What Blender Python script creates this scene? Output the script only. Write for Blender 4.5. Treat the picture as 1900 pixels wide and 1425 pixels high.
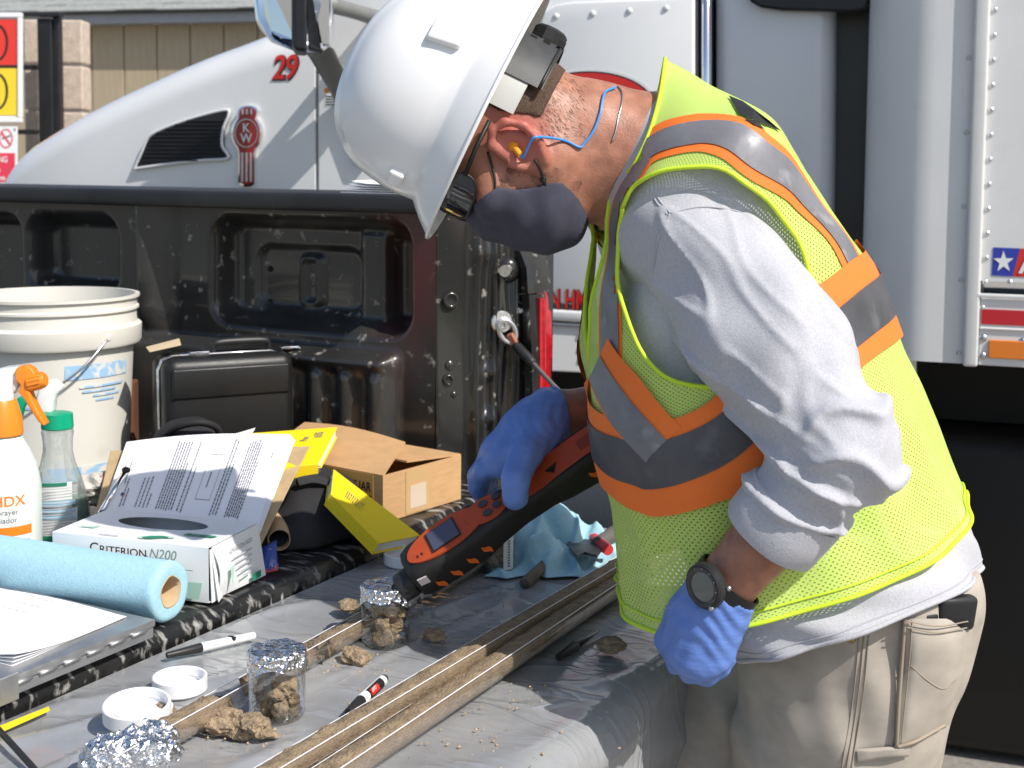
import bpy, bmesh, math, random
import numpy as np
from mathutils import Vector, Matrix
random.seed(7); RNG = np.random.default_rng(7)
for o in list(bpy.data.objects): bpy.data.objects.remove(o)
SC = bpy.context.scene
COL = SC.collection
PI = math.pi
R = math.radians

# ---------------------------------------------------------------- camera
# world axes: X = towards the rear of the parked vehicles, Y = across them, away from the camera, Z = up
F_PX, X0, Y0, HOR, CAMZ = 2500.0, 950.0, 500.0, 310.0, 1.475
YAW, ROLL = R(29), R(0.5)
PITCH = math.atan((Y0 - HOR) / F_PX)
FWD = np.array([-math.sin(YAW) * math.cos(PITCH), math.cos(YAW) * math.cos(PITCH), -math.sin(PITCH)])
_r = np.array([math.cos(YAW), math.sin(YAW), 0.0]); _u = np.cross(_r, FWD)
RGT = math.cos(ROLL) * _r + math.sin(ROLL) * _u
UPV = -math.sin(ROLL) * _r + math.cos(ROLL) * _u
CAM = np.array([0.0, 0.0, CAMZ])
cam = bpy.data.cameras.new('camera'); camo = bpy.data.objects.new('camera', cam); COL.objects.link(camo)
camo.matrix_world = Matrix(((RGT[0], UPV[0], -FWD[0], 0), (RGT[1], UPV[1], -FWD[1], 0), (RGT[2], UPV[2], -FWD[2], CAMZ), (0, 0, 0, 1)))
cam.sensor_fit = 'HORIZONTAL'; cam.sensor_width = 36.0; cam.lens = F_PX / 1900.0 * 36.0
cam.shift_y = -(712.5 - Y0) / 1900.0
cam.clip_start = 0.05; cam.clip_end = 2000
cam.dof.use_dof = True; cam.dof.focus_distance = 1.55; cam.dof.aperture_fstop = 11.0
SC.camera = camo

# ---------------------------------------------------------------- sky and sun
SUN_H = np.array([0.982, -0.190]); SUN_EL = R(46.3)
world = bpy.data.worlds.new('World'); SC.world = world; world.use_nodes = True
wn = world.node_tree; wn.nodes.clear()
sky = wn.nodes.new('ShaderNodeTexSky'); sky.sky_type = 'NISHITA'; sky.sun_disc = False
sky.sun_elevation = SUN_EL; sky.sun_rotation = math.atan2(SUN_H[0], SUN_H[1]); sky.air_density = 1.0; sky.dust_density = 1.5; sky.ozone_density = 1.0
bg = wn.nodes.new('ShaderNodeBackground'); bg.inputs['Strength'].default_value = 0.14
wo = wn.nodes.new('ShaderNodeOutputWorld')
wn.links.new(sky.outputs[0], bg.inputs[0]); wn.links.new(bg.outputs[0], wo.inputs[0])
sl = bpy.data.lights.new('sun', 'SUN'); sl.energy = 5.0; sl.angle = R(0.53); sl.color = (1.0, 0.955, 0.89)
so = bpy.data.objects.new('sun', sl); COL.objects.link(so)
to_sun = Vector((SUN_H[0] * math.cos(SUN_EL), SUN_H[1] * math.cos(SUN_EL), math.sin(SUN_EL))).normalized()
so.rotation_euler = to_sun.to_track_quat('Z', 'Y').to_euler(); so.location = (3, -1, 6)
SC.view_settings.view_transform = 'Standard'; SC.view_settings.look = 'None'
SC.view_settings.exposure = 0.0; SC.view_settings.gamma = 1.0
SC.view_settings.use_curve_mapping = False
SC.cycles.max_bounces = 8; SC.cycles.transparent_max_bounces = 12
SC.cycles.use_denoising = True

# ---------------------------------------------------------------- places read off the photograph
FR = np.eye(3)                              # turn of the frame being built in (the background vehicles stand slightly askew)
def turn(deg):
    global FR
    c, s = math.cos(R(deg)), math.sin(R(deg)); FR = np.array([[c, -s, 0], [s, c, 0], [0, 0, 1.0]])
def ray(px, py): return FR.T @ (FWD + RGT * (px - X0) / F_PX - UPV * (py - Y0) / F_PX)
def P(px, py, d): return CAM + ray(px, py) * d
def PZ(px, py, z): r = ray(px, py); return CAM + r * ((z - CAMZ) / r[2])
def PY(px, py, y): r = ray(px, py); return CAM + r * (y / r[1])
def PX(px, py, x): r = ray(px, py); return CAM + r * (x / r[0])
def pix(p):
    v = np.asarray(p) - CAM; d = v @ FWD
    return X0 + F_PX * (v @ RGT) / d, Y0 - F_PX * (v @ UPV) / d, d
def unit(v): v = np.asarray(v, float); return v / np.linalg.norm(v)

# ---------------------------------------------------------------- objects
WM = {}
def _props(o, label=None, cat=None, group=None, kind=None):
    if label: o['label'] = label
    if cat: o['category'] = cat
    if group: o['group'] = group
    if kind: o['kind'] = kind
    return o
def thing(name, label, cat, loc=(0, 0, 0), rot=None, group=None, kind=None):
    o = bpy.data.objects.new(name, None); COL.objects.link(o); o.empty_display_size = 0.05
    m = Matrix.Translation(Vector([float(x) for x in FR @ np.asarray(loc, float)])) @ Matrix(FR.tolist()).to_4x4()
    if rot is not None:
        if isinstance(rot, (int, float)): m = m @ Matrix.Rotation(rot, 4, 'Z')
        else: m = m @ rot.to_4x4()
    o.matrix_world = m; WM[o.name] = m
    return _props(o, label, cat, group, kind)
def frame(ex, ey, ez):
    return Matrix(((ex[0], ey[0], ez[0]), (ex[1], ey[1], ez[1]), (ex[2], ey[2], ez[2])))
def mk(name, vf, mat, parent=None, space='local', smooth=False, label=None, cat=None, group=None, kind=None, loc=None, uv=None, sharp=None):
    """one mesh object; space 'world' means the vertices are world points, 'local' those of its thing"""
    v, f = vf
    v = np.asarray(v, float).reshape(-1, 3)
    pm = Matrix.Identity(4) if parent is None else WM[parent.name]
    if space == 'world': v = v @ FR.T
    if space == 'world' and parent is not None:
        inv = np.array(pm.inverted()); v = v @ inv[:3, :3].T + inv[:3, 3]
    lm = Matrix.Identity(4)
    if parent is None:
        if loc is None:
            lo, hi = v.min(0), v.max(0); loc = ((lo[0] + hi[0]) / 2, (lo[1] + hi[1]) / 2, lo[2])
        v = v - np.asarray(loc, float); lm = Matrix.Translation(Vector([float(x) for x in loc]))
    me = bpy.data.meshes.new(name)
    me.from_pydata(v.tolist(), [], [list(map(int, q)) for q in f]); me.update()
    if uv is not None:
        ul = me.uv_layers.new(name='uv'); uv = np.asarray(uv, float)
        idx = np.empty(len(me.loops), int); me.loops.foreach_get('vertex_index', idx)
        ul.data.foreach_set('uv', uv[idx].ravel())
    if isinstance(mat, (list, tuple)):
        for m in mat: me.materials.append(m)
    else: me.materials.append(mat)
    if smooth:
        me.polygons.foreach_set('use_smooth', [True] * len(me.polygons))
        if sharp: 
            try: me.set_sharp_from_angle(angle=R(sharp))
            except Exception: pass
    o = bpy.data.objects.new(name, me); COL.objects.link(o)
    if parent is not None: o.parent = parent
    o.matrix_local = lm if parent is None else Matrix.Identity(4)
    WM[o.name] = pm @ lm
    return _props(o, label, cat, group, kind)
def clone(o, parent, dloc):
    """a copy of a piece sharing its mesh, moved by dloc"""
    c = o.copy(); COL.objects.link(c); c.parent = parent
    c.location = (o.location[0] + dloc[0], o.location[1] + dloc[1], o.location[2] + dloc[2])
    WM[c.name] = WM[o.name]
    return c

# ---------------------------------------------------------------- shapes: each gives (verts, faces)
def join(*parts):
    V, Fc, n = [], [], 0
    for v, f in parts:
        v = np.asarray(v, float).reshape(-1, 3); V.append(v); Fc += [[i + n for i in q] for q in f]; n += len(v)
    return np.concatenate(V), Fc
def xf(vf, m=None, loc=(0, 0, 0)):
    v = np.asarray(vf[0], float)
    if m is not None: v = v @ np.array(m.to_3x3() if isinstance(m, Matrix) else m).T
    return v + np.asarray(loc, float), vf[1]
def box(x0, x1, y0, y1, z0, z1):
    v = [(x0, y0, z0), (x1, y0, z0), (x1, y1, z0), (x0, y1, z0), (x0, y0, z1), (x1, y0, z1), (x1, y1, z1), (x0, y1, z1)]
    return np.array(v, float), [[0, 3, 2, 1], [4, 5, 6, 7], [0, 1, 5, 4], [1, 2, 6, 5], [2, 3, 7, 6], [3, 0, 4, 7]]
def bm_out(bm):
    bm.verts.index_update()
    r = np.array([v.co[:] for v in bm.verts]), [[v.index for v in f.verts] for f in bm.faces]
    bm.free(); return r
def bevel(vf, w, seg=2, ang=30):
    bm = bmesh.new(); vs = [bm.verts.new(p) for p in np.asarray(vf[0])]
    for f in vf[1]:
        try: bm.faces.new([vs[i] for i in f])
        except ValueError: pass
    bmesh.ops.recalc_face_normals(bm, faces=bm.faces)
    ed = [e for e in bm.edges if len(e.link_faces) == 2 and e.calc_face_angle(0) > R(ang)]
    bmesh.ops.bevel(bm, geom=ed, offset=w, segments=seg, profile=0.5, affect='EDGES', clamp_overlap=True)
    return bm_out(bm)
def rbox(x0, x1, y0, y1, z0, z1, w=0.004, seg=2): return bevel(box(x0, x1, y0, y1, z0, z1), w, seg)
def prism(poly, h, z0=0.0, w=0.0, seg=2):
    """polygon (x,y) raised from z0 by h"""
    n = len(poly); v = [(x, y, z0) for x, y in poly] + [(x, y, z0 + h) for x, y in poly]
    f = [list(range(n))[::-1], list(range(n, 2 * n))] + [[i, (i + 1) % n, n + (i + 1) % n, n + i] for i in range(n)]
    return bevel((v, f), w, seg) if w else (np.array(v, float), f)
def lathe(prof, n=48, cap=True, sx=1, sy=1):
    V, Fc = [], []
    for r, z in prof:
        for k in range(n):
            a = 2 * PI * k / n; V.append((r * math.cos(a) * sx, r * math.sin(a) * sy, z))
    m = len(prof)
    for i in range(m - 1):
        for k in range(n):
            k2 = (k + 1) % n; Fc.append([i * n + k, i * n + k2, (i + 1) * n + k2, (i + 1) * n + k])
    if cap:
        if prof[0][0] > 1e-6: Fc.append(list(range(n))[::-1])
        if prof[-1][0] > 1e-6: Fc.append([(m - 1) * n + k for k in range(n)])
    return np.array(V, float), Fc
def crom(pts, n):
    """Catmull-Rom resample"""
    p = np.asarray(pts, float); p = np.vstack([2 * p[0] - p[1], p, 2 * p[-1] - p[-2]]); out = []
    m = len(p) - 3
    for t in np.linspace(0, m, n):
        i = min(int(t), m - 1); u = t - i; a, b, c, d = p[i], p[i + 1], p[i + 2], p[i + 3]
        out.append(0.5 * ((2 * b) + (c - a) * u + (2 * a - 5 * b + 4 * c - d) * u * u + (3 * b - a - 3 * c + d) * u ** 3))
    return np.array(out)
def tube(path, rad, n=10, cap=True, smooth_n=None):
    p = np.asarray(path, float)
    if smooth_n: 
        if not np.isscalar(rad): rad = crom(np.asarray(rad, float)[:, None], smooth_n)[:, 0]
        p = crom(p, smooth_n)
    r = np.full(len(p), rad) if np.isscalar(rad) else np.asarray(rad, float)
    t = np.gradient(p, axis=0); t /= np.linalg.norm(t, axis=1)[:, None] + 1e-12
    a = np.array([0, 0, 1.0]) if abs(t[0][2]) < 0.9 else np.array([1.0, 0, 0])
    nv = np.cross(t[0], a); nv /= np.linalg.norm(nv); V = []
    for i in range(len(p)):
        nv = nv - t[i] * (nv @ t[i]); nv /= np.linalg.norm(nv); b = np.cross(t[i], nv)
        for k in range(n):
            q = 2 * PI * k / n; V.append(p[i] + r[i] * (math.cos(q) * nv + math.sin(q) * b))
    Fc = [[i * n + k, i * n + (k + 1) % n, (i + 1) * n + (k + 1) % n, (i + 1) * n + k] for i in range(len(p) - 1) for k in range(n)]
    if cap: Fc += [list(range(n))[::-1], [(len(p) - 1) * n + k for k in range(n)]]
    return np.array(V), Fc
def loft(rings, cap=True, closed=True):
    m, n = len(rings), len(rings[0]); V = np.concatenate([np.asarray(r, float) for r in rings])
    kk = n if closed else n - 1
    Fc = [[i * n + k, i * n + (k + 1) % n, (i + 1) * n + (k + 1) % n, (i + 1) * n + k] for i in range(m - 1) for k in range(kk)]
    if cap and closed: Fc += [list(range(n))[::-1], [(m - 1) * n + k for k in range(n)]]
    return V, Fc
def grid(fn, us, vs):
    """fn(u,v)->(...,3) over arrays"""
    U, W = np.meshgrid(us, vs, indexing='ij'); p = np.asarray(fn(U, W)); nu, nv = len(us), len(vs)
    Fc = [[i * nv + j, (i + 1) * nv + j, (i + 1) * nv + j + 1, i * nv + j + 1] for i in range(nu - 1) for j in range(nv - 1)]
    return p.reshape(-1, 3), Fc
def thick(vf, t, direction=None):
    """give a sheet thickness t (along -direction or against its vertex normals)"""
    v = np.asarray(vf[0], float); f = vf[1]; n = len(v)
    if direction is None:
        nr = np.zeros_like(v)
        for q in f:
            nn = np.cross(v[q[1]] - v[q[0]], v[q[2]] - v[q[0]]); 
            for i in q: nr[i] += nn
        nr /= np.linalg.norm(nr, axis=1)[:, None] + 1e-12
    else: nr = np.tile(unit(direction), (n, 1))
    v2 = v - nr * t; cnt = {}
    for q in f:
        for a, b in zip(q, q[1:] + q[:1]): cnt[(a, b)] = cnt.get((a, b), 0) + 1
    F2 = [list(q) for q in f] + [[i + n for i in q][::-1] for q in f]
    for (a, b) in cnt:
        if (b, a) not in cnt: F2.append([b, a, a + n, b + n])
    return np.vstack([v, v2]), F2
def quad(a, b, c, d, t=0.0, nu=1, nv=1, bulge=None):
    a, b, c, d = map(lambda q: np.asarray(q, float), (a, b, c, d))
    def fn(U, W):
        U, W = U[..., None], W[..., None]; p = (a * (1 - U) + b * U) * (1 - W) + (d * (1 - U) + c * U) * W
        return p if bulge is None else p + bulge(U, W)
    g = grid(fn, np.linspace(0, 1, nu + 1), np.linspace(0, 1, nv + 1))
    return thick(g, t) if t else g
def sphere_cap(c, r, axis='-y', n=8, h=0.5):
    """rivet head"""
    prof = [(r * math.cos(a), r * h * math.sin(a)) for a in np.linspace(0, PI / 2 * 0.999, 4)]
    v, f = lathe(prof, n, cap=False); v = np.asarray(v)
    if axis == '-y': v = np.stack([v[:, 0], -v[:, 2], v[:, 1]], 1)
    elif axis == '+x': v = np.stack([v[:, 2], v[:, 0], v[:, 1]], 1)
    return v + np.asarray(c, float), f
def text(s, size, mat=None, shear=0.0, bold=0.0, space=1.0, extrude=0.0, align='LEFT'):
    cu = bpy.data.curves.new('t', 'FONT'); cu.body = s; cu.size = size; cu.shear = shear; cu.offset = bold; cu.space_character = space
    cu.extrude = extrude; cu.align_x = align; cu.resolution_u = 4
    ob = bpy.data.objects.new('t', cu); COL.objects.link(ob)
    dg = bpy.context.evaluated_depsgraph_get(); me = bpy.data.meshes.new_from_object(ob.evaluated_get(dg))
    v = np.array([x.co[:] for x in me.vertices]).reshape(-1, 3); f = [list(p.vertices) for p in me.polygons]
    bpy.data.objects.remove(ob); bpy.data.curves.remove(cu); bpy.data.meshes.remove(me)
    return v, f
def place(vf, o, ex, ey, sx=1.0, sy=1.0, lift=0.001):
    """flat (x,y) shapes onto a plane at o with unit axes ex, ey"""
    v = np.asarray(vf[0]); ex, ey = unit(ex), unit(ey); ez = np.cross(ex, ey)
    return np.asarray(o) + np.outer(v[:, 0] * sx, ex) + np.outer(v[:, 1] * sy, ey) + np.outer(v[:, 2] + lift, ez), vf[1]

# ---------------------------------------------------------------- implicit surfaces
def ss(a, b, x): t = np.clip((x - a) / (b - a), 0, 1); return t * t * (3 - 2 * t)
def smin(a, b, k): h = np.clip(0.5 + 0.5 * (b - a) / k, 0, 1); return b * (1 - h) + a * h - k * h * (1 - h)
def cone(p, a, b, ra, rb):
    a, b = np.asarray(a, float), np.asarray(b, float); ab = b - a
    t = np.clip(((p - a) @ ab) / (ab @ ab), 0, 1)
    return np.linalg.norm(p - a - t[:, None] * ab, axis=1) - (ra + (rb - ra) * t)
def ell(p, c, ax, rad):
    """ellipsoid; ax rows are its unit axes"""
    q = (p - np.asarray(c, float)) @ np.asarray(ax, float).T; rad = np.asarray(rad, float)
    k0 = np.linalg.norm(q / rad, axis=1); k1 = np.linalg.norm(q / rad ** 2, axis=1) + 1e-9
    return k0 * (k0 - 1) / k1
def surfnet(f, lo, hi, h, blk=8):
    """smooth closed mesh of f<0, evaluated only near the surface"""
    lo, hi = np.asarray(lo, float), np.asarray(hi, float)
    nb = np.ceil((hi - lo) / (h * blk)).astype(int) + 1; N = nb * blk
    bi = np.stack(np.meshgrid(*[np.arange(k) for k in nb], indexing='ij'), -1).reshape(-1, 3)
    cen = lo + (bi + 0.5) * blk * h; fc = f(cen); rad = blk * h * 0.5 * 1.7321
    V = np.ones(tuple(N), np.float32)
    loc = np.stack(np.meshgrid(np.arange(blk), np.arange(blk), np.arange(blk), indexing='ij'), -1).reshape(-1, 3)
    near = np.abs(fc) < rad * 1.6 + 0.01
    for b in bi[(~near) & (fc < 0)]:
        V[b[0] * blk:(b[0] + 1) * blk, b[1] * blk:(b[1] + 1) * blk, b[2] * blk:(b[2] + 1) * blk] = -1
    ids = bi[near]
    for s in range(0, len(ids), 400):
        g = (ids[s:s + 400, None, :] * blk + loc[None]).reshape(-1, 3)
        V[g[:, 0], g[:, 1], g[:, 2]] = f(lo + g * h)
    I = V < 0
    c = np.zeros((N[0] - 1, N[1] - 1, N[2] - 1), np.int8)
    for dx in (0, 1):
        for dy in (0, 1):
            for dz in (0, 1): c += I[dx:N[0] - 1 + dx, dy:N[1] - 1 + dy, dz:N[2] - 1 + dz]
    act = np.argwhere((c > 0) & (c < 8)); idx = -np.ones(c.shape, np.int32); idx[tuple(act.T)] = np.arange(len(act))
    acc = np.zeros((len(act), 3)); cnt = np.zeros(len(act))
    corners = [(0, 0, 0), (1, 0, 0), (0, 1, 0), (1, 1, 0), (0, 0, 1), (1, 0, 1), (0, 1, 1), (1, 1, 1)]
    cv = [V[act[:, 0] + a, act[:, 1] + b, act[:, 2] + d] for a, b, d in corners]
    for i in range(8):
        for j in range(i + 1, 8):
            d = [abs(corners[i][k] - corners[j][k]) for k in range(3)]
            if sum(d) != 1: continue
            m = (cv[i] < 0) != (cv[j] < 0); t = np.where(m, cv[i] / np.where(m, cv[i] - cv[j], 1), 0)
            q = np.array(corners[i]) + t[:, None] * (np.array(corners[j]) - np.array(corners[i]))
            acc += np.where(m[:, None], q, 0); cnt += m
    verts = lo + (act + acc / cnt[:, None]) * h
    faces = []
    for ax in range(3):
        o1, o2 = (ax + 1) % 3, (ax + 2) % 3
        sl0 = [slice(None)] * 3; sl1 = [slice(None)] * 3; sl0[ax] = slice(0, N[ax] - 1); sl1[ax] = slice(1, N[ax])
        A, B = I[tuple(sl0)], I[tuple(sl1)]
        e = np.argwhere(A != B); e = e[(e[:, o1] > 0) & (e[:, o2] > 0) & (e[:, o1] < N[o1] - 1) & (e[:, o2] < N[o2] - 1)]
        if not len(e): continue
        fl = A[tuple(e.T)]
        def cell(da, db):
            q = e.copy(); q[:, o1] += da; q[:, o2] += db; return idx[tuple(q.T)]
        q = np.stack([cell(-1, -1), cell(0, -1), cell(0, 0), cell(-1, 0)], 1)
        q[~fl] = q[~fl][:, ::-1]; faces.append(q[(q >= 0).all(1)])
    return verts, np.concatenate(faces)
def vnormals(v, f):
    f = np.asarray(f); n = np.zeros_like(v); nn = np.cross(v[f[:, 2]] - v[f[:, 0]], v[f[:, 3]] - v[f[:, 1]])
    for k in range(4): np.add.at(n, f[:, k], nn)
    return n / (np.linalg.norm(n, axis=1)[:, None] + 1e-12)
def relax(v, f, it=2, lam=0.5):
    f = np.asarray(f)
    for _ in range(it):
        s = np.zeros_like(v); c = np.zeros(len(v))
        for a, b in ((0, 1), (1, 2), (2, 3), (3, 0)):
            np.add.at(s, f[:, a], v[f[:, b]]); np.add.at(s, f[:, b], v[f[:, a]]); np.add.at(c, f[:, a], 1); np.add.at(c, f[:, b], 1)
        v = v + lam * (s / np.maximum(c, 1)[:, None] - v)
    return v
_NW = RNG.normal(size=(24, 3)); _NP = RNG.uniform(0, 2 * PI, 24)
def wob(p, scale, n=8, seed=0):
    """cheap smooth noise about -1..1"""
    o = np.zeros(np.asarray(p).shape[:-1])
    for k in range(n):
        w = _NW[(k + seed * 5) % 24] * scale * (0.7 + 0.15 * k); o = o + np.sin(np.asarray(p) @ w + _NP[(k + seed * 3) % 24])
    return o / (n ** 0.5) / 1.2

# ---------------------------------------------------------------- materials
MATS = {}
def mat(name, col, rough=0.5, metal=0.0, var=0.0, vs=18.0, bump=0.0, bs=120.0, spec=0.5, coat=0.0, trans=0.0, ior=1.45, alpha=1.0, sss=0.0,
        dirt=None, ds=9.0, dth=0.6, dw=0.08, stretch=None, aniso=None, bdist=0.002, rvar=0.0, sheen=0.0, emit=0.0):
    if name in MATS: return MATS[name]
    m = bpy.data.materials.new(name); m.use_nodes = True; nt = m.node_tree; b = nt.nodes['Principled BSDF']; L = nt.links.new
    b.inputs['Base Color'].default_value = (*col, 1); b.inputs['Roughness'].default_value = rough; b.inputs['Metallic'].default_value = metal
    b.inputs['Specular IOR Level'].default_value = spec; b.inputs['Coat Weight'].default_value = coat; b.inputs['Coat Roughness'].default_value = 0.06
    b.inputs['Transmission Weight'].default_value = trans; b.inputs['IOR'].default_value = ior; b.inputs['Alpha'].default_value = alpha
    if sss: b.inputs['Subsurface Weight'].default_value = sss; b.inputs['Subsurface Radius'].default_value = (0.6, 0.25, 0.12); b.inputs['Subsurface Scale'].default_value = 0.012
    if sheen: b.inputs['Sheen Weight'].default_value = sheen; b.inputs['Sheen Roughness'].default_value = 0.5
    tc = nt.nodes.new('ShaderNodeTexCoord'); vec = tc.outputs['Object']
    if stretch:
        mp = nt.nodes.new('ShaderNodeMapping'); mp.inputs['Scale'].default_value = stretch; L(vec, mp.inputs['Vector']); vec = mp.outputs[0]
    def noise(s, det=4):
        n = nt.nodes.new('ShaderNodeTexNoise'); n.inputs['Scale'].default_value = s; n.inputs['Detail'].default_value = det; L(vec, n.inputs['Vector']); return n.outputs['Fac']
    cur = None
    if var:
        r = nt.nodes.new('ShaderNodeValToRGB'); L(noise(vs), r.inputs[0])
        r.color_ramp.elements[0].position = 0.3; r.color_ramp.elements[1].position = 0.7
        r.color_ramp.elements[0].color = (*[max(0, c * (1 - var)) for c in col], 1); r.color_ramp.elements[1].color = (*[min(1, c * (1 + var)) for c in col], 1)
        cur = r.outputs[0]
    if dirt:
        r = nt.nodes.new('ShaderNodeMapRange'); L(noise(ds, 8), r.inputs['Value']); r.inputs['From Min'].default_value = dth; r.inputs['From Max'].default_value = dth + dw
        mx = nt.nodes.new('ShaderNodeMix'); mx.data_type = 'RGBA'; L(r.outputs[0], mx.inputs['Factor'])
        if cur is not None: L(cur, mx.inputs['A'])
        else: mx.inputs['A'].default_value = (*col, 1)
        mx.inputs['B'].default_value = (*dirt, 1); cur = mx.outputs['Result']
        rr = nt.nodes.new('ShaderNodeMapRange'); L(r.outputs[0], rr.inputs['Value']); rr.inputs['To Min'].default_value = rough; rr.inputs['To Max'].default_value = 0.85; L(rr.outputs[0], b.inputs['Roughness'])
    if cur is not None: L(cur, b.inputs['Base Color'])
    if rvar:
        rr = nt.nodes.new('ShaderNodeMapRange'); L(noise(vs * 1.7, 6), rr.inputs['Value']); rr.inputs['From Min'].default_value = 0.3; rr.inputs['From Max'].default_value = 0.7
        rr.inputs['To Min'].default_value = max(0.02, rough - rvar); rr.inputs['To Max'].default_value = min(1, rough + rvar); L(rr.outputs[0], b.inputs['Roughness'])
    if bump:
        bp = nt.nodes.new('ShaderNodeBump'); bp.inputs['Strength'].default_value = bump; bp.inputs['Distance'].default_value = bdist
        L(noise(bs, 6), bp.inputs['Height']); L(bp.outputs[0], b.inputs['Normal'])
    if emit: b.inputs['Emission Color'].default_value = (*col, 1); b.inputs['Emission Strength'].default_value = emit
    MATS[name] = m; return m

# ================================================================ helpers for flat work on planes facing the camera side
def poly_y(pts, Y, dep, w=0.0, seg=2):
    """outline given in photograph pixels, on the plane Y, with its body going dep away from the camera"""
    q = np.array([PY(a, b, Y) for a, b in pts]); pl = [(p[0], p[2]) for p in q]
    v, f = prism(pl, dep, 0.0, w, seg); v = np.asarray(v)
    return np.stack([v[:, 0], Y + v[:, 2], v[:, 1]], 1), [x[::-1] for x in f]
def ellipse(cx, cy, rx, ry, n=40, a0=0.0): return [(cx + rx * math.cos(a0 + 2 * PI * k / n), cy + ry * math.sin(a0 + 2 * PI * k / n)) for k in range(n)]
def ring_flat(cx, cy, rx, ry, t, n=48):
    o = ellipse(cx, cy, rx, ry, n); i = ellipse(cx, cy, rx - t, ry - t, n)
    return [(x, y, 0) for x, y in o] + [(x, y, 0) for x, y in i], [[k, (k + 1) % n, n + (k + 1) % n, n + k] for k in range(n)]
def text_y(s, px, py, hpx, Y, mat_, parent, name, shear=0.0, bold=0.0, space=1.0, xs=1.0, lift=0.002, d=(1, 0, 0)):
    """lettering on a plane Y; (px,py) is the lower left corner, hpx its cap height in photograph pixels"""
    o = PY(px, py, Y); h = np.linalg.norm(PY(px, py - hpx, Y) - o); size = h / 0.69
    v, f = text(s, size, shear=shear, bold=bold * size, space=space)
    return mk(name, place((v, f), o, d, (0, 0, 1), sx=xs, lift=lift), mat_, parent, 'world')

M_asph = mat('worn_pavement', (0.27, 0.25, 0.22), 0.9, var=0.22, vs=60, bump=0.6, bs=300)
M_white_paint = mat('white_truck_paint', (0.80, 0.80, 0.79), 0.22, coat=0.6, var=0.015, vs=3)
M_trailer = mat('trailer_white_sheet', (0.70, 0.70, 0.69), 0.38, var=0.03, vs=6, dirt=(0.55, 0.53, 0.5), ds=5, dth=0.66, dw=0.2)
M_alu = mat('bare_aluminium', (0.72, 0.73, 0.74), 0.32, 0.9, var=0.06, vs=40)
M_chrome = mat('chrome', (0.85, 0.85, 0.86), 0.05, 1.0)
M_steel = mat('steel', (0.55, 0.55, 0.56), 0.3, 1.0, var=0.1, vs=80)
M_mirror = mat('mirror_glass', (0.80, 0.83, 0.86), 0.015, 1.0)
M_blackpl = mat('black_plastic', (0.02, 0.02, 0.021), 0.45, var=0.2, vs=40)
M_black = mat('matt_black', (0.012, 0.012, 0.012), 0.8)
M_red = mat('red_decal', (0.62, 0.03, 0.025), 0.4)
M_darkred = mat('emblem_red', (0.33, 0.012, 0.015), 0.3, coat=0.5)
M_blk = mat('black_decal', (0.015, 0.015, 0.015), 0.5)
M_grey = mat('grey_plastic', (0.17, 0.175, 0.17), 0.45, var=0.05)
M_sticker = mat('sticker_white', (0.78, 0.78, 0.76), 0.5)
M_blue = mat('blue_decal', (0.03, 0.05, 0.36), 0.4)
M_amber = mat('amber_lens', (0.75, 0.2, 0.015), 0.3, bump=0.5, bs=500, coat=0.5)
M_tape = mat('red_tape', (0.5, 0.02, 0.03), 0.35, var=0.06, vs=300)

# ---------------------------------------------------------------- ground
mk('ground', (np.array([(-300, -300, 0), (300, -300, 0), (300, 300, 0), (-300, 300, 0)], float), [[0, 1, 2, 3]]), M_asph, kind='structure', loc=(0, 0, 0))

# ---------------------------------------------------------------- building with board siding
A0, A1 = P(150, 47, 9.7), P(600, 38, 9.3)
be = unit([A1[0] - A0[0], A1[1] - A0[1], 0]); bn = np.array([be[1], -be[0], 0]); bz = A0[2]
if bn @ (CAM - A0) < 0: bn = -bn
bo = np.array([A0[0], A0[1], 0]) - be * 1.2
bld = thing('building', 'tan building with vertical board siding and grey shingle roof behind the white truck', 'building', bo, frame(be, -bn, (0, 0, 1)))
M_side = mat('tan_siding', (0.46, 0.37, 0.25), 0.85, var=0.08, vs=9, bump=0.35, bs=60, stretch=(6, 6, 0.6))
M_roof = mat('grey_shingle', (0.30, 0.31, 0.29), 0.95, var=0.25, vs=40, bump=0.8, bs=200)
M_fasc = mat('grey_fascia', (0.36, 0.36, 0.37), 0.7, var=0.04)
mk('wall', box(-0.3, 6.0, 0.02, 3.0, 0, bz), mat('siding_groove', (0.26, 0.2, 0.13), 0.9), bld)
sb = mk('siding_board', bevel(box(0.004, 0.252, 0.0, 0.021, 0.05, bz), 0.004, 1), M_side, bld)
for k in range(-1, 14):
    if k: clone(sb, bld, (k * 0.256, 0, 0))
mk('fascia', box(-0.5, 6.2, -0.13, -0.10, bz - 0.005, bz + 0.075), M_fasc, bld)
mk('soffit', box(-0.5, 6.2, -0.098, 0.019, bz + 0.002, bz + 0.02), M_fasc, bld)
rf = mk('roof', quad((-0.6, -0.16, bz + 0.078), (6.3, -0.16, bz + 0.078), (6.3, 3.2, bz + 1.5), (-0.6, 3.2, bz + 1.5), 0.02), mat('roof_felt', (0.08, 0.08, 0.08), 0.95), bld)
sv = np.array([1.0, 0, 0]); up_ = unit([0, 3.36, 1.422])
sh0 = None
for r_ in range(4):
    for k in range(22):
        w_ = 0.30; x_ = -0.55 + k * 0.304 + (r_ % 2) * 0.15
        if sh0 is None:
            a = np.array([x_, -0.18, bz + 0.084])
            sh0 = mk('shingle', quad(a, a + sv * w_, a + sv * w_ + up_ * 0.2 - np.array([0, 0, 0.004]), a + up_ * 0.2 - np.array([0, 0, 0.004]), 0.009), M_roof, rf); sx0 = x_
        else: clone(sh0, rf, (x_ - sx0, up_[1] * 0.14 * r_, up_[2] * 0.14 * r_ + 0.004 * (k % 3 == 1)))

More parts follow.
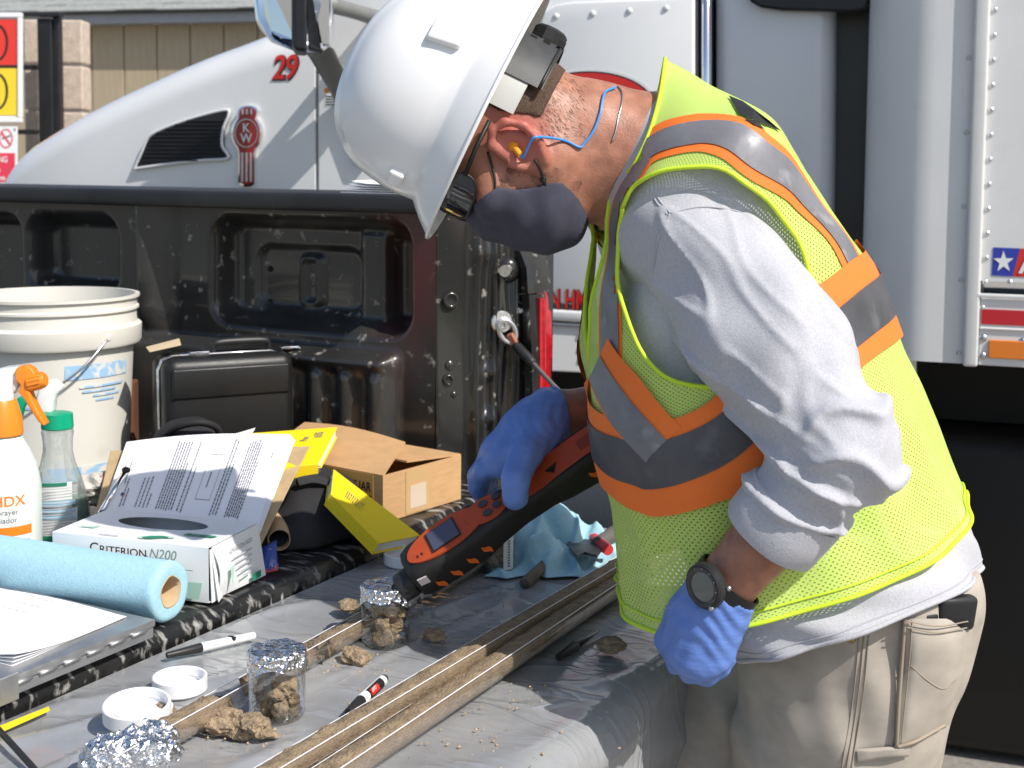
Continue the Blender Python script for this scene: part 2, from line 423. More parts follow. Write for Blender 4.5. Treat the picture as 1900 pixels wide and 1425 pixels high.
# ---------------------------------------------------------------- block pillar, gate frame and signs at the left edge
dP = 6.0
c0 = PZ(42, 700, 0); pa = P(42, 36, dP); pb = P(152, 36, dP)
pe = unit([pb[0] - pa[0], pb[1] - pa[1], 0]); pn = np.array([pe[1], -pe[0], 0]); pw = np.linalg.norm((pb - pa)[:2]); ph = pa[2]
pil = thing('block_pillar', 'beige split block pillar beside the black gate frame', 'pillar', (pa[0], pa[1], 0), frame(pe, -pn, (0, 0, 1)))
M_blockst = mat('beige_block', (0.58, 0.47, 0.37), 0.9, var=0.12, vs=30, bump=0.5, bs=70, bdist=0.006)
M_mort = mat('mortar', (0.55, 0.52, 0.5), 0.95)
mk('mortar_core', box(0.012, pw - 0.012, 0.012, 0.11, 0, ph - 0.01), M_mort, pil)
bh = 0.205; nb_ = 11; blk0 = None
for k in range(nb_):
    z1 = ph - k * bh
    if z1 - bh + 0.012 < 0: break
    if blk0 is None: blk0 = mk('block', rbox(0, pw, 0, 0.12, z1 - bh + 0.012, z1, 0.008, 2), M_blockst, pil)
    else: clone(blk0, pil, (0, 0, -k * bh))
gt = thing('gate_frame', 'black square tube gate frame in front of the block pillar', 'gate', (pa[0], pa[1], 0))
M_gate = mat('black_gate_paint', (0.018, 0.018, 0.02), 0.4, var=0.2, vs=20)
def bar(a, b, w=0.05, dep=0.05):
    return np.array([*a, *b])
def post_px(x0, x1, y0, y1, d, dep):
    a = [P(x0, y0, d), P(x1, y0, d), P(x1, y1, d), P(x0, y1, d)]; n = unit([FWD[0], FWD[1], 0])
    v = np.array(a + [q + n * dep for q in a]); return v, [[0, 1, 2, 3][::-1], [4, 5, 6, 7], [0, 1, 5, 4], [1, 2, 6, 5], [2, 3, 7, 6], [3, 0, 4, 7]]
def full_post(x0, x1, y0, d, dep):
    a = P(x0, y0, d); b = P(x1, y0, d); n = unit([FWD[0], FWD[1], 0]); g = lambda q: np.array([q[0], q[1], 0.0])
    v = np.array([g(a), g(b), b, a, g(a) + n * dep, g(b) + n * dep, b + n * dep, a + n * dep]); return v, [[0, 1, 2, 3], [7, 6, 5, 4], [0, 4, 5, 1], [1, 5, 6, 2], [2, 6, 7, 3], [3, 7, 4, 0]]
mk('gate_post', bevel(full_post(68, 95, 34, 5.8, 0.07), 0.005), M_gate, gt, 'world')
mk('gate_post', bevel(full_post(97, 109, 30, 5.82, 0.05), 0.004), M_gate, gt, 'world')
mk('top_bar', bevel(post_px(-160, 112, 22, 30, 5.78, 0.05), 0.004), M_gate, gt, 'world')
for yy in (120, 240): mk('mid_bar', bevel(post_px(-160, 67, yy, yy + 9, 5.84, 0.04), 0.004), M_gate, gt, 'world')
# hazard rating sign
dS = 5.6; ex = RGT; ey = UPV
def sgn(px, py): return P(px, py, dS)
def flat_px(shape_px, off, d=dS):
    """shape in photograph pixels on a board facing the camera's side, off metres in front of it"""
    v = np.array([P(a, b, d) for a, b in shape_px]) - FWD * off
    return v
def plate(pts, off, t, d=dS, w=0.0):
    v = flat_px(pts, off, d); n = len(pts); v2 = v + FWD * t
    f = [list(range(n))[::-1], [i + n for i in range(n)]] + [[i, (i + 1) % n, n + (i + 1) % n, n + i] for i in range(n)]
    r = (np.vstack([v, v2]), f); return bevel(r, w) if w else r
def rect(x0, y0, x1, y1): return [(x0, y0), (x1, y0), (x1, y1), (x0, y1)]
M_signred = mat('sign_red', (0.72, 0.045, 0.03), 0.5); M_signyel = mat('sign_yellow', (0.86, 0.62, 0.035), 0.5); M_signwht = mat('sign_white', (0.82, 0.82, 0.82), 0.5); M_signpink = mat('sign_faded_red', (0.70, 0.05, 0.085), 0.5)
s1 = thing('hazard_sign', 'white framed hazard board with red and yellow fields each marked 0', 'sign', P(-30, 228, dS))
mk('board', plate(rect(-88, 30, 38, 224), 0.0, 0.012), M_signwht, s1, 'world')
for q in (rect(-92, 24, 42, 33), rect(-92, 219, 42, 228)): mk('frame_bar', plate(q, 0.012, 0.02, w=0.003), M_signwht, s1, 'world')
mk('frame_bar', plate(rect(34, 33.5, 42, 218.5), 0.012, 0.02, w=0.003), M_signwht, s1, 'world')
mk('red_field', plate(rect(-84, 36, 33.5, 121), 0.004, 0.003), M_signred, s1, 'world'); mk('yellow_field', plate(rect(-84, 127, 33.5, 214), 0.004, 0.003), M_signyel, s1, 'world')
mk('divider', plate(rect(-84, 121.5, 33.5, 126.5), 0.0045, 0.003), M_blk, s1, 'world')
for cy in (79.5, 170):
    o_, f_ = ring_flat(-4, cy, 20, 34, 4.5)
    mk('numeral', (flat_px([(a, b) for a, b, _ in o_], 0.0052), [x[::-1] for x in f_]), M_blk, s1, 'world')
s2 = thing('no_smoking_sign', 'no smoking notice hung under the hazard board', 'sign', P(-30, 345, dS))
mk('board', plate(rect(-100, 233, 32, 344), 0.0, 0.006, w=0.001), M_signwht, s2, 'world')
mk('red_field', plate(rect(-95, 284, 28, 338), 0.002, 0.0015), M_signpink, s2, 'world')
o_, f_ = ring_flat(11, 257, 13, 18, 2.6); mk('prohibition_ring', (flat_px([(a, b) for a, b, _ in o_], 0.0012), [x[::-1] for x in f_]), M_signpink, s2, 'world')
mk('prohibition_bar', plate([(1, 246), (4, 244), (21, 268), (18, 270)], 0.0015, 0.001), M_signpink, s2, 'world')
mk('cigarette_mark', plate([(3, 256), (19, 250), (20, 253), (4, 259)], 0.0008, 0.0006), M_grey, s2, 'world')
for t_, x_, y_, h_ in (('NG', -3, 301, 11), ('en', -8, 319, 9), ('s Area', -14, 334, 9)):
    o = P(x_, y_, dS); sz = h_ * dS / F_PX / 0.69
    mk('lettering', place(text(t_, sz, bold=sz * 0.012, space=0.95), o, ex, ey, lift=0.0026, sx=0.75), M_signwht, s2, 'world')
for yy in (240, 338): mk('bolt', plate(ellipse(28, yy, 2.2, 2.2, 10), 0.003, 0.004), M_steel, s2, 'world')

# ---------------------------------------------------------------- white semi truck
turn(9.0)
YT = 3.40
trk = thing('semi_truck', 'white semi truck with sloped hood, red oval emblem and number 29', 'truck', (-2.6, YT + 1.1, 0))
prof = [(30, 352), (34, 322), (44, 299), (62, 279), (85, 262), (111, 247), (168, 215), (215, 191), (269, 165), (320, 142), (357, 125), (420, 99), (471, 81), (530, 58), (590, 38)]
pp = np.array([PY(a, b, YT + 0.15) for a, b in prof]); hx, hz = pp[:, 0].copy(), pp[:, 2]; hx[-1] = PY(584, 200, YT)[0]
XS = np.concatenate([np.linspace(hx[0], hx[0] + 0.12, 10)[:-1], np.linspace(hx[0] + 0.12, hx[-1], 46)])
ZT = np.interp(XS, hx, hz)
for _ in range(2): ZT[1:-1] = 0.25 * ZT[:-2] + 0.5 * ZT[1:-1] + 0.25 * ZT[2:]
rings = []
for x_, zt in zip(XS, ZT):
    nose = max(0, 1 - (x_ - hx[0]) / 0.45); yin = YT + 0.05 * nose ** 2.2; ro = 0.12; sec = []
    sec += [(yin + 0.03, 0.75), (yin + 0.012, 1.0), (yin, 1.2)]
    for a in np.linspace(0, PI / 2, 12): sec.append((yin + ro * (1 - math.cos(a)) * 1.3, min(zt - 0.02, max(1.2, zt - ro)) + (zt - min(zt - 0.02, max(1.2, zt - ro))) * math.sin(a)))
    far = [(2 * (YT + 1.1) - a, b) for a, b in sec[::-1]]
    rings.append([(x_, a, b) for a, b in sec + far])
hood = mk('hood', loft(rings), M_white_paint, trk, 'world', smooth=True, sharp=50)
# cab side and panels
mk('cab_side', poly_y([(589, 40), (640, -60), (760, -200), (1000, -260), (1004, 700), (589, 700)], YT, 2.2, 0.006), M_white_paint, trk, 'world')
mk('door_gap', poly_y([(584.5, 110), (588.5, 110), (588.5, 700), (584.5, 700)], YT + 0.03, 0.05), M_black, trk, 'world')
pan = [(1000, 560), (1000, 48), (1008, 22), (1030, 8), (1060, 3), (1288, -6), (1288, 585)]
mk('door_panel', poly_y(pan[::-1], YT - 0.014, 0.04, 0.007, 3), M_white_paint, trk, 'world', smooth=True, sharp=35)
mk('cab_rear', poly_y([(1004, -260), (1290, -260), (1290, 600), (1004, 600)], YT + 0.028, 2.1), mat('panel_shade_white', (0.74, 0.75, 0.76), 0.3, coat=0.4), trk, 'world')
rv = None
for (a, b) in [(1032, 30), (1100, 25), (1168, 20), (1236, 15)]:
    c = PY(a, b, YT - 0.0145)
    if rv is None: rv = mk('rivet', sphere_cap(c, 0.0085), M_white_paint, trk, 'world', smooth=True); rv0 = c
    else: clone(rv, trk, c - rv0)
for (a, b) in [(1078, 622), (1079, 645), (1080, 666), (700, 300), (702, 120)]:
    c = PY(a, b, YT - 0.0175 if a > 900 else YT - 0.0005); clone(rv, trk, c - rv0)
# lower sill and skirt
mk('sill_trim', poly_y([(1000, 573), (1300, 590), (1300, 612), (1000, 593)], YT - 0.022, 0.05, 0.008, 3), M_white_paint, trk, 'world', smooth=True, sharp=40)
mk('skirt', poly_y([(1000, 600), (1700, 640), (1700, 722), (1000, 688)], YT - 0.016, 0.03, 0.004), M_white_paint, trk, 'world')
mk('skirt_lip', poly_y([(1000, 598), (1300, 616), (1300, 622), (1000, 604)], YT - 0.024, 0.006, 0.002), M_alu, trk, 'world')
# sleeper with chrome pole and window edge
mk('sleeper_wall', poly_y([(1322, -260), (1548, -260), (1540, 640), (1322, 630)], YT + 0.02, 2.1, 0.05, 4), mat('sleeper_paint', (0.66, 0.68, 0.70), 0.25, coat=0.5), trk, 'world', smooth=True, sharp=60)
mk('sleeper_gap', poly_y([(1289, -260), (1324, -260), (1324, 640), (1289, 640)], YT + 0.06, 0.05), M_black, trk, 'world')
mk('exhaust_pole', tube([PY(1311, -250, YT + 0.0), PY(1311, 620, YT + 0.0)], 0.013, 16), M_chrome, trk, 'world', smooth=True)
mk('sleeper_window', poly_y([(1385, -120), (1612, -120), (1612, 6), (1600, 18), (1580, 22), (1450, 19), (1410, 13), (1390, 2)][::-1], YT - 0.012, 0.03, 0.006), mat('window_rubber', (0.012, 0.012, 0.013), 0.25), trk, 'world')
mk('gap_shade_sheet', poly_y([(1546, -260), (1640, -260), (1640, 640), (1546, 640)], YT + 0.10, 0.02), mat('gap_shade_black', (0.035, 0.035, 0.036), 0.35, var=0.2, vs=4), trk, 'world')  # dark sheet standing in for the shade in the gap before the trailer
# hood vent
vent = [(250, 313), (262, 286), (274, 258), (288, 246), (320, 232), (368, 216), (419, 204), (424, 214), (414, 240), (412, 270), (423, 293), (380, 297), (330, 302), (285, 308)]
mk('hood_vent', poly_y(vent[::-1], YT + 0.004 - 0.016, 0.03, 0.004), mat('vent_mesh', (0.014, 0.014, 0.015), 0.4, bump=1.0, bs=420, bdist=0.004), trk, 'world')
vp = np.array([PY(a, b, YT - 0.010) for a, b in vent]); vp = np.vstack([vp, vp[:1]])
mk('vent_rim', tube(vp, 0.0045, 8, cap=False, smooth_n=80), M_white_paint, trk, 'world', smooth=True)
slat0 = None
for k in range(11):
    y_ = 224 + k * 7.4; xs_ = np.array([a for a, b in vent]); 
    # horizontal extent of the vent at this height
    hit = []
    for (a, b), (c, d) in zip(vent, vent[1:] + vent[:1]):
        if (b - y_) * (d - y_) < 0: hit.append(a + (c - a) * (y_ - b) / (d - b))
    if len(hit) >= 2: mk('vent_slat', tube([PY(min(hit) + 3, y_, YT - 0.0135), PY(max(hit) - 3, y_, YT - 0.0135)], 0.0022, 6), M_blackpl, trk, 'world')
# emblem
def arc(cx, cy, r, a0, a1, n, sy=1.0): return [(cx + r * math.cos(R(a)), cy + r * sy * math.sin(R(a))) for a in np.linspace(a0, a1, n)]
out = arc(458, 247, 30, 128, -40, 14, 1.2)[::1]
emb_o = [(442, 340), (442, 288)] + arc(457, 247, 29, 128, 232, 12, 1.22) + [(441, 205)] + arc(460, 207, 19, 190, 350, 9, 0.6) + [(478, 208)] + arc(457, 247, 29, -52, 52, 12, 1.22) + [(472, 288), (472, 340)] + arc(457, 340, 15, 0, 180, 7, 0.45)
emb = mk('emblem', poly_y(emb_o[::-1], YT - 0.012, 0.02, 0.002), M_chrome, trk, 'world', smooth=True, sharp=40)
def shrink(pl, k):
    c = np.mean(pl, axis=0); return [tuple(c + (np.array(p) - c) * np.array(k)) for p in pl]
mk('emblem_enamel', poly_y(shrink(emb_o, (0.84, 0.95))[::-1], YT - 0.0145, 0.002), M_darkred, emb, 'world')
r_, f_ = ring_flat(457, 247, 22, 27, 2.0); mk('emblem_ring', (np.array([PY(a, b, YT - 0.0155) for a, b, _ in r_]), [x[::-1] for x in f_]), M_steel, emb, 'world')
text_y('K', 450.5, 245, 16, YT - 0.0150, M_alu, emb, 'lettering', bold=0.02); text_y('W', 447, 264, 16, YT - 0.0150, M_alu, emb, 'lettering', bold=0.02)
for k in range(3):
    x_ = 447.5 + k * 8
    mk('emblem_stripe', poly_y(rect(x_, 283, x_ + 3.6, 337)[::-1], YT - 0.0156, 0.001), M_alu, emb, 'world'); mk('emblem_stripe', poly_y(rect(x_ + 1, 202, x_ + 4.2, 212)[::-1], YT - 0.0156, 0.001), M_alu, emb, 'world')
def outlined(s, px, py, h, Y, parent, shear=0.0, xs=1.0, ob=0.03, ib=0.0, space=1.0):
    text_y(s, px + 1, py + 1, h, Y, M_blk, parent, 'lettering_outline', shear, ob, space, xs, 0.0010)
    text_y(s, px, py, h, Y, M_red, parent, 'lettering', shear, ib, space, xs, 0.0022)
def hood_y(x, z):
    zt = np.interp(x, XS, ZT); zb_ = np.minimum(zt - 0.02, np.maximum(1.2, zt - 0.12)); sa = np.clip((z - zb_) / (zt - zb_), 0, 1); return YT + 0.12 * (1 - np.sqrt(1 - sa ** 2)) * 1.3
for nm_, m_, bo_, dx_, lf in (('lettering_outline', M_blk, 0.045, 1.2, 0.002), ('lettering', M_red, 0.02, 0.0, 0.0035)):
    yc = float(hood_y(PY(535, 122, YT + 0.03)[0], PY(535, 122, YT + 0.03)[2])); o = PY(505 + dx_, 146 + dx_, yc); sz = np.linalg.norm(PY(505, 103, yc) - PY(505, 146, yc)) / 0.69; v, f = text('29', sz, shear=0.18, bold=bo_ * sz, space=0.92)
    v = np.asarray(v); v = np.stack([o[0] + v[:, 0] * 0.88, np.zeros(len(v)), o[2] + v[:, 1]], 1); v[:, 1] = hood_y(v[:, 0], v[:, 2]) - lf; mk(nm_, (v, f), m_, trk, 'world')
outlined('VIN HM', 995, 570, 35, YT - 0.0145, trk, 0, 0.56, 0.05, 0.022, 1.02)
# oval company sticker on the door, mostly behind the worker's neck
for rx, ry, col, l in ((128, 70, M_sticker, 0.0155), (122, 65, M_blk, 0.0162), (118, 62, M_red, 0.0169), (100, 48, mat('sticker_grey', (0.4, 0.4, 0.42), 0.5), 0.0176)):
    mk('oval_sticker', poly_y(ellipse(1092, 197, rx, ry, 56)[::-1], YT - l, 0.0004), col, trk, 'world')
mk('oval_sticker', poly_y([(1128, 152), (1150, 156), (1142, 250), (1128, 250)][::-1], YT - 0.0183, 0.0004), M_red, trk, 'world')
# small warning sticker behind the hood
mk('warning_label', poly_y(rect(602, 176, 640, 198)[::-1], YT - 0.0006, 0.0003), M_sticker, trk, 'world')
mk('warning_label', poly_y(rect(602, 163, 626, 172)[::-1], YT - 0.0006, 0.0003), mat('label_orange', (0.65, 0.25, 0.03), 0.5), trk, 'world')
for k in range(4): mk('label_print', poly_y(rect(604, 178 + 5 * k, 636, 180.4 + 5 * k)[::-1], YT - 0.001, 0.0002), M_blk, trk, 'world')
# grab recess (dark vertical slot left of the helmet)
mk('grab_handle', poly_y([(630, 225), (645, 222), (680, 300), (676, 308), (660, 306)][::-1], YT - 0.02, 0.03, 0.006), M_grey, trk, 'world')
# mirror
mir = mk('mirror_housing', bevel((lambda: (np.array([P(462, -70, 3.42), P(600, -70, 3.36), P(618, -60, 3.5), P(618, 88, 3.5), P(600, 100, 3.36), P(545, 96, 3.34), P(500, 78, 3.36), P(474, 45, 3.40),
     P(478, -60, 3.62), P(600, -60, 3.60), P(615, -60, 3.62), P(615, 80, 3.62), P(600, 90, 3.60), P(550, 88, 3.58), P(512, 66, 3.58), P(488, 40, 3.6)]),
     [[0, 1, 2, 3, 4, 5, 6, 7], [15, 14, 13, 12, 11, 10, 9, 8]] + [[i, 8 + i, 8 + (i + 1) % 8, (i + 1) % 8] for i in range(8)]))(), 0.022, 4), M_chrome, trk, 'world', smooth=True, sharp=60)
def px_plate(pts, ds, t, w=0.0):
    v = np.array([P(a, b, d_) for (a, b), d_ in zip(pts, ds)]); n = len(pts)
    f = [list(range(n))[::-1], [i + n for i in range(n)]] + [[i, (i + 1) % n, n + (i + 1) % n, n + i] for i in range(n)]
    r = (np.vstack([v, v + FWD * t]), f); return bevel(r, w, 2) if w else r
mk('mirror_glass', px_plate([(486, -60), (547, -60), (547, 74), (520, 70), (503, 56), (492, 30)], [3.325, 3.29, 3.32, 3.325, 3.33, 3.335], 0.02), M_mirror, mir, 'world')
mk('mirror_divider', px_plate([(541, -65), (570, -65), (570, 96), (548, 94), (541, 80)], [3.29, 3.28, 3.28, 3.29, 3.29], 0.08, 0.008), M_blackpl, mir, 'world')
mk('mirror_glass', px_plate([(570, -60), (611, -60), (611, 82), (580, 78), (572, 60)], [3.28, 3.29, 3.322, 3.318, 3.312], 0.04), M_mirror, mir, 'world')
mk('mirror_divider', px_plate([(567, -65), (575, -65), (577, 74), (602, 92), (598, 98), (572, 90)], [3.285] * 6, 0.04, 0.006), M_blackpl, mir, 'world')
mk('mirror_arm', tube([P(610, 8, 3.5), P(660, 22, 3.6), P(720, 40, 3.75)], [0.022, 0.02, 0.024], 14, smooth_n=16), M_grey, trk, 'world', smooth=True)
mk('mirror_bracket', bevel((np.array([P(560, 92, 3.5), P(618, 86, 3.5), P(650, 150, 3.62), P(648, 215, 3.72), P(622, 190, 3.72), P(585, 108, 3.6), P(560, 96, 3.6), P(618, 90, 3.6), P(652, 150, 3.7), P(650, 215, 3.78), P(622, 192, 3.78), P(585, 112, 3.68)]),
     [[0, 1, 2, 3, 4, 5], [11, 10, 9, 8, 7, 6]] + [[i, 6 + i, 6 + (i + 1) % 6, (i + 1) % 6] for i in range(6)]), 0.008, 2), M_grey, trk, 'world', smooth=True, sharp=40)
# chassis and tyres under the truck (deep in shade)
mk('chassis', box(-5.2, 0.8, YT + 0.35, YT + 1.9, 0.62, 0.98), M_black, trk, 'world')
M_tyre = mat('tyre_rubber', (0.018, 0.018, 0.018), 0.8, bump=0.4, bs=80)
def wheel(xc, parent, nm='wheel'):
    prof_ = [(0.10, -0.02), (0.30, -0.03), (0.33, 0.0), (0.44, -0.01), (0.50, 0.05), (0.51, 0.2), (0.49, 0.27), (0.2, 0.27)]
    v, f = lathe(prof_, 40, True); v = np.asarray(v); w_ = mk(nm, (np.stack([v[:, 0] + xc, v[:, 2] + YT + 0.02, v[:, 1] + 0.51], 1), f), M_tyre, parent, 'world', smooth=True, sharp=40)
    v, f = lathe([(0.05, 0.06), (0.28, 0.05), (0.30, -0.025), (0.29, -0.03)], 40, True); v = np.asarray(v); mk('rim', (np.stack([v[:, 0] + xc, v[:, 2] + YT + 0.02, v[:, 1] + 0.51], 1), f), M_steel, w_, 'world', smooth=True)
wheel(-3.9, trk)
tv, tf = lathe([(0.02, 0), (0.27, 0.01), (0.3, 0.05), (0.3, 1.25), (0.27, 1.29), (0.02, 1.3)], 32); tv = np.asarray(tv)
mk('fuel_tank', (np.stack([tv[:, 2] - 2.9, tv[:, 0] + YT + 0.38, tv[:, 1] + 0.58], 1), tf), mat('black_tank', (0.02, 0.02, 0.021), 0.35), trk, 'world', smooth=True, sharp=40)

# ---------------------------------------------------------------- box trailer at the right
YR = 3.20
xl = PY(1604, 400, YR + 0.25)[0]; xr = PY(1812, 340, YR)[0]
zb = PY(1812, 676, YR)[2]
trl = thing('box_trailer', 'white riveted box trailer with rounded front corner and red reflective tape', 'trailer', (xl + 3, YR + 1.3, 0))
rc = 0.17; sec = [(xr, YR)]
for a in np.linspace(0, PI / 2, 14): sec.append((xl + rc - rc * math.sin(a), YR + 0.25 - 0.25 * math.cos(a)))
sec += [(xl + 0.0005, YR + 2.3), (xr, YR + 2.3)]
body = loft([[(x_, y_, zb) for x_, y_ in sec], [(x_, y_, 4.0) for x_, y_ in sec]])
mk('front_shell', body, M_trailer, trl, 'world', smooth=True, sharp=40)
mk('side_panel', box(xr + 0.001, xr + 6.0, YR - 0.004, YR + 2.3, zb + 0.19, 4.0), M_trailer, trl, 'world')
mk('corner_rail', bevel(box(xr - 0.016, xr + 0.016, YR - 0.018, YR + 0.001, zb - 0.004, 4.0), 0.006, 3), M_trailer, trl, 'world', smooth=True, sharp=40)
zl = PY(1860, 543, YR)[2]
mk('bottom_rail', bevel(box(xr + 0.017, xr + 6.0, YR - 0.010, YR + 0.1, zb, zl - 0.014), 0.002, 1), M_trailer, trl, 'world')
mk('rail_lip', bevel(box(xr + 0.005, xr + 6.0, YR - 0.018, YR - 0.0105, zl - 0.012, zl - 0.002), 0.003, 2), M_trailer, trl, 'world')
zt_ = PY(1860, 607, YR)[2]; mk('rail_lip', bevel(box(xr + 0.017, xr + 6.0, YR - 0.015, YR - 0.0105, zt_ - 0.006, zt_), 0.002, 1), M_trailer, trl, 'world')
zA, zB = PY(1860, 574, YR)[2], PY(1860, 602, YR)[2]
mk('reflective_tape', box(xr + 0.02, xr + 0.46, YR - 0.0125, YR - 0.0102, zB, zA), M_tape, trl, 'world')
zA, zB = PY(1860, 630, YR)[2], PY(1860, 664, YR)[2]; xa_ = PY(1834, 648, YR)[0]
mk('side_reflector', bevel(box(xa_, xa_ + 0.09, YR - 0.016, YR - 0.0102, zB, zA), 0.002, 1), M_amber, trl, 'world')
c0_ = PY(1846, 18, YR - 0.0045); rvt = mk('rivet', sphere_cap(c0_, 0.0065), M_alu, trl, 'world', smooth=True)
zs = PY(1846, 18, YR)[2] - PY(1846, 64.5, YR)[2]; kx = PY(1846, 18, YR)[0]
for k in range(-3, 12):
    if k: clone(rvt, trl, (0, 0, -k * zs))
for j in range(1, 5): clone(rvt, trl, (0.052 * j, -0.0, PY(1868, 523, YR)[2] - c0_[2]))
clone(rvt, trl, (-0.004, -0.006, PY(1823, 570, YR)[2] - c0_[2]))
sc0 = None
for k in range(-1, 5):
    c = np.array([xr - 0.026, YR - 0.0005, PY(1815, 107, YR)[2] - k * zs * 3.02])
    if sc0 is None: sc0 = mk('screw', sphere_cap(c, 0.0055), M_steel, trl, 'world', smooth=True); sc00 = c
    else: clone(sc0, trl, c - sc00)
for (a, b) in ((1824, 627), (1823, 660), (1898, 634), (1898, 662)):
    c = PY(a, b, YR - 0.0105); mk('bolt', sphere_cap(c, 0.0095), M_steel, trl, 'world', smooth=True)
st = [(1843, 459), (1900, 461), (1900, 514), (1840, 511)]
mk('flag_sticker', poly_y([(1843, 459), (1893, 461), (1879, 513), (1840, 511)][::-1], YR - 0.0055, 0.001), M_blue, trl, 'world')
mk('flag_sticker', poly_y([(1893, 461), (2010, 464), (2010, 517), (1879, 513)][::-1], YR - 0.0055, 0.001), M_red, trl, 'world')
star = []
for k in range(10):
    a = -PI / 2 + k * PI / 5; rr = 21 if k % 2 == 0 else 8.3; star.append((1862 + rr * math.cos(a) * 0.93, 486 + rr * math.sin(a)))
mk('star', poly_y(star[::-1], YR - 0.0068, 0.001), M_sticker, trl, 'world')
text_y('A', 1891, 506, 34, YR - 0.0058, M_sticker, trl, 'lettering', 0, 0.02)
# underbody in shade
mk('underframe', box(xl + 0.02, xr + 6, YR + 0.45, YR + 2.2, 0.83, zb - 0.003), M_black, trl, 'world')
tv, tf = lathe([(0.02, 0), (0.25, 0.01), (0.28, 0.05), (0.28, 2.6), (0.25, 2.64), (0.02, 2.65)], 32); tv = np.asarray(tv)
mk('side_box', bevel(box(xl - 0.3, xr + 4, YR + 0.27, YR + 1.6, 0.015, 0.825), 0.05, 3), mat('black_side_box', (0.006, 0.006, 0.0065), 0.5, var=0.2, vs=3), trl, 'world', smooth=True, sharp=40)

turn(0)

# ================================================================ pickup truck bed with its tailgate down
T = 0.885                      # top of the lowered tailgate
TB = T + 0.024                 # bed floor
XS_ = -1.140                   # seam between bed floor and tailgate
XE = -0.600                    # rear edge of the tailgate
YW = 2.0                       # inner face of the far bed side
def black_paint(name, red_at=None, rough=0.3, dust=0.62):
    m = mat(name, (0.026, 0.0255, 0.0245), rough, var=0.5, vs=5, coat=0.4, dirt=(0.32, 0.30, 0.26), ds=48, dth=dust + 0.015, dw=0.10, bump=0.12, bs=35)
    if red_at is not None:  # soft dark red patch mixed into the base colour around this point
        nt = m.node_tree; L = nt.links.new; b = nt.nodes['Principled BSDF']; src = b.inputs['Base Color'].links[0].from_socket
        tc = nt.nodes.new('ShaderNodeTexCoord'); vs_ = nt.nodes.new('ShaderNodeVectorMath'); vs_.operation = 'SUBTRACT'; L(tc.outputs['Object'], vs_.inputs[0]); vs_.inputs[1].default_value = red_at
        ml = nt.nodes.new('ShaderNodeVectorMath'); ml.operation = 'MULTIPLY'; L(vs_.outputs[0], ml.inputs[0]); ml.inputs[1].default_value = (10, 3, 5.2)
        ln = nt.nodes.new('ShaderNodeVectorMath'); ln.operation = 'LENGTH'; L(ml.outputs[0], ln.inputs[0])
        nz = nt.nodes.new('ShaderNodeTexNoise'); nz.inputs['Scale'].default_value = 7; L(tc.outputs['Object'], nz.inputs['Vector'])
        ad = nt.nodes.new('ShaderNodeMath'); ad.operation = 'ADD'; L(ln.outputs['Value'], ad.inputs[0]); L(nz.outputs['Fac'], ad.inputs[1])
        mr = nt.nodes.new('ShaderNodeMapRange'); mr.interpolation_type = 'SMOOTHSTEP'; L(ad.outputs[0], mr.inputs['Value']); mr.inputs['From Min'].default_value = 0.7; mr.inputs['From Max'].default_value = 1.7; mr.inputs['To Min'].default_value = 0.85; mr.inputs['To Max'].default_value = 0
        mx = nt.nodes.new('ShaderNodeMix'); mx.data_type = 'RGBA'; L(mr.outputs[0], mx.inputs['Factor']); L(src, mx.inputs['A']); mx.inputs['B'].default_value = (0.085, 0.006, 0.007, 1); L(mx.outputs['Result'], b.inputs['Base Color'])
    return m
ptr = thing('pickup_truck', 'black pickup bed with open tailgate, red tail light and moulded bed side', 'pickup truck', (-1.9, 1.2, 0))
# the material uses object coordinates = world minus the truck's origin
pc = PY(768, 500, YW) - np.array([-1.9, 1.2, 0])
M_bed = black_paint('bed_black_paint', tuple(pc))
M_post = black_paint('post_black_paint', None, 0.2, 0.63)
M_rail = mat('rail_black_plastic', (0.020, 0.020, 0.021), 0.5, var=0.2, vs=10, dirt=(0.3, 0.3, 0.3), ds=14, dth=0.70, dw=0.05, bump=0.15, bs=200)
def wxz(px, py, Y=YW): q = PY(px, py, Y); return q[0], q[2]
def rrect(Xg, Zg, a, b, r=0.02, Y=YW):
    """signed distance to a rounded rectangle given by two photograph corners"""
    x0, z1 = wxz(*a, Y); x1, z0 = wxz(*b, Y); cx, cz = (x0 + x1) / 2, (z0 + z1) / 2; hx_, hz_ = abs(x1 - x0) / 2 - r, abs(z1 - z0) / 2 - r
    qx, qz = np.abs(Xg - cx) - hx_, np.abs(Zg - cz) - hz_
    return np.hypot(np.maximum(qx, 0), np.maximum(qz, 0)) + np.minimum(np.maximum(qx, qz), 0) - r
xA = wxz(806, 600)[0]
